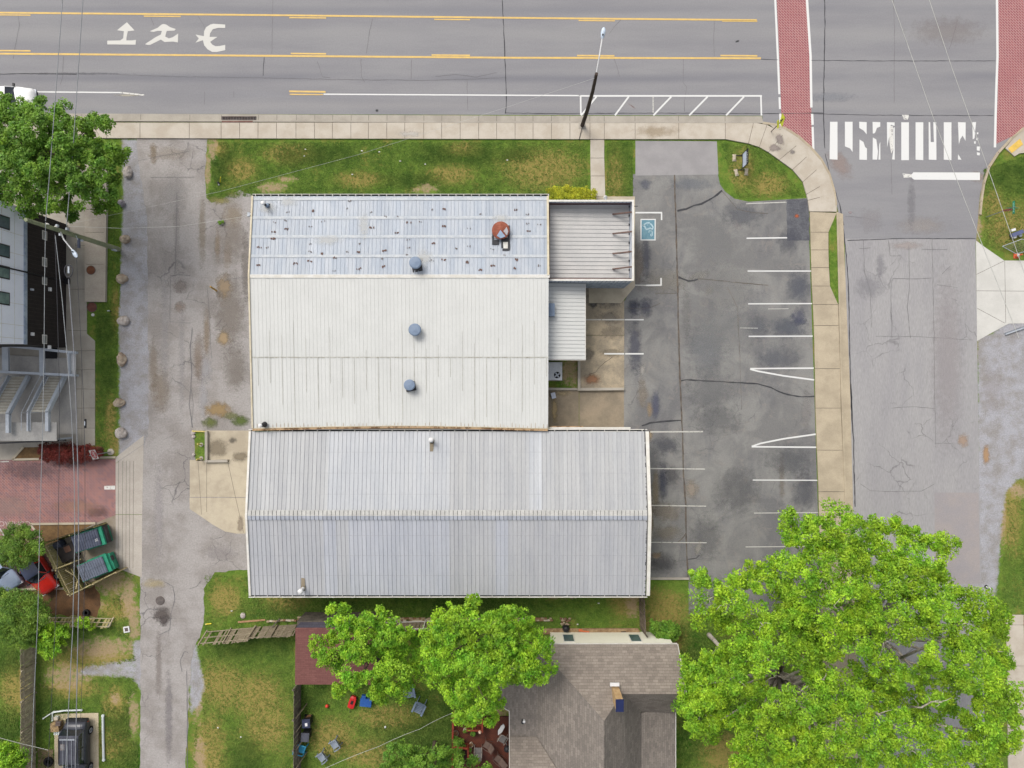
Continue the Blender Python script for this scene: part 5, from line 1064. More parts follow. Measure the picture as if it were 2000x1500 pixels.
def crown(par, name, cl, rad, nleaf, size, mat, seed, flat=.6, sub=9, lumps=.38):
    """cl: clump centres (photo px, px, z).  Every clump is a few twig sprays; leaves sit in the outer shell of each spray."""
    r = np.random.RandomState(seed); CC = []; OO = []; TT = []
    for (x, y, z, dd) in cl:
        c = np.array(P(x, y, z)); R0 = rad * r.uniform(.75, 1.2); tone = r.uniform(.82, 1.12)
        yel = r.uniform(-.06, .05)
        sc_ = r.normal(size=(sub, 3)); sc_ /= np.linalg.norm(sc_, axis=1)[:, None]; sc_[:, 2] = np.abs(sc_[:, 2]) * .9 - .25
        sc_ = c + sc_ * R0 * np.array([.72, .72, .72 * flat]) * r.uniform(.6, 1.1, (sub, 1))
        sr = R0 * lumps * r.uniform(.7, 1.25, sub); n = nleaf // sub
        for k in range(sub):
            d = r.normal(size=(n, 3)); d /= np.linalg.norm(d, axis=1)[:, None]; d[:, 2] = np.where(r.rand(n) < .7, np.abs(d[:, 2]), d[:, 2])
            q = sc_[k] + d * sr[k] * np.array([1, 1, flat + .1]) * (r.uniform(.55, 1.12, (n, 1)))
            CC.append(q); OO.append(d)
            tt = (tone + r.uniform(-.1, .1)) * r.uniform(.6, 1.35, n); yy = yel + r.uniform(-.03, .04, n)
            TT.append(np.stack([tt * (1 + yy), tt, tt * (1 - yy * 2)], 1))
    Cn = np.concatenate(CC); On = np.concatenate(OO); T = np.concatenate(TT); n = len(Cn)
    nn = On * .5 + np.array([0, 0, .55]) + r.normal(size=(n, 3)) * .45; nn /= np.linalg.norm(nn, axis=1)[:, None]
    t = np.cross(nn, r.normal(size=(n, 3))); t /= np.linalg.norm(t, axis=1)[:, None]; bb = np.cross(nn, t)
    s = size * r.uniform(.6, 1.3, (n, 1)); w_ = s * r.uniform(.4, .6, (n, 1))
    V = np.stack([Cn - t * s, Cn - bb * w_, Cn + t * s, Cn + bb * w_], 1).reshape(-1, 3)
    return fast_mesh(name, V, np.arange(4 * n).reshape(-1, 4), mat, parent=par, tone=T)
def limbs(par, base, cl, seed, r0, m, nl, zf=.35, bare=()):
    rn = random.Random(seed); base = Vector(base); tops = rn.sample(cl, min(nl, len(cl)))
    zc = max(c[2] for c in cl) * zf; fork = base + Vector((rn.uniform(-.3, .3), rn.uniform(-.3, .3), zc))
    b = MB(); b.tube([base - Vector((0, 0, .1)), base + Vector((0, 0, .3)), base.lerp(fork, .5) + Vector((rn.uniform(-.1, .1), rn.uniform(-.1, .1), 0)), fork], [r0 * 1.35, r0 * 1.05, r0 * .9, r0 * .8], 12)
    tr = b.build('trunk', m, par, True)
    b = MB()
    for x, y, z, dd in tops:
        e = P(x, y, z + .1); m1 = fork.lerp(e, .35) + Vector((rn.uniform(-.5, .5), rn.uniform(-.5, .5), .5)); m2 = fork.lerp(e, .7) + Vector((rn.uniform(-.5, .5), rn.uniform(-.5, .5), .3))
        q = r0 * rn.uniform(.35, .55); b.tube([fork - Vector((0, 0, .4)), m1, m2, e], [q, q * .6, q * .35, q * .12], 7)
        for k in range(3):
            o = m2.lerp(e, rn.random()); f2 = o + Vector((rn.uniform(-1, 1), rn.uniform(-1, 1), rn.uniform(0, .6))); b.tube([o, o.lerp(f2, .5) + Vector((.05, .1, .1)), f2], [q * .2, q * .12, q * .05], 5)
    for pts, q in bare:
        w_ = [P(p[0], p[1], p[2] + 1.6) for p in pts]; b.tube(w_, [q * (1 - .75 * i / (len(w_) - 1)) for i in range(len(w_))], 6)
        for i in range(1, len(w_)):
            for k in range(2):
                f2 = w_[i] + Vector((rn.uniform(-.7, .7), rn.uniform(-.7, .7), rn.uniform(-.1, .3))); b.tube([w_[i - 1].lerp(w_[i], .6), w_[i].lerp(f2, .4), f2], [q * .35, q * .25, q * .1], 5)
    b.build('limbs', m, par, True)
def tree(name, gx_, gy_, poly, spacing, ze, zt, rad, nleaf, size, mat, bark, label, seed, r0=.3, nl=16, group=None, flat=.75, jz=1.3, holes=(), inset=0, bare=(), lumps=.38, cat='tree'):
    base = P(gx_, gy_, 0); t = thing(name, base, label, cat, group)
    cl = clumps_in(poly, spacing, ze, zt, seed, inset, jz, holes)
    crown(t, 'crown', cl, rad, nleaf, size, mat, seed + 1, flat, lumps=lumps)
    if nl: limbs(t, base, cl, seed + 2, r0, bark, nl, bare=bare)
    return t
# two big trees on the right
tree('shade_tree', 1620, 1185, [(1515, 1000), (1560, 985), (1600, 998), (1632, 988), (1660, 1005), (1700, 992), (1745, 1000), (1770, 1035), (1800, 1030), (1840, 1020), (1862, 1045), (1866, 1080), (1845, 1100), (1870, 1140), (1920, 1150), (1962, 1180), (1968, 1230), (1985, 1290), (1995, 1330), (1970, 1380), (1930, 1390), (1850, 1400), (1760, 1390), (1700, 1330), (1600, 1300), (1560, 1240), (1520, 1180), (1508, 1110), (1520, 1060)],
     31, 5.0, 12.0, 1.14, 980, .095, m_leafA, m_bark, 'huge light green shade tree spreading over the side road, upper of the two largest', 11, .42, 30,
     holes=[(1735, 1180, 34, 26), (1765, 1268, 52, 36), (1660, 1292, 34, 26), (1690, 1140, 16, 16), (1830, 1240, 34, 14)], inset=14, bare=[([(1620, 1290, 7), (1628, 1262, 9), (1636, 1248, 10)], .12), ([(1628, 1275, 8), (1614, 1245, 10)], .09), ([(1760, 1285, 7), (1810, 1262, 9), (1845, 1245, 10), (1880, 1210, 11)], .1), ([(1700, 1285, 9), (1722, 1272, 10), (1726, 1255, 11)], .07)])
tree('shade_tree', 1480, 1270, [(1340, 1110), (1372, 1088), (1400, 1104), (1440, 1100), (1480, 1090), (1520, 1096), (1560, 1180), (1620, 1270), (1700, 1310), (1800, 1370), (1900, 1372), (1990, 1330), (2000, 1400), (1985, 1470), (1960, 1540), (1640, 1560), (1440, 1540), (1420, 1480), (1440, 1400), (1380, 1440), (1340, 1430), (1322, 1390), (1326, 1300), (1372, 1280), (1420, 1250), (1400, 1220), (1370, 1235), (1350, 1180)],
     31, 4.8, 11.6, 1.14, 980, .095, m_leafA, m_bark, 'huge light green shade tree with bare grey limbs showing, lower of the two largest', 21, .45, 34,
     holes=[(1540, 1318, 46, 34), (1575, 1352, 24, 20), (1440, 1225, 30, 16), (1840, 1425, 34, 18), (1790, 1405, 20, 12), (1640, 1440, 14, 20), (1400, 1180, 16, 14)], inset=13, bare=[([(1578, 1290, 5), (1545, 1300, 7), (1520, 1268, 8)], .1), ([(1560, 1345, 5), (1535, 1325, 6), (1510, 1318, 7)], .12), ([(1516, 1368, 7), (1540, 1350, 6), (1556, 1334, 5)], .15), ([(1585, 1365, 4), (1582, 1335, 6)], .14), ([(1480, 1190, 9), (1440, 1200, 9.5), (1412, 1176, 10)], .08), ([(1500, 1235, 9), (1485, 1215, 10)], .07), ([(1778, 1380, 9), (1800, 1382, 10), (1820, 1370, 10.5), (1840, 1372, 11)], .08), ([(1785, 1420, 9), (1810, 1430, 10), (1830, 1447, 10)], .08), ([(1395, 1165, 9), (1380, 1172, 9.5)], .05)])
tree('shade_tree', 1385, 1240, [(1335, 1290), (1375, 1275), (1400, 1290), (1440, 1380), (1400, 1450), (1345, 1445), (1320, 1395)], 22, 4, 6, .9, 700, .09, m_leafB, m_bark, 'smaller light green tree standing beside the east edge of the shingle house', 25, .18, 8, inset=12)
# two bright trees in the back garden
tree('garden_tree', 745, 1240, [(640, 1195), (690, 1182), (740, 1190), (790, 1205), (830, 1260), (820, 1320), (780, 1370), (730, 1372), (702, 1345), (672, 1366), (655, 1362), (650, 1310), (606, 1290), (606, 1240), (640, 1225)],
     22, 4.4, 7.8, .85, 560, .098, m_leafB, m_barkd, 'bright green tree overhanging the red-brown shed roof', 31, .22, 16, inset=9, holes=[(690, 1300, 10, 10), (712, 1305, 8, 12)])
tree('garden_tree', 925, 1235, [(825, 1215), (862, 1180), (925, 1170), (965, 1190), (1000, 1182), (1040, 1200), (1065, 1230), (1090, 1275), (1085, 1320), (1050, 1345), (1000, 1345), (985, 1380), (965, 1410), (930, 1425), (905, 1410), (885, 1380), (870, 1350), (835, 1330), (820, 1280)],
     22, 4.9, 8.8, .9, 620, .098, m_leafB, m_barkd, 'bright green tree between the long metal building and the shingle roof', 41, .26, 20, inset=9, holes=[(955, 1295, 12, 8), (812, 1235, 10, 14)])
tree('garden_tree', 850, 1450, [(752, 1458), (780, 1436), (800, 1450), (830, 1468), (868, 1448), (885, 1470), (905, 1484), (955, 1486), (965, 1520), (850, 1560), (740, 1540), (740, 1490)],
     20, 3.2, 5.2, .75, 560, .085, m_leafC, m_barkd, 'mid green tree cut by the bottom edge beside the red deck', 51, .18, 10, inset=6)
# left street tree
tree('street_tree', 150, 330, [(-60, 170), (0, 180), (30, 190), (80, 195), (100, 212), (140, 200), (150, 228), (212, 218), (222, 250), (190, 262), (232, 278), (248, 305), (240, 350), (218, 385), (232, 412), (190, 424), (150, 400), (160, 430), (130, 440), (100, 415), (60, 420), (0, 405), (-60, 400)],
     20, 4.2, 8.6, .78, 620, .1, m_leafC, m_barkd, 'dark green street tree at the upper left edge over the sidewalk', 61, .26, 24, inset=9, holes=[(165, 258, 12, 8), (190, 345, 12, 8), (135, 250, 10, 6), (178, 300, 8, 6)], lumps=.42)
tree('round_tree', 60, 1045, [(0, 1050), (20, 1028), (55, 1026), (80, 1045), (88, 1075), (60, 1100), (20, 1105), (-10, 1085)], 13, 1.8, 3.4, .62, 700, .06, m_leafD, m_barkd, 'small round dense tree beside the brick pavement and the parked cars', 71, .1, 8, inset=4, jz=.3, flat=.8, lumps=.5, group=None)
tree('round_tree', 62, 1180, [(0, 1180), (20, 1160), (60, 1158), (90, 1180), (92, 1210), (70, 1235), (60, 1270), (30, 1260), (0, 1240), (-10, 1210)], 13, 1.8, 3.4, .62, 700, .06, m_leafD, m_barkd, 'small round dense tree at the top end of the long wooden fence', 81, .1, 8, inset=4, jz=.3, flat=.8, lumps=.5)
tree('edge_tree', -5, 1140, [(-40, 1150), (8, 1150), (20, 1162), (5, 1175), (-40, 1175)], 12, 1.4, 2.2, .5, 420, .06, m_leafD, m_barkd, 'dark green shrub below the silver car at the left edge', 85, .07, 4, inset=1, jz=.2, cat='shrub')
tree('leafy_sapling', 112, 1222, [(62, 1240), (80, 1218), (100, 1215), (135, 1228), (138, 1245), (115, 1270), (98, 1285), (75, 1275)], 12, 1.2, 2.6, .5, 300, .085, m_leafB, m_barkd, 'bright green sapling beside the top of the long wooden fence', 91, .06, 6, inset=3, jz=.3, cat='shrub')
tree('creeper', 170, 1212, [(145, 1208), (170, 1208), (185, 1225), (170, 1230), (150, 1220)], 9, .7, 1.3, .32, 160, .08, m_leafB, m_barkd, 'bright green creeper growing over the low broken plank fence', 95, .04, 3, inset=1, jz=.2, cat='climbing plant')
tree('edge_tree', 5, 1470, [(-40, 1455), (20, 1452), (52, 1472), (45, 1500), (40, 1540), (-40, 1540)], 14, 2.5, 4, .65, 420, .08, m_leafB, m_barkd, 'bright lime green tree cut by the bottom left corner', 99, .1, 6, inset=5, jz=.4)
# shrubs
def shrub(name, poly, sp, ze, zt, rad, nl, size, mat, label, seed, flat=.8):
    c = np.array(poly).mean(0); t = thing(name, P(c[0], c[1]), label, 'shrub')
    cl = clumps_in(poly, sp, ze, zt, seed, 1, .08); crown(t, 'foliage', cl, rad, nl, size, mat, seed, flat, lumps=.5)
    b = MB(); rn = random.Random(seed)
    for x, y, z, d in cl[::2]: g_ = P(x, y, 0).lerp(P(c[0], c[1], 0), .3); b.tube([g_, P(x, y, z)], [.03, .012], 5)
    b.build('stems', m_barkd, t); return t
shrub('flowering_shrub', [(1072, 372), (1110, 369), (1115, 388), (1074, 389)], 8, .5, .9, .36, 420, .05, m_leafY, 'yellow green shrub by the shop wall, leftmost of the three', 101)
shrub('flowering_shrub', [(1112, 371), (1136, 370), (1138, 389), (1113, 389)], 8, .5, .9, .34, 420, .05, m_leafY, 'yellow green shrub with orange tips by the shop wall, middle of the three', 102)
shrub('flowering_shrub', [(1138, 372), (1163, 373), (1164, 389), (1139, 389)], 8, .5, .8, .34, 420, .05, m_leafY, 'yellow green shrub by the shop wall nearest the footpath', 103)
shrub('red_shrub', [(76, 872), (100, 868), (104, 898), (82, 896)], 8, .5, .9, .4, 420, .05, m_leafR, 'dark red shrub at the west end of the mulch bed', 104)
shrub('red_shrub', [(104, 870), (140, 870), (142, 900), (106, 899)], 8, .5, 1.0, .42, 420, .05, m_leafR, 'dark red shrub in the middle of the mulch bed', 105)
shrub('red_shrub', [(142, 872), (180, 872), (202, 880), (198, 893), (144, 900)], 8, .5, .9, .4, 420, .05, m_leafR, 'dark red shrub under the do not enter sign', 106)
shrub('green_shrub', [(1272, 1218), (1300, 1215), (1326, 1224), (1320, 1250), (1290, 1250)], 9, .6, 1.4, .45, 420, .08, m_leafC, 'green leafy shrub at the northeast corner of the cream house wall', 107)
shrub('weed', [(1488, 243), (1500, 243), (1500, 247), (1490, 247)], 7, .04, .08, .09, 60, .025, m_leafC, 'small weed in the kerb crack by the street corner', 108)
shrub('weed', [(1518, 249), (1524, 249), (1524, 255), (1518, 254)], 5, .04, .1, .1, 60, .025, m_leafC, 'small weed at the foot of the yellow pedestrian sign', 109)
shrub('weed', [(1631, 878), (1636, 878), (1636, 884), (1631, 884)], 4, .05, .1, .1, 90, .04, m_leafY, 'small yellow tuft on the sidewalk beside the side road', 110)
shrub('weed', [(427, 432), (436, 432), (436, 438), (428, 438)], 4, .05, .12, .12, 90, .05, m_leafC, 'small tuft growing in the alley asphalt west of the warehouse', 111)
shrub('deck_vine', [(890, 1440), (902, 1450), (900, 1480), (884, 1470)], 7, .8, 1.6, .35, 200, .07, m_leafC, 'green vine climbing the west side of the red deck', 112)
# ================================================================== OBJECTS
def text(s, size, mat, parent, origin, xdir, ydir, name='lettering', ext=.002):
    cu = bpy.data.curves.new('t', 'FONT'); cu.body = s; cu.size = size; cu.align_x = 'CENTER'; cu.align_y = 'CENTER'; cu.extrude = ext; cu.resolution_u = 3
    o = bpy.data.objects.new('t', cu); COL.objects.link(o); bpy.context.view_layer.update()
    me = bpy.data.meshes.new_from_object(o.evaluated_get(bpy.context.evaluated_depsgraph_get())); bpy.data.objects.remove(o); bpy.data.curves.remove(cu)
    x = Vector(xdir).normalized(); y = Vector(ydir).normalized(); z = x.cross(y); off = WL.get(parent.name, Vector((0, 0, 0)))
    m4 = Matrix.Translation(Vector(origin) - off) @ Matrix((x, y, z)).transposed().to_4x4(); me.transform(m4); me.materials.clear(); me.materials.append(mat); me.name = name
    q = bpy.data.objects.new(name, me); COL.objects.link(q); q.parent = parent; WL[q.name] = off; return q
def oriented(b, origin, xdir, pts, depth, mi=0):      # polygon drawn on an upright plane, thickened
    x = Vector(xdir).normalized(); n = x.cross(Vector((0, 0, 1))); o = Vector(origin)
    F = [o + x * p[0] + Vector((0, 0, p[1])) for p in pts]; B = [p - n * depth for p in F]
    b.quad(F, mi); b.quad(B[::-1], mi)
    for i in range(len(F)): j = (i + 1) % len(F); b.quad([F[i], B[i], B[j], F[j]], mi)
    return n
m_red = M('car_red', C(214, 44, 34), .3, C(190, 36, 30), 1, .03, spec=.6)
m_silver = M('car_silver_blue', C(178, 192, 216), .25, C(166, 182, 210), 1, .03, metal=.3, spec=.6)
m_blackcar = M('car_dark', C(66, 68, 78), .35, C(54, 56, 66), .8, .06, spec=.5)
m_whitecar = M('car_white', C(250, 250, 250), .3, fine=.02, spec=.6)
m_darkroof = M('car_navy_roof', C(52, 62, 92), .25, C(40, 46, 70), .6, .04, spec=.7)
m_tyre = M('tyre_rubber', C(38, 38, 38), .9); m_rim = M('alloy_rim', C(170, 176, 190), .35, metal=.5); m_lamp = M('headlight_glass', C(225, 230, 240), .1, spec=.9); m_tail = M('tail_light_red', C(196, 60, 44), .25, spec=.7)
m_chrome = M('chrome', C(210, 214, 220), .25, metal=.7)
def car(name, label, cat, px, py, ang, L, Wd, zb, zr, st, cab, body, roofm, roofin=.74, rails=False, rearlamp=m_tail, extra=None):
    """st: stations (x, half width factor, top height) nose to tail; cab: x of windscreen base/top, rear top/base."""
    t = thing(name, (0, 0, 0), label, cat); w2 = Wd / 2
    b = MB(); rings = []
    for x, wf, zt_ in st:
        w_ = w2 * wf; rings.append([(x, -w_ * .94, .28), (x, -w_, .5), (x, -w_, zt_ - .16), (x, -w_ * .95, zt_ - .03), (x, -w_ * .6, zt_ + .015), (x, 0, zt_ + .03), (x, w_ * .6, zt_ + .015), (x, w_ * .95, zt_ - .03), (x, w_, zt_ - .16), (x, w_, .5), (x, w_ * .94, .28)])
    base = len(b.v)
    for r_ in rings: b.v += r_
    k = 11
    for i in range(len(rings) - 1):
        for j in range(k): b.f.append((base + i * k + j, base + i * k + (j + 1) % k, base + (i + 1) * k + (j + 1) % k, base + (i + 1) * k + j)); b.m.append(0); b.t.append(1)
    b.f.append(tuple(range(base, base + k))[::-1]); b.m.append(0); b.t.append(1); b.f.append(tuple(base + (len(rings) - 1) * k + j for j in range(k))); b.m.append(0); b.t.append(1)
    o = b.build('body', body, t, True)
    for p in o.data.polygons:
        if len(p.vertices) > 4: p.use_smooth = False
    a0, a1, a2, a3 = cab; wb, wr = w2 * .93, w2 * roofin
    ZB = zb - .02
    low = [Vector((a0, s_ * wb * .86, ZB)) for s_ in (-1, 1)] + [Vector((a3, s_ * wb * .88, ZB + .02)) for s_ in (1, -1)]
    mid = (a1 + a2) / 2
    g = MB()
    def sd(s_):
        return [Vector((a0 - .25, s_ * wb, ZB)), Vector((a3 + .25, s_ * wb, ZB)), Vector((a2, s_ * wr, zr - .05)), Vector((a1, s_ * wr, zr - .05))]
    for s_ in (-1, 1):
        q = sd(s_); f_ = MB(); f_.quad(q if s_ < 0 else q[::-1]); f_.build('side_window', m_darkglass, t)
    f_ = MB(); f_.quad([Vector((a0 - .25, -wb, ZB)), Vector((a0, -wb * .5, ZB + .02)), Vector((a0, wb * .5, ZB + .02)), Vector((a0 - .25, wb, ZB)), Vector((a1, wr, zr - .05)), Vector((a1, -wr, zr - .05))][::1]); f_.build('windscreen', m_darkglass, t)
    f_ = MB(); f_.quad([Vector((a3 + .25, -wb, ZB)), Vector((a3 + .25, wb, ZB)), Vector((a2, wr, zr - .05)), Vector((a2, -wr, zr - .05))]); f_.build('rear_window', m_darkglass, t)
    b = MB(); nx_ = 7; ny_ = 6; base = len(b.v)
    for i in range(nx_ + 1):
        for j in range(ny_ + 1):
            u = i / nx_; v = j / ny_; x = a1 + .03 + (a2 - a1 - .06) * u; y = (-wr - .02) + 2 * (wr + .02) * v
            z = zr - .05 + .06 * (1 - (2 * v - 1) ** 4) * (1 - (2 * u - 1) ** 6); b.v.append((x, y, z))
    for i in range(nx_):
        for j in range(ny_): q = base + i * (ny_ + 1) + j; b.f.append((q, q + 1, q + ny_ + 2, q + ny_ + 1)[::-1]); b.m.append(0); b.t.append(1)
    b.build('roof', roofm, t, True)
    for s_ in (-1, 1):
        q = sd(s_)
        for u, v in ((q[0], q[3]), (q[1], q[2]), (q[0].lerp(q[1], .5), q[3].lerp(q[2], .5))): b = MB(); b.bar(u + Vector((0, s_ * .01, 0)), v + Vector((0, s_ * .01, 0)), .07, .05); b.build('pillar', body, t)
        if rails: b = MB(); b.bar((a1 - .1, s_ * wr * .9, zr + .06), (a2 + .1, s_ * wr * .9, zr + .06), .05, .05); b.build('roof_rail', m_black, t)
        b = MB(); b.box((a0 - .25, s_ * (w2 + .1), zb + .02), (.14, .22, .14)); b.build('door_mirror', m_black if body is not m_whitecar else m_black, t)
        for x in (L * .31, -L * .31):
            b = MB(); b.lathe([(.2, -.1), (.32, -.11), (.34, -.06), (.34, .06), (.32, .11), (.2, .1)], (x, s_ * (w2 - .07), .34), 20, 0, 'y'); wl_ = b.build('wheel', m_tyre, t)
            b = MB(); b.lathe([(.03, .0), (.12, .02), (.2, .03), (.21, .0)], (x, s_ * (w2 + .02), .34), 16, 0, 'y'); b.build('rim', m_rim, wl_)
        b = MB(); b.box((st[0][0] - .16, s_ * w2 * .72, st[1][2] - .14), (.3, .3, .14)); b.build('headlight', m_lamp, t)
        b = MB(); b.box((st[-1][0] + .1, s_ * w2 * .8, st[-1][2] - .18), (.16, .22, .2)); b.build('tail_light', rearlamp, t)
    if extra: extra(t)
    p = P(px, py, .7); t.location = (p.x, p.y, .02); t.rotation_euler = (0, 0, R(ang)); return t
sed = lambda L, zb: [(L / 2, .72, .5), (L / 2 - .08, .84, .66), (L / 2 - .35, .95, zb - .18), (L / 2 - 1.0, 1, zb - .08), (L / 2 - 1.35, 1, zb), (0, 1.0, zb), (-L / 2 + .8, 1, zb), (-L / 2 + .3, .93, zb - .02), (-L / 2 + .06, .82, zb - .1), (-L / 2, .74, .6)]
car('parked_car', 'red car with dark roof parked against the dumpster fence', 'car', 71, 1114, -57, 4.2, 1.75, .92, 1.42, sed(4.2, .92), (.95, .35, -1.35, -1.85), m_red, m_darkroof)
car('parked_car', 'silver blue car partly cut by the left edge of the photo', 'car', -1, 1105, -57, 4.4, 1.8, .92, 1.45, sed(4.4, .92), (1.0, .35, -1.2, -1.8), m_silver, m_silver)
def suvx(t):
    b = MB(); b.box((-.9, -.42, 1.86), (.5, .34, .02)); b.build('rust_patch', m_rustf, t)
    b = MB(); b.box((-2.52, 0, .62), (.22, 1.74, .3)); b.build('rear_bumper', m_black, t); b = MB(); b.box((-1.55, 0, 1.93), (.12, 1.25, .04)); b.build('roof_rack_bar', m_chrome, t)
    for y in (-.35, 0, .35): b = MB(); b.box((-.2, y, 1.885), (2.6, .03, .03)); b.build('roof_rack_slat', m_chrome, t)
    b = MB(); b.box((-.1, -.98, .55), (1.4, .1, .05)); b.build('running_board', m_chrome, t)
sv = [(2.45, .78, .6), (2.38, .88, .85), (2.1, .97, 1.0), (1.2, 1, 1.1), (1, 1, 1.12), (0, 1, 1.12), (-1.8, 1, 1.12), (-2.15, .97, 1.1), (-2.38, .9, .95), (-2.45, .84, .7)]
car('parked_suv', 'faded black sport utility vehicle with roof rails parked on the cream slab', 'car', 150, 1466, -90, 4.9, 1.86, 1.12, 1.82, sv, (1.15, .55, -1.75, -2.25), m_blackcar, M('faded_clearcoat_roof', C(92, 93, 104), .4, C(72, 74, 84), 1.2, .1), .86, True, extra=suvx)
car('white_car', 'white car on the main road cut by the left edge, under the street tree', 'car', 12, 193, 0, 4.8, 1.88, .98, 1.5, sed(4.8, .98), (1.1, .4, -1.5, -2.0), m_whitecar, m_whitecar)

# ---- dumpsters
m_dgreen = M('dumpster_green', C(48, 150, 118), .5, C(36, 120, 96), 1, .1); m_lid = M('dumpster_lid', C(84, 90, 108), .55, C(70, 76, 94), 2, .1); m_lidg = M('grey_dumpster_lid', C(108, 116, 132), .55, C(96, 102, 116), 2, .1)
def dumpster(px, py, ang, label, lidm, frontm=None):
    t = thing('dumpster', (0, 0, 0), label, 'dumpster', None)
    b = MB(); b.prism([(-1.3, -.85), (.85, -.85), (1.3, -.85), (1.3, .85), (-1.3, .85)], .15, 1.25)
    for y in (-.88, .88): b.box((0, y, 1.2), (2.7, .08, .12)); 
    for x in (-1, -.4, .2, .8): b.box((x, -.87, .7), (.08, .08, 1.0)); b.box((x, .87, .7), (.08, .08, 1.0))
    b.build('bin_body', m_dgreen, t)
    b = MB(); b.quad([(1.0, -.87, 1.26), (1.45, -.87, .95), (1.45, .87, .95), (1.0, .87, 1.26)]); b.box((1.42, 0, .8), (.1, 1.74, .4)); b.build('sloped_front', frontm or m_dgreen, t)
    b = MB(); b.box((1.5, .3, .9), (.12, .5, .26)); b.build('pocket_plate', m_black, t)
    for s_ in (-1, 1):
        b = MB(); b.box((-.15, s_ * .43, 1.34), (2.3, .84, .04))
        for i in range(11): b.box((-1.2 + i * .21, s_ * .43, 1.375), (.07, .8, .035))
        b.build('lid', lidm, t)
    for s_ in (-1, 1): b = MB(); b.box((.2, s_ * .95, .8), (1.7, .12, .16)); b.build('fork_pocket', m_dgreen, t)
    p = P(px, py, 1.2); t.location = (p.x, p.y, 0.02); t.rotation_euler = (0, 0, R(ang)); t.scale = (.96, .8, 1); return t
d1 = dumpster(174, 1054, 17, 'green dumpster with two black ribbed lids and white lettering, upper of the two', m_lid, m_black)
text('35', .32, m_white, d1, (.75, -.25, 1.40), (0, 1, 0), (-1, 0, 0))
dumpster(186, 1109, 22, 'green dumpster with faded grey lids, lower of the two', m_lidg)
t = thing('cart', (0, 0, 0), 'open dark flatbed cart with a brown panel standing between the dumpster and the fence', 'cart')
b = MB(); b.box((0, 0, .55), (1.7, 1.3, .12)); b.build('bed', M('dark_cart', C(72, 66, 64), .8, C(58, 54, 54), 2), t); b = MB(); b.box((.3, .25, .63), (.5, .5, .03)); b.build('brown_panel', M('brown_panel', C(132, 98, 82), .8), t)
for sx in (-.7, .7):
    for sy in (-.55, .55): b = MB(); b.tube([(sx, sy, 0), (sx, sy, .5)], .06); b.build('leg', m_black, t)
p = P(130, 1080, .5); t.location = (p.x, p.y, .02); t.rotation_euler = (0, 0, R(25))
t = thing('wheeled_bin', P(110, 1066, .9) * 1.0, 'dark blue plastic bin lying beside the top fence corner', 'bin'); WL[t.name] = Vector(t.location)
p = P(110, 1066, .6); b = MB(); b.lathe([(.28, -.5), (.33, .4), (.36, .42), (.36, .5), (.0, .52)], (0, 0, 0), 16, 0, 'x'); ob = b.build('bin_body', m_lid, None); ob.parent = t; t.location = (p.x, p.y, .45); t.rotation_euler = (0, 0, R(20))

# ---- fences
def fence(name, a, c, h, label, mat, lean=(0, 0), pw=.14, gap=.012, rails=(.3, 1.4), post=2.4, seed=1, jit=.03, missing=0, railm=None, cat='fence', postside=1, flip=False):
    a = Vector(a); c = Vector(c); d = (c - a); L = d.length; d.normalize(); n = Vector((-d.y, d.x)); rn = random.Random(seed); t = thing(name, (a.x, a.y, 0), label, cat)
    lv = Vector((lean[0], lean[1], 0)); b = MB(); i = 0; x = 0
    while x < L - pw:
        if rn.random() >= missing:
            hh = h + rn.uniform(-jit, jit) * 2; tw = rn.uniform(-jit, jit)
            p0 = Vector((a.x, a.y, 0)) + Vector((d.x, d.y, 0)) * (x + pw / 2); p1 = p0 + lv * (hh / h) + Vector((d.x, d.y, 0)) * tw + Vector((0, 0, hh))
            q = Vector((n.x, n.y, 0)) * rn.uniform(-.008, .008); b.bar(p0 + q, p1 + q, .022 if True else 0, pw, 0, up=(d.x, d.y, 0)) if False else None
            u = Vector((d.x, d.y, 0)) * pw / 2; w_ = Vector((n.x, n.y, 0)) * .011
            base = len(b.v); b.v += [tuple(v) for v in (p0 + q - u - w_, p0 + q + u - w_, p0 + q + u + w_, p0 + q - u + w_, p1 + q - u - w_, p1 + q + u - w_, p1 + q + u + w_, p1 + q - u + w_)]
            for f_ in ((0, 1, 5, 4), (1, 2, 6, 5), (2, 3, 7, 6), (3, 0, 4, 7), (4, 5, 6, 7), (3, 2, 1, 0)): b.f.append(tuple(base + k for k in f_)); b.m.append(0); b.t.append(1)
            for k in range(6): b.t[-1 - k] = 1
        x += pw + gap + abs(rn.gauss(0, jit * .25))
    b.build('picket_panel', mat, t)
    s_ = Vector((n.x, n.y, 0)) * .05 * postside
    for z in rails:
        q0 = Vector((a.x, a.y, z)) + lv * (z / h) + s_; q1 = Vector((c.x, c.y, z)) + lv * (z / h) + s_; b = MB(); b.bar(q0, q1, .05, .09); b.build('rail', railm or mat, t)
    k = max(1, int(round(L / post)))
    for i in range(k + 1):
        q = a.lerp(c, i / k); b = MB(); b.bar(Vector((q.x, q.y, 0)) + s_ * 1.8, Vector((q.x, q.y, h * 1.02)) + lv * 1.02 + s_ * 1.8, .09, .09, 0, up=(d.x, d.y, 0)); b.build('post', railm or mat, t)
    return t
m_fgreen = M('mossy_fence_wood', C(184, 174, 122), .9, C(148, 138, 92), 2, .2, 16); m_rail = M('pale_new_rail', C(206, 192, 150), .9, C(186, 170, 128), 2, .1)
g2 = lambda px, py, z=0: (P(px, py, z).x, P(px, py, z).y)
fence('wooden_fence', g2(69, 1236), g2(70, 1700), 1.75, 'long weathered plank fence running down the lower left side', M('grey_plank_fence', C(196, 184, 160), .9, C(160, 148, 128), 3, .25, 14), seed=2, postside=1)
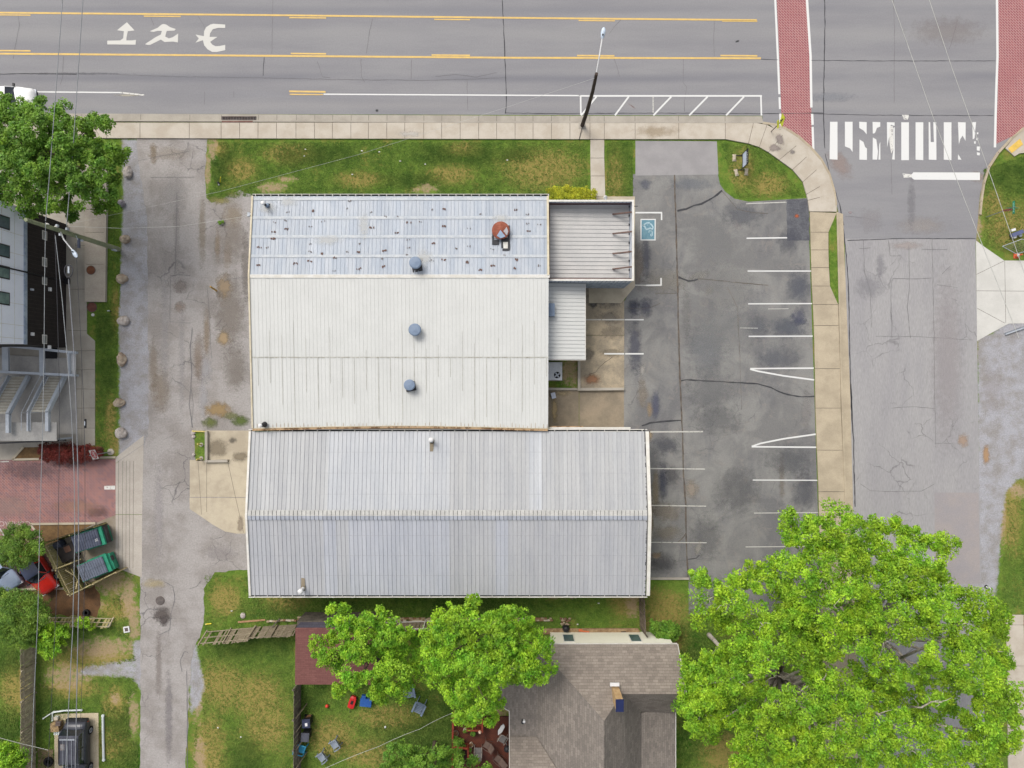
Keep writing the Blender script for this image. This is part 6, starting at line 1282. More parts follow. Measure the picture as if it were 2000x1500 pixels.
f1 = fence('enclosure_fence', g2(113.7, 1050.3), g2(207.7, 1019.3), 1.7, 'dark plank fence behind the upper dumpster', M('dark_fence', C(92, 82, 62), .9, C(60, 52, 42), 2, .2), seed=3, railm=m_fgreen, postside=-1)
fence('enclosure_fence', g2(111.8, 1058.0), g2(158.3, 1149.1), 1.8, 'mossy plank fence panel between the red car and the dumpsters', m_fgreen, seed=4, railm=m_rail, postside=1, rails=(.4, 1.5))
fence('enclosure_fence', g2(160.2, 1150.0), g2(247.4, 1106.4), 1.6, 'mossy plank fence with pale top rail south of the lower dumpster', m_fgreen, seed=5, railm=m_rail, postside=-1, rails=(.3, 1.55))
t = thing('enclosure_gate', (*g2(118, 1112), 0), 'mossy wooden gate leaf with cross braces standing open by the lower dumpster', 'gate')
A0 = P(132, 1102); A1 = P(165, 1090); b = MB(); 
for i in range(10):
    q = A0.lerp(A1, (i + .5) / 10); b.box((q.x, q.y, 1.0), (.15, .03, 1.5), Matrix.Rotation(math.atan2(A1.y - A0.y, A1.x - A0.x), 3, 'Z'))
b.build('picket_panel', m_fgreen, t)
for z in (.4, 1.6): b = MB(); b.bar((A0.x, A0.y + .04, z), (A1.x, A1.y + .04, z), .05, .1); b.build('rail', m_rail, t)
b = MB(); b.bar((A0.x, A0.y + .05, .4), (A1.x, A1.y + .05, 1.6), .05, .1); b.build('brace', m_rail, t); b = MB(); b.bar((A0.x, A0.y, 0), (A0.x, A0.y, 1.9), .14, .14); b.build('post', m_woodd, t)
t = thing('enclosure_gate', (*g2(132, 1150), 0), 'mossy wooden gate leaf with cross braces leaning inside the lower fence corner', 'gate')
b = MB(); A0 = P(170, 1140); A1 = P(150, 1104)
for i in range(13):
    q = A0.lerp(A1, (i + .5) / 13); b.box((q.x + .25, q.y - .05, .8), (.145, .03, 1.4), Matrix.Rotation(math.atan2(A1.y - A0.y, A1.x - A0.x), 3, 'Z') @ Matrix.Rotation(.35, 3, 'X'))
b.build('picket_panel', m_fgreen, t); b = MB(); b.bar((A0.x + .45, A0.y, .25), (A1.x + .05, A1.y, 1.5), .06, .1); b.build('brace', m_rail, t); b = MB(); b.bar((A1.x + .45, A1.y, .25), (A0.x + .05, A0.y, 1.5), .06, .1); b.build('brace', m_rail, t)
fence('low_plank_fence', g2(98, 1206), g2(222, 1208), .7, 'low broken plank fence half covered by the green creeper', m_fgreen, lean=(0, -.55), pw=.2, gap=.05, seed=6, missing=.25, rails=(.05, .35, .65), railm=M('sun_bleached_rail', C(196, 184, 156), .9), postside=1)
f5 = fence('collapsing_fence', g2(405, 1233), g2(498, 1225), 1.75, 'grey broken fence panel with missing pickets leaning over the grass', m_wood, lean=(.05, -.55), seed=7, missing=.33, rails=(.15, .85, 1.55), railm=M('grey_rail', C(176, 164, 140), .9, C(150, 138, 118), 3), post=2.2)
fence('collapsing_fence', g2(500, 1224), g2(585, 1219), 1.7, 'grey weathered fence panel leaning south next to the shed', m_wood, lean=(.0, -.4), seed=8, missing=.06, rails=(.85, 1.6), post=2.2)
fence('wooden_fence', g2(735, 1214), g2(880, 1210), 1.7, 'grey fence behind the two bright green garden trees', m_wood, lean=(0, -.25), seed=9, rails=(.3, 1.5), railm=m_trim)
ff_ = fence('wooden_fence', g2(1247, 1150), g2(1250, 1228), 1.85, 'weathered double sided fence between the long building and the cream wall', M('brown_grey_planks', C(150, 134, 120), .9, C(100, 88, 80), 3, .3), seed=10, lean=(.16, 0), pw=.12, gap=.05, railm=m_woodd)
gf = fence('garden_fence', g2(588, 1330), g2(587, 1560), 1.75, 'dark board fence with diagonal braces on the west side of the back garden', M('grey_board_fence', C(150, 138, 126), .9, C(112, 102, 94), 3, .22, 14), seed=11, rails=(.3, 1.5), lean=(-.05, 0), postside=-1)
for y in (1380, 1406, 1440, 1475): q = P(592, y); b = MB(); b.bar((q.x + .35, q.y + .3, 0), (q.x - .15, q.y - .3, 1.5), .07, .07); b.build('brace', m_wood, gf)
# boards and stones in the grass strip
t = thing('loose_board', (*g2(500, 1214), 0), 'long orange brown board lying in the grass above the leaning fence', 'board'); b = MB(); b.bar(P(465, 1215, .04), P(518, 1210.5, .04), .14, .06); ob = b.build('plank', M('orange_board', C(186, 148, 112), .9, C(166, 128, 96), 3), None); ob.parent = t; ob.location = -Vector(t.location)
t = thing('leaning_post', (*g2(540, 1213), 0), 'thin wooden post lying across the stone edging', 'post'); b = MB(); b.bar(P(531, 1225, .35), P(546.5, 1208, .25), .09, .07); ob = b.build('pole', m_woodd, None); ob.parent = t; ob.location = -Vector(t.location)
t = thing('stone_wall', (*g2(600, 1208), 0), 'low dry stone edging wall of beige stones beside the long building', 'stone wall'); b = MB(); rn = random.Random(5)
for x0, x1, y0, rows in ((522, 545, 1212, 1), (548, 580, 1210.5, 1), (582, 680, 1205, 3), (680, 1075, 1207, 2)):
    for r_ in range(rows):
        x = x0
        while x < x1:
            w_ = rn.uniform(3, 7); 
            if rn.random() > .06: q = P(x + w_ / 2, y0 + r_ * 3.3 + rn.uniform(-.5, .5)); b.box((q.x, q.y, .1 + .02 * rn.random() - .02 * r_), (w_ * S * .94, .13, .2), Matrix.Rotation(rn.uniform(-.08, .08), 3, 'Z'), rn.choice((0, 0, 1, 2)))
            x += w_
b.build('stones', [M('beige_stone', C(190, 174, 146), .9, C(160, 140, 112), 4), M('pale_stone', C(212, 200, 178), .9), M('brown_stone', C(150, 116, 88), .9)], t)
t = thing('plank_border', (*g2(1160, 1232), 0), 'brown timber strip along the foot of the cream house wall', 'edging'); b = MB(); b.prism(PX([(1060, 1227), (1246, 1226.5), (1252, 1237), (1060, 1238)]), 0, .12)
b.build('boards', M('timber_strip', C(176, 150, 116), .9, C(140, 112, 84), 3, .2), t)
for i, (x, c_) in enumerate(((1106, m_dark), (1218, m_dark))): b = MB(); q = P(x, 1234.5, .15); b.box((q.x, q.y + .02, .13), (.42, .06, .03)); b.build('crawl_vent', c_, t)
t = thing('hand_tool', (*g2(1140, 1233), 0), 'orange tool lying on the timber strip by the cream wall', 'tool'); b = MB(); m_or = M('orange_plastic', C(220, 120, 76), .6); b.bar(P(1131, 1232, .16), P(1151, 1234, .16), .1, .05); b.build('handle', m_or, t); b = MB(); b.box(P(1134, 1231, .17), (.3, .18, .06)); b.build('head', m_or, t)
t = thing('stone_pile', (*g2(1104, 1213), 0), 'pile of brown stones beside the black fire pot', 'stones'); b = MB(); rn = random.Random(8)
for i in range(26): q = P(1104 + rn.uniform(-9, 9), 1212 + rn.uniform(-7, 8)); bumpy(b, (q.x, q.y, .05 + rn.random() * .18), rn.uniform(.08, .14), rn.uniform(.06, .12), .07, i, 7, 5, .2, rn.choice((0, 1)))
b.build('stones', [M('pile_stone', C(176, 158, 134), .9), M('pile_stone_dark', C(136, 108, 84), .9)], t)
t = thing('fire_pot', (*g2(1105, 1226), 0), 'black metal fire pot standing by the pile of stones', 'fire pot'); b = MB(); b.lathe([(.26, .05), (.3, .25), (.2, .45), (.08, .5)], P(1105, 1226), 18); b.build('bowl', m_black, t); b = MB(); b.lathe([(.3, .02), (.3, .06)], P(1105, 1226), 18); b.build('base_ring', m_dark, t)

# ---- boulders
m_rock = [M('boulder_grey', C(206, 198, 192), .95, C(164, 154, 146), 2.2, .25, 9, bump=.5), M('boulder_brown', C(198, 184, 164), .95, C(150, 132, 114), 2.2, .25, 9, bump=.5), M('boulder_dark', C(158, 154, 160), .95, C(130, 124, 128), 2.5, .2, 9, bump=.5)]
rk = [(250, 337, .34, .55, 0, 'pale grey boulder nearest the street beside the gravel strip'), (240, 398, .36, .34, 2, 'dark rounded boulder below the street tree'), (245, 468, .42, .34, 1, 'tan pointed boulder beside the foot of the utility pole'), (241, 545, .42, .4, 1, 'brown and grey boulder, third from the utility pole foot going up from the middle'), (241, 627, .44, .42, 0, 'pale cracked boulder at the widest part of the grass strip'), (240, 703, .4, .56, 1, 'brown streaked tall boulder opposite the stair landing'), (236, 787, .42, .38, 1, 'beige boulder beside the lower stair flights'), (240, 846, .42, .5, 0, 'white and grey boulder nearest the brick pavement')]
rk[2] = (245, 468, .46, .32, 1, rk[2][5]); rk[4] = (241, 627, .5, .4, 0, rk[4][5]); rk[6] = (236, 787, .46, .36, 1, rk[6][5]); rk[1] = (240, 398, .3, .27, 2, rk[1][5])
rk[3] = (241, 545, .42, .4, 1, 'brown and grey boulder level with the round rusty manhole lid')
for i, (x, y, rx, ry, mi, lab) in enumerate(rk):
    p = P(x, y); t = thing('boulder', p, lab, 'boulder', 'boulders along the gravel strip'); b = MB(); bumpy(b, (p.x, p.y, .12), rx * 1.08, ry * 1.08, .3 + .05 * (i % 4), 40 + 7 * i, 12, 8, .5); b.build('rock', m_rock[mi], t)
for i, (x, y, s_, lab) in enumerate([(378, 846, .12, 'small white stone at the top of the kerb verge'), (379, 853, .11, 'small white stone second from the top of the kerb verge'), (379, 888, .1, 'small flat pale stone low in the kerb verge'), (475, 1202, .16, 'white ring shaped stone in the grass north of the board')]):
    p = P(x, y); t = thing('stone', p, lab, 'stone'); b = MB(); bumpy(b, (p.x, p.y, .06), s_ * 1.6, s_ * 1.6, .12, 60 + i, 9, 6, .25); b.build('rock', m_rock[0], t)
# ---- covers
def cover(px, py, r, m, label, z=.03):
    p = P(px, py); t = thing('manhole_cover', (p.x, p.y, z), label, 'manhole cover'); b = MB(); b.lathe([(r * 1.12, 0), (r * 1.12, .03), (r, .035)], (p.x, p.y, z), 28); b.build('frame', m_steelgrate, t)
    b = MB(); b.lathe([(r, .025), (r, .045), (r * .9, .05), (r * .85, .042), (.0, .045)], (p.x, p.y, z), 28)
    for k in range(6): a = k * math.pi / 3; b.box((p.x + math.cos(a) * r * .5, p.y + math.sin(a) * r * .5, z + .05), (r * .5, .03, .01), Matrix.Rotation(a, 3, 'Z'))
    b.build('lid', m, t)
m_rl = M('rusty_lid', C(140, 92, 66), .85, C(116, 74, 54), 3, .15)
cover(181, 528.5, .34, m_rl, 'rusty round manhole cover set in the raised walkway', .225); cover(180, 600, .38, M('plum_rusty_lid', C(130, 86, 72), .85, C(106, 70, 62), 3, .15), 'rusty round manhole cover at the top of the wide grass strip', .02); cover(313, 1173, .33, M('iron_lid', C(120, 112, 108), .85, C(98, 92, 90), 3, .2), 'iron manhole cover in the alley above the dark oil stain', .012)
p = P(467, 234); t = thing('storm_drain', (p.x, p.y, 0), 'rusty storm drain grate set in the gutter of the main road', 'drain'); b = MB(); b.box((p.x, p.y, .03), (2.9, .5, .04)); b.build('pit', m_dark, t)
b = MB()
for i in range(22): b.box((p.x - 1.35 + i * .13, p.y + .08, .07), (.05, .3, .04))
for y in (-.09, .24): b.box((p.x, p.y + y, .075), (2.9, .04, .05))
b.build('grate', m_steelgrate, t); b = MB(); b.box((p.x - .1, p.y - .2, .12), (2.6, .14, .06)); b.build('hood', M('rust_hood', C(140, 112, 104), .9, C(118, 88, 80), 3), t)
p = P(248, 1229); t = thing('valve_box', (p.x, p.y, 0), 'small white square valve box frame in the grass by the alley', 'valve box'); b = MB()
for dx, dy, w_, h_ in ((0, .2, .5, .1), (0, -.2, .5, .1), (-.2, 0, .1, .3), (.2, 0, .1, .3)): b.box((p.x + dx, p.y + dy, .05), (w_, h_, .08))
b.build('frame', m_white, t); b = MB(); b.box((p.x, p.y, .04), (.3, .3, .04)); b.build('lid', m_steelgrate, t); t.rotation_euler = (0, 0, R(8))
# ---- yellow pipes / bollards
m_yb = M('faded_yellow_paint', C(232, 214, 130), .6, C(206, 186, 110), 4); m_by = M('bright_yellow', C(240, 220, 60), .5)
def bollard(px, py, tx, ty, z, r, label, m, foot=True, name='bollard'):
    a = P(px, py); c = P(tx, ty, z); t = thing(name, a, label, name.replace('_', ' ')); b = MB(); b.tube([a, c], r, 12); b.lathe([(r, 0), (r * .7, r * .5), (0, r * .7)], c, 12); b.build('post', m, t)
    if foot: b = MB(); b.lathe([(r * 3, 0), (r * 2.8, .07), (0, .09)], a, 12); b.build('footing', m_conc2, t)
bollard(423, 568, 411, 560, 1.1, .07, 'orange yellow bollard leaning at the edge of the gravel patch west of the warehouse', M('orange_yellow', C(224, 178, 90), .6), False); bollard(393.5, 868.5, 386, 867.5, .9, .06, 'yellow bollard with a round footing in the kerb verge, upper one', m_yb); bollard(393.5, 895, 384, 898, .9, .06, 'yellow bollard with a round footing in the kerb verge, lower one', m_yb)
a = P(376, 842, .12); c = P(404, 843, .12); t = thing('yellow_rail', P(390, 842), 'yellow painted rail lying along the top of the kerb verge', 'rail'); b = MB(); b.bar(a, c, .09, .12); b.build('bar', m_yb, t); b = MB(); b.bar(a - Vector((0, 0, .12)), a, .1, .1); b.build('foot', m_yb, t)
bollard(430, 356, 431, 346, .7, .035, 'thin bright yellow marker post on the front lawn', m_by, False, 'marker_post')
t = thing('gas_valve', P(427, 358), 'small dark valve on the lawn beside the yellow marker post', 'valve'); b = MB(); b.lathe([(.09, 0), (.09, .2), (.04, .24)], P(427.5, 358), 10); b.build('body', m_black, t); b = MB(); b.lathe([(.06, 0), (.05, .12)], P(428, 361), 10); b.build('cap', m_white, t)
a = P(402.5, 1219, .06); c = P(413, 1218, .06); t = thing('yellow_pipe', P(408, 1218), 'short yellow pipe lying at the alley edge by the fence', 'pipe'); b = MB(); b.tube([a, c], .05, 8); b.build('pipe', m_by, t); b = MB(); b.lathe([(.07, 0), (.07, .06)], a - Vector((0, 0, .03)), 8); b.build('cap', m_yb, t)

# ---- poles
def wirething(name, pts, r, mat, label, sag=.0, cat='power line'):
    w_ = [P(*p) for p in pts]; q = []
    for i in range(len(w_) - 1):
        for k in range(8): u = k / 8; v = w_[i].lerp(w_[i + 1], u); v.z -= sag * 4 * u * (1 - u); q.append(v)
    q.append(w_[-1]); b = MB(); b.tube(q, r, 6); return tag(b.build(name, mat), label, cat)
m_pole = M('treated_pole', C(156, 160, 128), .9, C(128, 136, 108), 1.5, .2, 10); m_pole2 = M('dark_creosote_pole', C(84, 70, 62), .9, C(62, 54, 50), 1.2, .2, 10)
bp_ = P(232, 487); tp = P(50, 429, 11.0); t = thing('utility_pole', bp_, 'tall greenish wooden utility pole with a white lamp arm by the apartment block', 'utility pole')
b = MB(); b.tube([bp_, bp_.lerp(tp, .5), tp], [.2, .17, .13], 14); b.build('pole', m_pole, t)
def onp(f_): return bp_.lerp(tp, f_)
a = P(118, 451, 7.3); la = P(141, 488, 7.9); b = MB(); b.tube([onp(.68), la.lerp(onp(.68), .5) + Vector((0, 0, .25)), la], .05, 8); b.build('lamp_arm', m_white, t)
def cobra(t, at, d, m=m_white, L=.75):
    d = Vector(d).normalized(); s_ = Vector((-d.y, d.x, 0)); b = MB(); base = len(b.v); prof = [(0, .06, .05), (.12, .12, .08), (.4, .17, .1), (.62, .15, .08), (.75, .05, .03)]; k = 8
    for u, w_, h_ in prof:
        for j in range(k): a = 2 * math.pi * j / k; b.v.append(tuple(Vector(at) + d * u + s_ * (math.cos(a) * w_) + Vector((0, 0, math.sin(a) * h_))))
    for i in range(len(prof) - 1):
        for j in range(k): b.f.append((base + i * k + j, base + i * k + (j + 1) % k, base + (i + 1) * k + (j + 1) % k, base + (i + 1) * k + j)); b.m.append(0); b.t.append(1)
    o = b.build('lamp_head', M('luminaire_%d' % len(bpy.data.materials), C(214, 228, 244), .35), t, True)
    b = MB(); b.lathe([(.05, .08), (.05, .16), (.0, .17)], Vector(at) + d * .22, 10); b.build('photocell', m_dark, o)
cobra(t, la, la - onp(.68))
for f_, dx, dy in ((.66, -.1, -.25), (.7, -.05, .3), (.62, .1, .25), (.45, .0, -.2)): q = onp(f_); b = MB(); b.box(q + Vector((dx, dy, 0)), (.14, .18, .2)); b.build('bracket', m_steel, t)
b = MB(); q = onp(.04); b.box(q + Vector((.05, -.2, .3)), (.2, .12, .5)); b.build('meter_box', m_steel, t)
for f_ in (.8, .72): q = onp(f_); b = MB(); b.lathe([(.04, 0), (.09, .05), (.05, .12), (.09, .17), (.04, .24)], q + Vector((0, .16, -.1)), 10); b.build('insulator', m_trim, t)
# street light in the sidewalk
bs = P(1137, 246); ts = P(1165, 144, 9.7); t = thing('street_lamp', bs, 'dark leaning street lamp pole with a long white arm over the main road', 'street lamp'); b = MB(); b.tube([bs, bs.lerp(ts, .35) + Vector((.07, 0, 0)), bs.lerp(ts, .7) + Vector((.08, 0, 0)), ts], [.17, .15, .13, .11], 12); b.build('pole', m_pole2, t)
lh = P(1176, 76, 10.1); b = MB(); b.tube([ts - Vector((0, 0, .35)), ts.lerp(lh, .5) + Vector((0, 0, .1)), lh], .045, 8); b.build('lamp_arm', m_white, t); cobra(t, lh, lh - ts, L=.8)
b = MB(); b.prism([(bs.x - .3, bs.y - .3), (bs.x + .3, bs.y - .3), (bs.x + .3, bs.y + .3), (bs.x - .3, bs.y + .3)], .12, .14); b.build('base_plate', m_conc2, t)
tag((lambda b: (b.tube([bs + Vector((0, -.1, .2)), P(1131, 273, .15)], .025, 6), b.build('ground_wire', m_dark))[1])(MB()), 'thin dark cable lying from the street lamp foot to the lawn edge', 'cable')
m_w1 = M('steel_cable', C(158, 162, 166), .6); m_w2 = M('black_cable', C(74, 74, 80), .7); m_w3 = M('pale_cable', C(206, 206, 200), .6)
wirething('power_line', [(166, -60, 10), (162, 0, 9.8), (152, 150, 9.2), (142, 300, 8.8), (130, 440, 8.6)], .026, m_w1, 'bright steel cable running up from the utility pole over the street tree, right one')
wirething('power_line', [(130, -60, 11), (122, 0, 10.7), (106, 220, 10), (96, 350, 9.6), (89, 432, 9.4)], .025, m_w1, 'thin cable running up from the utility pole over the street tree, left one')
wirething('power_line', [(89, 434, 9.4), (87, 560, 9.3), (86, 700, 9.2), (83, 850, 9.2), (78, 1010, 9.2), (74, 1200, 9.2), (66, 1370, 9.2), (60, 1560, 9.2)], .022, m_w1, 'steel cable running down nearest the left edge over the plank fence')
wirething('power_line', [(107, 455, 8.0), (112, 600, 7.9), (116, 760, 7.9), (116, 860, 7.9), (114, 1020, 7.9), (109, 1200, 7.9), (100, 1380, 7.9), (90, 1560, 7.9)], .017, m_w2, 'thin dark cable second from the left below the utility pole')
wirething('power_line', [(108, 460, 8.0), (122, 590, 7.8), (130, 680, 7.8), (139, 800, 7.8), (145, 930, 7.8), (146, 1060, 7.8), (142, 1230, 7.8), (133, 1400, 7.8), (126, 1560, 7.8)], .026, m_w1, 'pale bundled cable third from the left below the utility pole')
wirething('power_line', [(134, 545, 7.0), (144, 680, 7.0), (149, 800, 7.0), (153, 950, 7.0), (154, 1150, 7.0), (151, 1300, 7.0), (146, 1560, 7.0)], .034, m_w2 if False else M('grey_cable', C(150, 152, 158), .6), 'thick grey cable running down beside the do not enter sign')
wirething('power_line', [(148, 475, 6.3), (157, 650, 6.3), (163, 780, 6.3), (166, 900, 6.3), (166, 1060, 6.3), (163, 1250, 6.3), (157, 1420, 6.3), (152, 1560, 6.3)], .016, m_w2, 'thin dark cable farthest right of the bundle below the utility pole')
wirething('service_drop', [(133, 438, 7.6), (265, 410, 6.0), (430, 374, 6.6), (700, 302, 7.4), (1000, 206, 8.4), (1163, 152, 9.2)], .008, m_w3, 'very thin pale line crossing the lawn from the utility pole to the street lamp')
wirething('service_drop', [(133, 442, 7.6), (240, 446, 6.4), (350, 442, 5.4), (470, 424, 4.5), (484, 418, 4.3)], .012, m_w3, 'thin pale cable from the utility pole to the northwest corner of the warehouse')
wirething('overhead_line', [(1728, -60, 9.5), (1742, 0, 9.4), (1820, 222, 9.0), (1878, 375, 8.8), (1990, 660, 8.4)], .018, m_w3, 'thin overhead line crossing the intersection, left one', cat='overhead line')
wirething('overhead_line', [(1792, -60, 9.5), (1815, 0, 9.4), (1860, 135, 9.2), (1930, 330, 8.8), (2010, 560, 8.4)], .018, m_w3, 'thin overhead line crossing the intersection, right one', cat='overhead line')
wirething('service_drop', [(885, 1392, 3.0), (820, 1424, 2.9), (740, 1458, 2.8), (630, 1503, 2.7), (560, 1540, 2.6)], .014, m_w3, 'pale rope line stretched over the back garden toward the red deck', .15, 'rope line')
wirething('service_drop', [(-20, 1436, 5), (40, 1452, 4.5), (94, 1465, 4.0)], .016, m_w3, 'short pale line crossing the plank fence beside the bottom left tree', 0, 'cable')
q = P(154, 475, 6.3); t = thing('cable_splice_box', q, 'dark cylindrical splice case hanging on a cable beside the utility pole', 'splice case'); b = MB(); b.tube([q + Vector((0, .35, 0)), q - Vector((0, .35, 0))], .11, 10); b.build('case', m_lid, t); b = MB(); b.bar(q + Vector((0, .2, .1)), q + Vector((-.02, .5, .3)), .03, .03); b.build('hanger', m_steel, t)
q = P(167, 827, 6.3); t = thing('cable_splice_box', q, 'black splice case on the rightmost cable above the concrete walk', 'splice case'); b = MB(); b.tube([q + Vector((0, .34, 0)), q - Vector((0, .34, 0))], .07, 10); b.build('case', m_black, t); b = MB(); b.box(q + Vector((0, 0, .09)), (.06, .3, .05)); b.build('clamp', m_steel, t)
q = P(134, 527, 7.0); t = thing('cable_loop', q, 'black coiled cable loop hanging in front of the apartment wall', 'cable'); b = MB(); pts = [q + Vector((math.cos(a) * .3, math.sin(a) * (.36 if math.sin(a) > 0 else .55), 0)) for a in [2 * math.pi * i / 20 for i in range(21)]]; b.tube(pts, .04, 6); b.build('coil', m_w2, t); b = MB(); b.box(q, (.12, .5, .05)); b.build('bracket', m_steel, t)
q = P(486, 419, 4.0); t = thing('weatherhead', q, 'metal service entrance fitting on the northwest corner of the warehouse', 'service mast'); b = MB(); b.tube([q + Vector((.5, -.1, -.6)), q + Vector((.3, 0, .2)), q], .06, 8); b.build('mast', m_steel, t); b = MB(); b.box(q, (.2, .3, .16)); b.build('head', m_steel, t)

# ---- signs
m_fl = M('fluorescent_yellow', C(226, 232, 60), .5, fine=.02); m_sred = M('sign_red', C(196, 36, 52), .5, fine=.02); m_sgreen = M('sign_green', C(30, 150, 116), .5, fine=.02); m_sw = M('sign_white', C(244, 244, 244), .5, fine=.01); m_galvp = M('galvanised_post', C(150, 154, 158), .5, metal=.3)
b0 = P(1505, 258); t = thing('pedestrian_sign', b0, 'fluorescent yellow pedestrian crossing sign with arrow plaque at the street corner', 'sign'); b = MB(); b.tube([b0, b0 + Vector((0, 0, 3.1))], .035, 8); b.build('post', m_woodd, t)
b = MB(); o_ = b0 + Vector((-.06, 0, 2.6)); b.quad([o_ + Vector((0, y, z)) for y, z in ((0, -.55), (-.55, 0), (0, .55), (.55, 0))]); b.quad([o_ + Vector((.02, y, z)) for y, z in ((0, -.55), (.55, 0), (0, .55), (-.55, 0))]); b.build('diamond_plate', m_fl, t)
b = MB(); o_ = b0 + Vector((-.07, 0, 1.75)); b.quad([o_ + Vector((0, y, z)) for y, z in ((-.32, -.18), (.32, -.18), (.32, .18), (-.32, .18))][::-1]); b.quad([o_ + Vector((.02, y, z)) for y, z in ((-.32, -.18), (.32, -.18), (.32, .18), (-.32, .18))]); b.build('arrow_plaque', m_fl, t)
b = MB(); o_ = b0 + Vector((-.085, 0, 2.6)); b.box(o_ + Vector((0, 0, .2)), (.006, .09, .09)); b.box(o_, (.006, .12, .24)); b.bar(o_ + Vector((0, -.03, -.1)), o_ + Vector((0, -.12, -.32)), .006, .05); b.bar(o_ + Vector((0, .03, -.1)), o_ + Vector((0, .12, -.32)), .006, .05); b.build('walker_symbol', m_black, t)
b = MB(); o_ = b0 + Vector((-.085, 0, 1.75)); b.bar(o_ + Vector((0, .2, .1)), o_ + Vector((0, -.1, -.06)), .006, .05); b.build('arrow_symbol', m_black, t)
b0 = P(217, 882.5); t = thing('do_not_enter_sign', b0, 'red and white do not enter sign on a post with a round concrete foot', 'sign'); b = MB(); b.tube([b0, b0 + Vector((0, 0, 2.9))], .04, 10); b.build('post', m_galvp, t); b = MB(); b.lathe([(.28, 0), (.27, .1), (0, .12)], b0, 16); b.build('footing', m_conc, t)
xd = Vector((.42, -.9, 0)).normalized() * -1; nn_ = Vector((.9, .42, 0)).normalized(); o_ = b0 + nn_ * .06 + Vector((0, 0, 2.45)); hh = .4
def plate(b, pts, off, mi=0): b.quad([o_ + nn_ * off + xd * x + Vector((0, 0, z)) for x, z in pts], mi)
def face_ccw(pts): return pts
b = MB(); sq = [(-hh, -hh), (hh, -hh), (hh, hh), (-hh, hh)]
plate(b, sq, 0); plate(b, sq[::-1], -.01); b.build('plate', m_sw, t); b = MB(); plate(b, [(.36 * math.cos(a), .36 * math.sin(a)) for a in [i * math.pi / 16 for i in range(32)]], .006); b.build('red_disc', m_sred, t)
b = MB(); plate(b, [(-.27, -.055), (.27, -.055), (.27, .055), (-.27, .055)], .012); b.build('white_bar', m_sw, t)
text('DO NOT', .16, m_sw, t, o_ + nn_ * .014 + Vector((0, 0, .18)), xd * 1, (0, 0, 1)); text('ENTER', .16, m_sw, t, o_ + nn_ * .014 + Vector((0, 0, -.18)), xd * 1, (0, 0, 1))
b0 = P(1926, 424); t = thing('stop_sign', b0, 'stop sign with green street name blade on the corner lawn at the right', 'sign'); b = MB(); b.tube([b0, b0 + Vector((0, 0, 3.3))], .035, 8); b.build('post', m_galvp, t)
b = MB(); o_ = b0 + Vector((0, -.05, 2.45)); oc = [(.38 * math.cos(a), .38 * math.sin(a)) for a in [math.pi / 8 + i * math.pi / 4 for i in range(8)]]; oriented(b, o_, (1, 0, 0), oc, .01); b.build('octagon_plate', m_sred, t)
text('STOP', .26, m_sw, t, o_ + Vector((0, -.006, 0)), (1, 0, 0), (0, 0, 1))
b = MB(); b.box(b0 + Vector((0, 0, 3.15)), (.012, 1.0, .24)); b.build('street_name_blade', m_sgreen, t); b = MB()
for i, w_ in enumerate((.1, .08, .1, .07, .1, .09)): b.box(b0 + Vector((-.009, -.33 + i * .13, 3.15)), (.003, w_ * .8, .12))
b.build('blade_lettering', M('faded_letters', C(170, 220, 200), .6), t)
b = MB(); b.box(b0 + Vector((0, 0, 2.98)), (1.0, .012, .2)); b.build('street_name_blade', m_sgreen, t)
b0 = P(1446, 322); t = thing('yard_sign', b0, 'white yard sign in a black frame standing on the corner lawn', 'sign'); Y0, Y1 = P(0, 304).y, P(0, 332).y; X_ = P(1447, 0).x
for y in (Y0, Y1): b = MB(); b.bar((X_, y, 0), (X_, y, 1.75), .05, .05); b.bar((X_ - .5, y, .04), (X_ + .5, y, .04), .05, .05); b.build('frame_leg', m_black, t)
b = MB(); b.bar((X_, Y0, 1.75), (X_, Y1, 1.75), .05, .05); b.bar((X_, Y0, .45), (X_, Y1, .45), .05, .05); b.build('frame_bar', m_black, t)
b = MB(); b.box((X_, (Y0 + Y1) / 2, .93), (.02, abs(Y1 - Y0) - .08, .85)); b.build('white_panel', M('sign_pale_blue_white', C(214, 224, 246), .5, fine=.01), t); b = MB(); b.box((X_, (Y0 + Y1) / 2, 1.55), (.02, abs(Y1 - Y0) - .08, .34)); b.build('dark_header', M('dark_sign_header', C(52, 54, 66), .5), t)
b = MB()
for i in range(5): b.box((X_ - .014, Y1 + .2 + i * .18, 1.55 + (.05 if i % 2 else 0)), (.004, .1, .09))
b.build('header_marks', m_sw, t)
for i, (x, y, a_, lab) in enumerate([(1434, 308.5, 0, 'upper left'), (1438, 337.5, 14, 'lower left'), (1457.5, 336, -3, 'lower right')]):
    p = P(x, y); t = thing('sandbag', (0, 0, 0), 'beige sandbag weighing down the yard sign foot, %s of the three' % lab, 'sandbag', 'sandbags at the yard sign'); b = MB(); base = 0
    for u in range(9):
        for v in range(7):
            x_ = -.17 + .34 * v / 6; y_ = -.29 + .58 * u / 8; e = (1 - abs(2 * v / 6 - 1) ** 3) * (1 - abs(2 * u / 8 - 1) ** 4); pin = 1 - .16 * math.sin(math.pi * u / 8); b.v.append((x_ * pin * (1.12 if u in (0, 8) else 1), y_, .02 + .13 * e))
    for u in range(8):
        for v in range(6): q = u * 7 + v; b.f.append((q, q + 1, q + 8, q + 7)); b.m.append(0); b.t.append(1)
    b.build('bag', M('sandbag_%d' % i, C(206, 196, 172), .95, C(176, 162, 146), 6, .15), t, True); t.location = (p.x, p.y, .01); t.rotation_euler = (0, 0, R(a_))
    b = MB(); b.bar((0, -.27, .1), (0, .27, .15), .04, .01); b.build('tie_strap', m_tan, t)
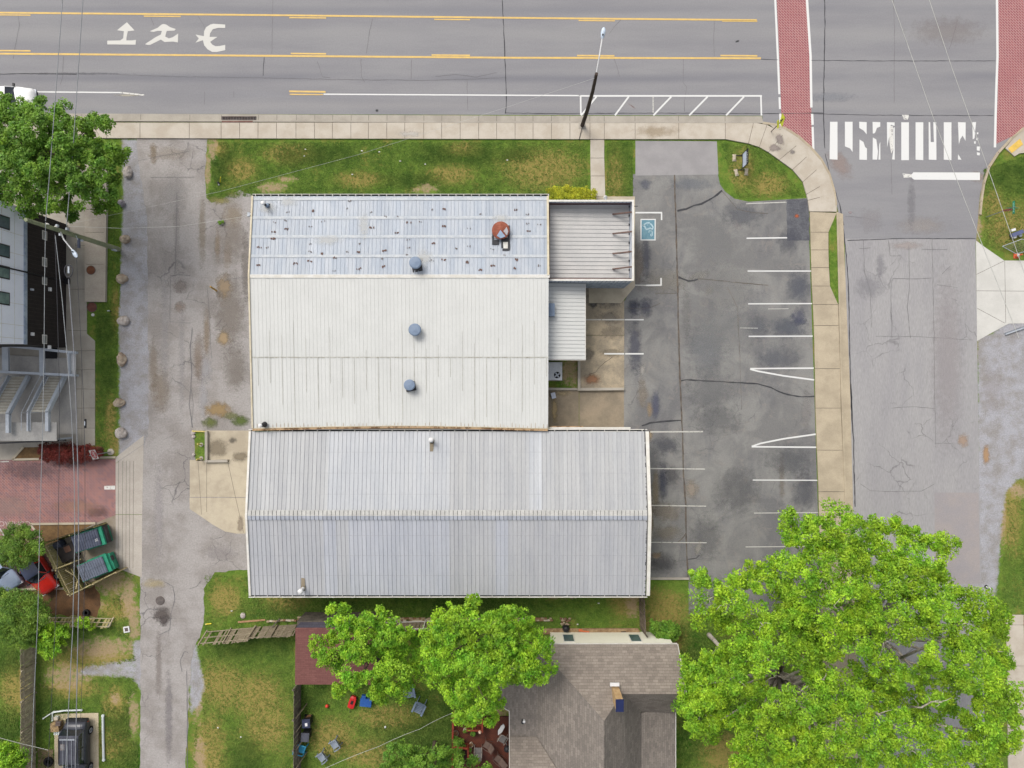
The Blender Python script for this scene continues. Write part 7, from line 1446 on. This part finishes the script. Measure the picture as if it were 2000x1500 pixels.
# right lawn things
p = P(1984, 500); t = thing('traffic_cone', p, 'orange and white traffic cone at the edge of the pale driveway', 'traffic cone'); m_con = M('cone_orange', C(228, 112, 76), .6); b = MB(); b.box(p + Vector((0, 0, .03)), (.42, .42, .05)); b.build('base', m_con, t); b = MB(); b.lathe([(.17, .05), (.12, .3)], p, 16); b.lathe([(.085, .5), (.04, .78), (0, .8)], p, 16); b.build('cone', m_con, t); b = MB(); b.lathe([(.121, .3), (.086, .5)], p, 16); b.build('reflective_band', m_sw, t)
b = MB(); A_ = [P(1958, 481, .5), P(1996, 467, .5), P(2040, 480, .1), P(1985, 496, .1)]; t = thing('wire_panel', P(1985, 482), 'thin metal tube gate panel lying on the lawn by the traffic cone', 'gate panel')
for i in range(4): b.tube([A_[i], A_[(i + 1) % 4]], .025, 6)
b.build('frame', m_steel, t); b = MB()
for i in range(1, 9): b.tube([A_[0].lerp(A_[3], i / 9), A_[1].lerp(A_[2], i / 9)], .006, 4); b.tube([A_[0].lerp(A_[1], i / 9), A_[3].lerp(A_[2], i / 9)], .006, 4)
b.build('mesh', M('mesh_wire', C(150, 156, 140), .7), t)
t = thing('scooter', P(1986, 456), 'small white and blue grey ride-on toy lying on the lawn at the right edge', 'ride-on toy'); q = P(1986, 456, .3)
b = MB(); b.box(q, (1.0, .3, .3), Matrix.Rotation(.35, 3, 'Z')); b.build('body', M('toy_blue_grey', C(104, 112, 150), .6), t); b = MB(); b.lathe([(.1, -.06), (.2, -.05), (.2, .05), (.1, .06)], P(1981, 461, .25), 14); b.build('wheel', m_white, t); b = MB(); b.box(P(1979, 449, .5), (.35, .2, .12), Matrix.Rotation(.3, 3, 'Z')); b.build('windshield', m_white, t); b = MB(); b.lathe([(.1, -.06), (.17, 0), (.1, .06)], P(1993, 459, .2), 12); b.build('wheel', m_steel, t)
t = thing('steel_beam', P(1982, 646), 'grey steel channel lying on the gravel lot at the right edge', 'beam'); b = MB(); b.bar(P(1963, 652, .1), P(2010, 636, .1), .18, .12); b.build('channel', m_steel, t); b = MB(); b.bar(P(1964, 650, .2), P(2010, 634, .2), .03, .05); b.build('flange', m_galvp, t)
p = P(1926, 1146); t = thing('post_stub', p, 'short white post stub at the gravel edge beside the big tree', 'post'); b = MB(); b.lathe([(.07, 0), (.07, .5), (0, .55)], p, 10); b.build('post', m_white, t); b = MB(); b.lathe([(.16, 0), (.12, .06)], p, 10); b.build('base', m_black, t)

# ---- air conditioner etc
p = P(1083.5, 725, 1.1); t = thing('air_conditioner', (p.x, p.y, 0), 'white square outdoor air conditioner unit beside the warehouse wall', 'air conditioner'); b = MB(); b.box((p.x, p.y, .62), (1.14, 1.4, .9)); b.build('case', M('ac_case', C(206, 210, 218), .5, C(196, 202, 212), 1), t); b = MB(); b.box((p.x, p.y, 1.085), (1.2, 1.46, .04)); b.build('top_panel', M('ac_top', C(222, 226, 232), .4), t); f0 = Vector((p.x + .2, p.y - .32, 1.11)); b = MB(); b.lathe([(.27, 0), (.27, .02), (0, .02)], f0, 24); fn = b.build('fan_opening', m_dark, t)
b = MB()
for k in range(4): b.bar(f0 + Vector((0, 0, .03)), f0 + Vector((math.cos(k * 1.57 + .6) * .24, math.sin(k * 1.57 + .6) * .24, .03)), .11, .008)
b.lathe([(.06, .02), (.06, .05)], f0, 12); b.build('fan_blades', m_steel, fn)
b = MB(); b.box((p.x, p.y, .08), (1.4, 1.6, .14)); b.build('pad', m_conc2, t)
p = P(1081, 772.5, .6); t = thing('utility_box', (p.x, p.y, 0), 'small tilted white utility box on the stained concrete pad', 'utility box'); b = MB(); b.box((p.x, p.y, .32), (.32, .44, .6), Matrix.Rotation(R(15), 3, 'Z')); b.build('case', m_steel, t); b = MB(); b.box((p.x, p.y, .64), (.36, .48, .03), Matrix.Rotation(R(15), 3, 'Z')); b.build('lid', M('pale_lid', C(216, 222, 238), .4), t)

# ---- bottom left yard
m_wpipe = M('white_pipe', C(226, 232, 232), .5, C(206, 214, 214), 2)
def pole_on_ground(name, pts, r, m, label, cat):
    t = thing(name, P(*pts[0][:2]), label, cat); b = MB(); b.tube([P(*p) for p in pts], r, 8); b.build('shaft', m, t)
    for e in (pts[0], pts[-1]): b = MB(); q = P(*e); b.lathe([(r * 1.25, -.05), (r * 1.25, .05)], q, 10); b.build('end_collar', m, t)
pole_on_ground('white_post', [(201, 1398, .14), (201.5, 1440, .14), (202.5, 1484, .14)], .1, m_wpipe, 'long white post lying on the grass beside the vehicle slab', 'post')
pole_on_ground('white_rail', [(105, 1391, .25), (125, 1388, .25), (159, 1387, .2)], .07, m_wpipe, 'white rail across the top end of the vehicle slab', 'rail'); pole_on_ground('white_rail', [(105, 1390, .2), (85, 1403, .1)], .05, m_wpipe, 'short slanting white rail at the corner of the vehicle slab', 'rail'); pole_on_ground('white_rail', [(102.5, 1392, .2), (102.5, 1407, .1)], .05, m_wpipe, 'short upright white rail left of the vehicle slab', 'rail')
t = thing('engine_block', P(110, 1422), 'rusty engine and machine parts standing left of the black vehicle', 'machine'); b = MB(); b.box(P(111, 1418, .4), (.7, .7, .6), Matrix.Rotation(.1, 3, 'Z')); b.build('housing', M('rust_tan', C(186, 160, 116), .85, C(116, 96, 74), 5, .3), t); b = MB()
for i in range(6): q = P(108 + (i % 3) * 4, 1430 + (i // 3) * 3, .45); b.lathe([(.09, -.1), (.11, 0), (.06, .12)], q, 8)
b.build('fittings', m_wpipe, t); b = MB(); b.box(P(114, 1413, .75), (.4, .35, .15)); b.build('cover', m_steelgrate, t)
p = P(113.5, 1400); t = thing('small_box', p, 'small pale box at the top corner of the vehicle slab', 'box'); b = MB(); b.box(p + Vector((0, 0, .18)), (.3, .26, .22)); b.build('case', m_wpipe, t); b = MB(); b.box(p + Vector((0, 0, .3)), (.33, .29, .03)); b.build('lid', m_conc, t)
def tyre(px, py, r, label, z=.02): p = P(px, py); t = thing('old_tyre', p, label, 'tyre'); b = MB(); b.lathe([(r * .55, z + .02), (r * .9, z), (r, z + .08), (r, z + .16), (r * .9, z + .22), (r * .55, z + .2), (r * .5, z + .1), (r * .55, z + .02)], p, 22); b.build('tread', m_tyre, t, True); b = MB(); b.lathe([(r * .5, z + .03), (0, z + .03)], p, 16); b.build('dirt_fill', m_soil, t)
tyre(97, 1486, .4, 'old black tyre beside the vehicle slab', .03); tyre(170, 1196, .3, 'old black tyre on the bare soil above the low plank fence')
p = P(213, 1220); t = thing('post_stub', p, 'short white post stub at the end of the low plank fence', 'post'); b = MB(); b.lathe([(.12, 0), (.13, .3), (0, .36)], p, 12); b.build('post', m_white, t); b = MB(); b.lathe([(.18, 0), (.16, .05)], p, 10); b.build('base', m_conc, t)
p = P(182, 615); t = thing('clean_out_cap', p, 'small white pipe cap in the grass below the plum manhole cover', 'pipe cap'); b = MB(); b.lathe([(.11, 0), (.11, .1), (0, .12)], p, 12); b.build('cap', m_white, t); b = MB(); b.lathe([(.14, 0), (.14, .03)], p, 12); b.build('collar', m_conc2, t)
p = P(217, 608); t = thing('hose_tap', p, 'small dark tap in the grass right of the white pipe cap', 'tap'); b = MB(); b.tube([p, p + Vector((0, 0, .35))], .04, 8); b.build('pipe', m_black, t); b = MB(); b.box(p + Vector((0, 0, .38)), (.2, .06, .05)); b.build('handle', m_steel, t)

# ---- back garden
m_grch = M('grey_blue_wood', C(142, 158, 178), .7, C(124, 140, 162), 3, .06)
def adirondack(label, px, py, ang, group):
    t = thing('garden_chair', (0, 0, 0), label, 'chair', group); b = MB()
    for i in range(6): b.box((-.02 + i * .095, 0, .4 - .02 * i if False else .32 + .018 * i), (.08, .52, .02))
    b.build('seat', m_grch, t); b = MB()
    for i in range(7):
        y = -.25 + i * .083; h = 1.0 - .16 * ((i - 3) / 3) ** 2; b.bar((-.02, y * .8, .3), (-.02 - h * .55, y * 1.15, .3 + h * .83), .075, .022, 0, up=(.83, 0, .55))
    b.bar((-.3, -.3, .7), (-.3, .3, .7), .03, .06); b.build('backrest', m_grch, t)
    for s_ in (-1, 1):
        b = MB(); b.box((.14, s_ * .36, .56), (.78, .13, .025)); b.build('armrest', m_grch, t); b = MB(); b.bar((.5, s_ * .33, 0), (.5, s_ * .33, .55), .04, .1); b.build('front_leg', m_grch, t)
        b = MB(); b.bar((.55, s_ * .3, .34), (-.5, s_ * .28, .02), .035, .12); b.build('rear_leg', m_grch, t)
    p = P(px, py, .4); t.location = (p.x, p.y, .01); t.rotation_euler = (0, 0, R(ang)); t.scale = (1.18, 1.18, 1.1); return t
c0_ = adirondack('slatted grey blue garden chair standing clear on the lawn, facing the lower left', 820, 1379, -115, 'slatted garden chairs')
pp = P(799, 1348, .4); copy_thing(c0_, (pp.x, pp.y, .01), R(-80), 'slatted grey blue garden chair half under the bright tree, facing down')
m_plg = M('grey_plastic_chair', C(150, 160, 172), .5, C(132, 142, 156), 3, .05); m_plb = M('sky_blue_plastic', C(74, 170, 208), .45, C(58, 152, 192), 2, .05)
def plastic(label, px, py, ang, m, group=None, zrot=0):
    t = thing('plastic_chair', (0, 0, 0), label, 'chair', group); b = MB(); b.box((0, 0, .43), (.46, .46, .03)); b.build('seat', m, t); b = MB()
    for i in range(7): y = -.22 + i * .073; b.box((-.3, y, .68), (.02, .05, .5), Matrix.Rotation(-.22, 3, 'Y'))
    b.tube([(-.22, -.27, .42), (-.36, -.25, .9), (-.38, 0, .98), (-.36, .25, .9), (-.22, .27, .42)], .025, 6); b.box((-.25, 0, .47), (.03, .5, .06)); b.build('backrest', m, t)
    for s_ in (-1, 1): b = MB(); b.tube([(-.3, s_ * .28, .68), (0, s_ * .31, .66), (.2, s_ * .3, .62), (.24, s_ * .28, .4)], .035, 6); b.build('armrest', m, t)
    for sx in (-1, 1):
        for sy in (-1, 1): b = MB(); b.bar((sx * .22, sy * .22, .42), (sx * .27, sy * .27, 0), .05, .05); b.build('leg', m, t)
    p = P(px, py, .5); t.location = (p.x, p.y, .01); t.rotation_euler = (0, 0, R(ang)); t.scale = (1.35, 1.35, 1.15); return t
c1_ = plastic('grey plastic armchair on the lawn, upper right of the pair', 654, 1454, -145, m_plg, 'grey plastic armchairs'); pp = P(629, 1479, .5); copy_thing(c1_, (pp.x, pp.y, .01), R(-140), 'grey plastic armchair on the lawn, lower left of the pair')
plastic('sky blue plastic chair standing by the garden fence below the bins', 589, 1463, -20, m_plb)
def bin_(px, py, ang, m, label, lidm, tab=False):
    t = thing('wheeled_bin', (0, 0, 0), label, 'bin', 'wheeled bins along the garden fence'); b = MB(); base = len(b.v); b.prism([(-.28, -.3), (.28, -.3), (.28, .3), (-.28, .3)], .1, .98); b.build('bin_body', m, t)
    b = MB(); b.box((0, 0, 1.02), (.66, .72, .06)); b.box((0, 0, 1.06), (.5, .56, .03)); b.build('lid', lidm, t); b = MB(); b.tube([(-.36, -.25, .98), (-.36, .25, .98)], .025, 6); b.build('handle', m_black, t)
    for s_ in (-1, 1): b = MB(); b.lathe([(.12, -.03), (.12, .03)], (-.28, s_ * .3, .13), 12, 0, 'y'); b.build('wheel', m_black, t)
    if tab: b = MB(); b.box((.02, -.06, 1.08), (.2, .26, .01)); b.build('paper_label', m_sw, t)
    p = P(px, py, 1); t.location = (p.x, p.y, .01); t.rotation_euler = (0, 0, R(ang)); return t
bin_(598, 1413, 3, m_black, 'dark navy wheeled bin with a white paper label on its lid', M('navy_lid', C(58, 64, 88), .5), True); bin_(596, 1440, -4, m_black, 'dark grey wheeled bin with a plain lid below the labelled bin', M('grey_lid', C(86, 88, 100), .5))
t = thing('brown_crate', P(600, 1402), 'brown cardboard piece standing behind the labelled bin', 'cardboard'); b = MB(); m_cb = M('cardboard', C(164, 122, 84), .9); b.quad([P(594, 1408, .2), P(606, 1408, .2), P(608, 1395, .7), P(602, 1396, .8), P(596, 1402, .6)]); b.bar(P(595, 1408, .1), P(606, 1408, .1), .3, .1); b.build('sheet', m_cb, t); b = MB(); b.bar(P(596, 1404, .05), P(606, 1403, .05), .3, .1); b.build('flap', m_cb, t)
p = P(688, 1371, .3); t = thing('toy_wagon', (0, 0, 0), 'red plastic ride-in toy wagon with a black handle on the lawn', 'toy'); m_tr = M('toy_red', C(214, 44, 44), .4, fine=.03); b = MB(); base = len(b.v)
prof = [(-.55, .14, .34), (-.45, .24, .4), (-.1, .26, .42), (.35, .24, .42), (.5, .16, .36)]
for x, w_, h_ in prof: b.v += [(x, -w_, .12), (x, -w_ - .02, h_), (x, 0, h_ + .03), (x, w_ + .02, h_), (x, w_, .12)]
for i in range(4):
    for j in range(5): b.f.append((base + i * 5 + j, base + i * 5 + (j + 1) % 5, base + i * 5 + 5 + (j + 1) % 5, base + i * 5 + 5 + j)); b.m.append(0); b.t.append(1)
b.f.append((base + 4, base + 3, base + 2, base + 1, base)); b.f.append(tuple(base + 20 + k for k in range(5))); b.m += [0, 0]; b.t += [1, 1]
b.build('shell', m_tr, t); b = MB(); b.box((.02, 0, .46), (.3, .2, .03)); b.build('seat_well', m_dark, t); b = MB(); b.tube([(-.55, 0, .25), (-1.0, -.05, .1)], .025, 6); b.build('pull_handle', m_black, t)
for sx in (-.35, .3):
    for sy in (-1, 1): b = MB(); b.lathe([(.11, -.03), (.11, .03)], (sx, sy * .27, .11), 12, 0, 'y'); b.build('wheel', m_black, t)
t.location = (p.x, p.y, .01); t.rotation_euler = (0, 0, R(72))
p = P(715, 1371, .3); t = thing('toy_box', (0, 0, 0), 'blue plastic toy chest on the lawn under the hanging branches', 'toy chest'); m_tb = M('toy_blue', C(48, 98, 176), .4, fine=.03); b = MB(); b.box((0, 0, .22), (.9, .62, .4)); b.build('chest', m_tb, t); b = MB(); b.box((0, 0, .44), (.94, .66, .05)); b.build('lid', m_tb, t); b = MB(); b.box((-.22, .42, .3), (.34, .3, .3)); b.build('step', m_tb, t); t.location = (p.x, p.y, .01); t.rotation_euler = (0, 0, R(-6))
for px, py, r, m, lab in [(638.5, 1379, .15, M('ball_red', C(232, 78, 58), .4, fine=.02), 'red ball on the garden lawn'), (752.5, 1420, .09, m_white, 'small white ball on the garden lawn')]:
    p = P(px, py, r); b = MB(); b.lathe([(0, -r)] + [(r * math.sin(a), -r * math.cos(a)) for a in [math.pi * k / 10 for k in range(1, 10)]] + [(0, r)], p, 18); tag(b.build('ball', m, None, True), lab, 'ball')
# deck
Dk = thing('garden_deck', P(940, 1450), 'dark red stained timber deck with railings beside the shingle house', 'deck'); m_dk = M('red_stain_boards', C(112, 62, 46), .6, C(86, 48, 38), 1.5, .12, 12); m_dkr = M('red_stain_rail', C(158, 72, 48), .6, C(130, 58, 42), 3, .1); m_dks = M('dark_stain', C(70, 36, 32), .7)
zd = .75; b = MB(); x0, x1 = P(882, 0, zd).x, P(997, 0, zd).x; ytop, ybot = P(0, 1400, zd).y, P(0, 1600, zd).y
b.box(((x0 + x1) / 2, (ytop + ybot) / 2, zd - .12), (x1 - x0, ytop - ybot, .08)); b.build('deck_frame', m_dks, Dk); b = MB(); ca = math.cos(R(-45)); 
n = 0; L_ = x1 - x0; W_ = ytop - ybot; pitch = .145
k = -L_
while k < L_ + W_:                      # boards laid diagonally, clipped to the deck
    pts = []
    for (e0, e1) in ((k, k + pitch * 1.3 - .012 * 1.4),):
        A = []
        for c_ in (e0, e1): A.append([(max(0, c_ - W_), min(W_, c_)), (min(L_, c_), max(0, c_ - L_))])
        if e0 > 0 and e1 < L_ + W_: b.quad([(x0 + A[0][0][0], ytop - A[0][0][1], zd), (x0 + A[1][0][0], ytop - A[1][0][1], zd), (x0 + A[1][1][0], ytop - A[1][1][1], zd), (x0 + A[0][1][0], ytop - A[0][1][1], zd)])
    k += pitch * 1.3
b.build('deck_boards', m_dk, Dk)
def railing(a, c, name='railing'):
    b = MB(); a = Vector(a); c = Vector(c); b.bar((a.x, a.y, zd + .95), (c.x, c.y, zd + .95), .13, .04); b.bar((a.x, a.y, zd + .15), (c.x, c.y, zd + .15), .04, .07); L = (c - a).length; n = int(L / .13)
    for i in range(n + 1): q = a.lerp(c, i / n); b.box((q.x, q.y, zd + .55), (.035, .035, .78))
    for q in (a, c): b.box((q.x, q.y, zd + .5), (.1, .1, 1.0))
    b.build(name, m_dkr, Dk)
railing((*g2(885, 1398, 1.7),), g2(884, 1442, 1.7)); railing(g2(884, 1460, 1.7), g2(882, 1600, 1.7)); railing(g2(912, 1427, 1.7), g2(942, 1427, 1.7)); railing(g2(942, 1400, 1.7), g2(942, 1430, 1.7)); railing(g2(888, 1459, 1.7), g2(915, 1463, 1.7)); railing(g2(914, 1463, 1.7), g2(914, 1482, 1.7))
b = MB()
for i in range(6): q = P(901, 1466 + i * 4.6, zd); b.box((q.x, q.y, zd + .04 - .0 * i), (.95, .16, .03)); 
b.build('stair_tread', m_dks, Dk)
m_sl = M('brown_sling', C(124, 104, 94), .8, C(108, 90, 82), 2); m_sg = M('grey_sling', C(132, 128, 126), .8); m_al = M('tan_tube', C(176, 166, 156), .5)
def sling(px, py, ang, m, label, fr=None, reclined=False):
    t = thing('deck_chair', (0, 0, 0), label, 'chair', 'sling chairs on the red deck'); b = MB(); b.box((0, 0, .42), (.5, .52, .025)); b.build('seat', m, t); b = MB(); b.box((-.38 if not reclined else -.5, 0, .66 if not reclined else .58), (.025, .52, .62 if not reclined else .8), Matrix.Rotation(-.45 if not reclined else -1.0, 3, 'Y')); b.build('backrest', m, t)
    for s_ in (-1, 1): b = MB(); b.tube([(-.45, s_ * .3, .7), (.0, s_ * .32, .64), (.28, s_ * .3, .6), (.3, s_ * .3, .0)], .022, 6); b.build('armrest', fr or m_al, t); b = MB(); b.tube([(.25, s_ * .28, .42), (-.4, s_ * .28, .0)], .02, 6); b.build('leg', fr or m_al, t)
    b = MB(); b.tube([(-.24, -.28, .42), (-.56, -.27, .95), (-.56, .27, .95), (-.24, .28, .42)], .022, 6); b.build('back_frame', fr or m_al, t)
    p = P(px, py, zd + .4); t.location = (p.x, p.y, zd); t.rotation_euler = (0, 0, R(ang))
sling(981, 1444, -120, m_sg, 'grey sling chair with pale frame by the house wall on the deck'); sling(951, 1455, 150, m_sl, 'brown sling chair in the middle of the red deck', m_sl); sling(973, 1482, 140, m_sl, 'brown reclined sling chair at the lower right of the deck', m_sl, True); sling(934, 1466, 90, m_sg, 'pale framed sling chair beside the stair opening of the deck')
p = P(978, 1426, zd + .6); t = thing('ironing_board', (0, 0, 0), 'white folded board with a dark mark leaning by the deck wall', 'board'); b = MB(); b.prism([(-.5, -.05), (-.1, -.2), (.35, -.16), (.5, 0), (.3, .14), (-.2, .14)], .5, .54); b.build('panel', m_white, t); b = MB(); b.bar((-.3, -.05, 0), (.3, .05, .5), .03, .03); b.bar((.3, -.05, 0), (-.3, .05, .5), .03, .03); b.build('leg_frame', m_steel, t); t.location = (p.x, p.y, zd); t.rotation_euler = (0, 0, R(58))
def pot(px, py, r, m, leaf, label, sd):
    p = P(px, py, zd + .3); t = thing('plant_pot', (p.x, p.y, zd), label, 'plant pot'); b = MB(); b.lathe([(r * .7, 0), (r, .3), (r * .9, .31), (r * .85, .27), (0, .27)], (p.x, p.y, zd), 16); b.build('pot', m, t)
    if leaf: crown(t, 'plant', [(px, py, zd + .5, 1)], r * 1.2, 260, .05, m_leafC, sd, .8, lumps=.5)
    else: b = MB(); b.lathe([(r * .84, .275), (0, .28)], (p.x, p.y, zd), 12); b.build('soil', m_soil, t)
pot(890, 1433, .24, M('terracotta_grey', C(150, 130, 118), .9), False, 'round brown pot in the corner of the red deck', 1); pot(908, 1427, .16, m_tan, True, 'small leafy potted plant by the deck railing', 2); pot(924, 1433, .2, m_black, True, 'green potted plant in the middle of the deck railing', 3); pot(920, 1455.5, .2, M('shell_planter', C(196, 182, 160), .9), False, 'pale shell shaped planter beside the deck stairs', 4); pot(918, 1465, .15, m_tan, True, 'small potted plant below the pale planter', 5)
p = P(937.5, 1427.5, zd + .8); t = thing('deck_lamp', (p.x, p.y, zd), 'small lamp with pale round shade on the deck railing', 'lamp'); b = MB(); b.tube([(p.x, p.y, zd), (p.x, p.y, zd + .95)], .03, 8); b.build('stand', m_black, t); b = MB(); b.lathe([(.13, .95), (.1, 1.1), (0, 1.15)], (p.x, p.y, zd), 14); b.build('lamp_shade', M('peach_shade', C(236, 206, 182), .5), t)
p = P(993, 1459, zd + .3); t = thing('barbecue', (p.x, p.y, zd), 'round black kettle grill against the house wall on the deck', 'grill'); b = MB(); b.lathe([(.05, .4), (.25, .5), (.27, .65), (.2, .8), (0, .86)], (p.x - .1, p.y, zd), 18); b.build('kettle', m_black, t, True); b = MB()
for k in range(3): a_ = k * 2.1; b.bar((p.x - .1, p.y, zd + .5), (p.x - .1 + math.cos(a_) * .25, p.y + math.sin(a_) * .25, zd), .025, .025)
b.build('leg_frame', m_steel, t)
# litter
m_lit = M('litter_white', C(240, 238, 232), .7)
for i, (x, y, lab) in enumerate([(594.5, 305, 'on the front lawn near its left end, lower one'), (597, 292, 'on the front lawn near its left end, upper one'), (741, 297, 'on the front lawn left of its middle by the kerb side'), (782, 315, 'in the middle of the front lawn'), (830.5, 321, 'on the front lawn right of its middle'), (688.5, 341, 'low on the front lawn close to the warehouse'), (990.5, 313, 'on the right half of the front lawn'), (707, 295, 'thin and pale on the front lawn under the overhead line'), (1169, 1178, 'in the grass south of the long metal building'), (1128, 1219, 'beside the black fire pot'), (471, 1439, 'on the grass right of the alley, lower one'), (426, 1421, 'on the grass right of the alley, upper one'), (453, 1193, 'in the grass left of the white ring stone')]):
    p = P(x, y); b = MB(); bumpy(b, (p.x, p.y, .04), .09, .055, .04, 90 + i, 7, 5, .4); o = b.build('paper_scrap', m_lit); tag(o, 'scrap of white litter ' + lab, 'litter', 'scraps of litter on the grass')
text('COMPACT', .62, M('faded_white_marking', C(206, 186, 182), .9), bp, P(25, 1022.5, .022), (-1, 0, 0), (0, -1, 0), 'compact_marking', .0005)
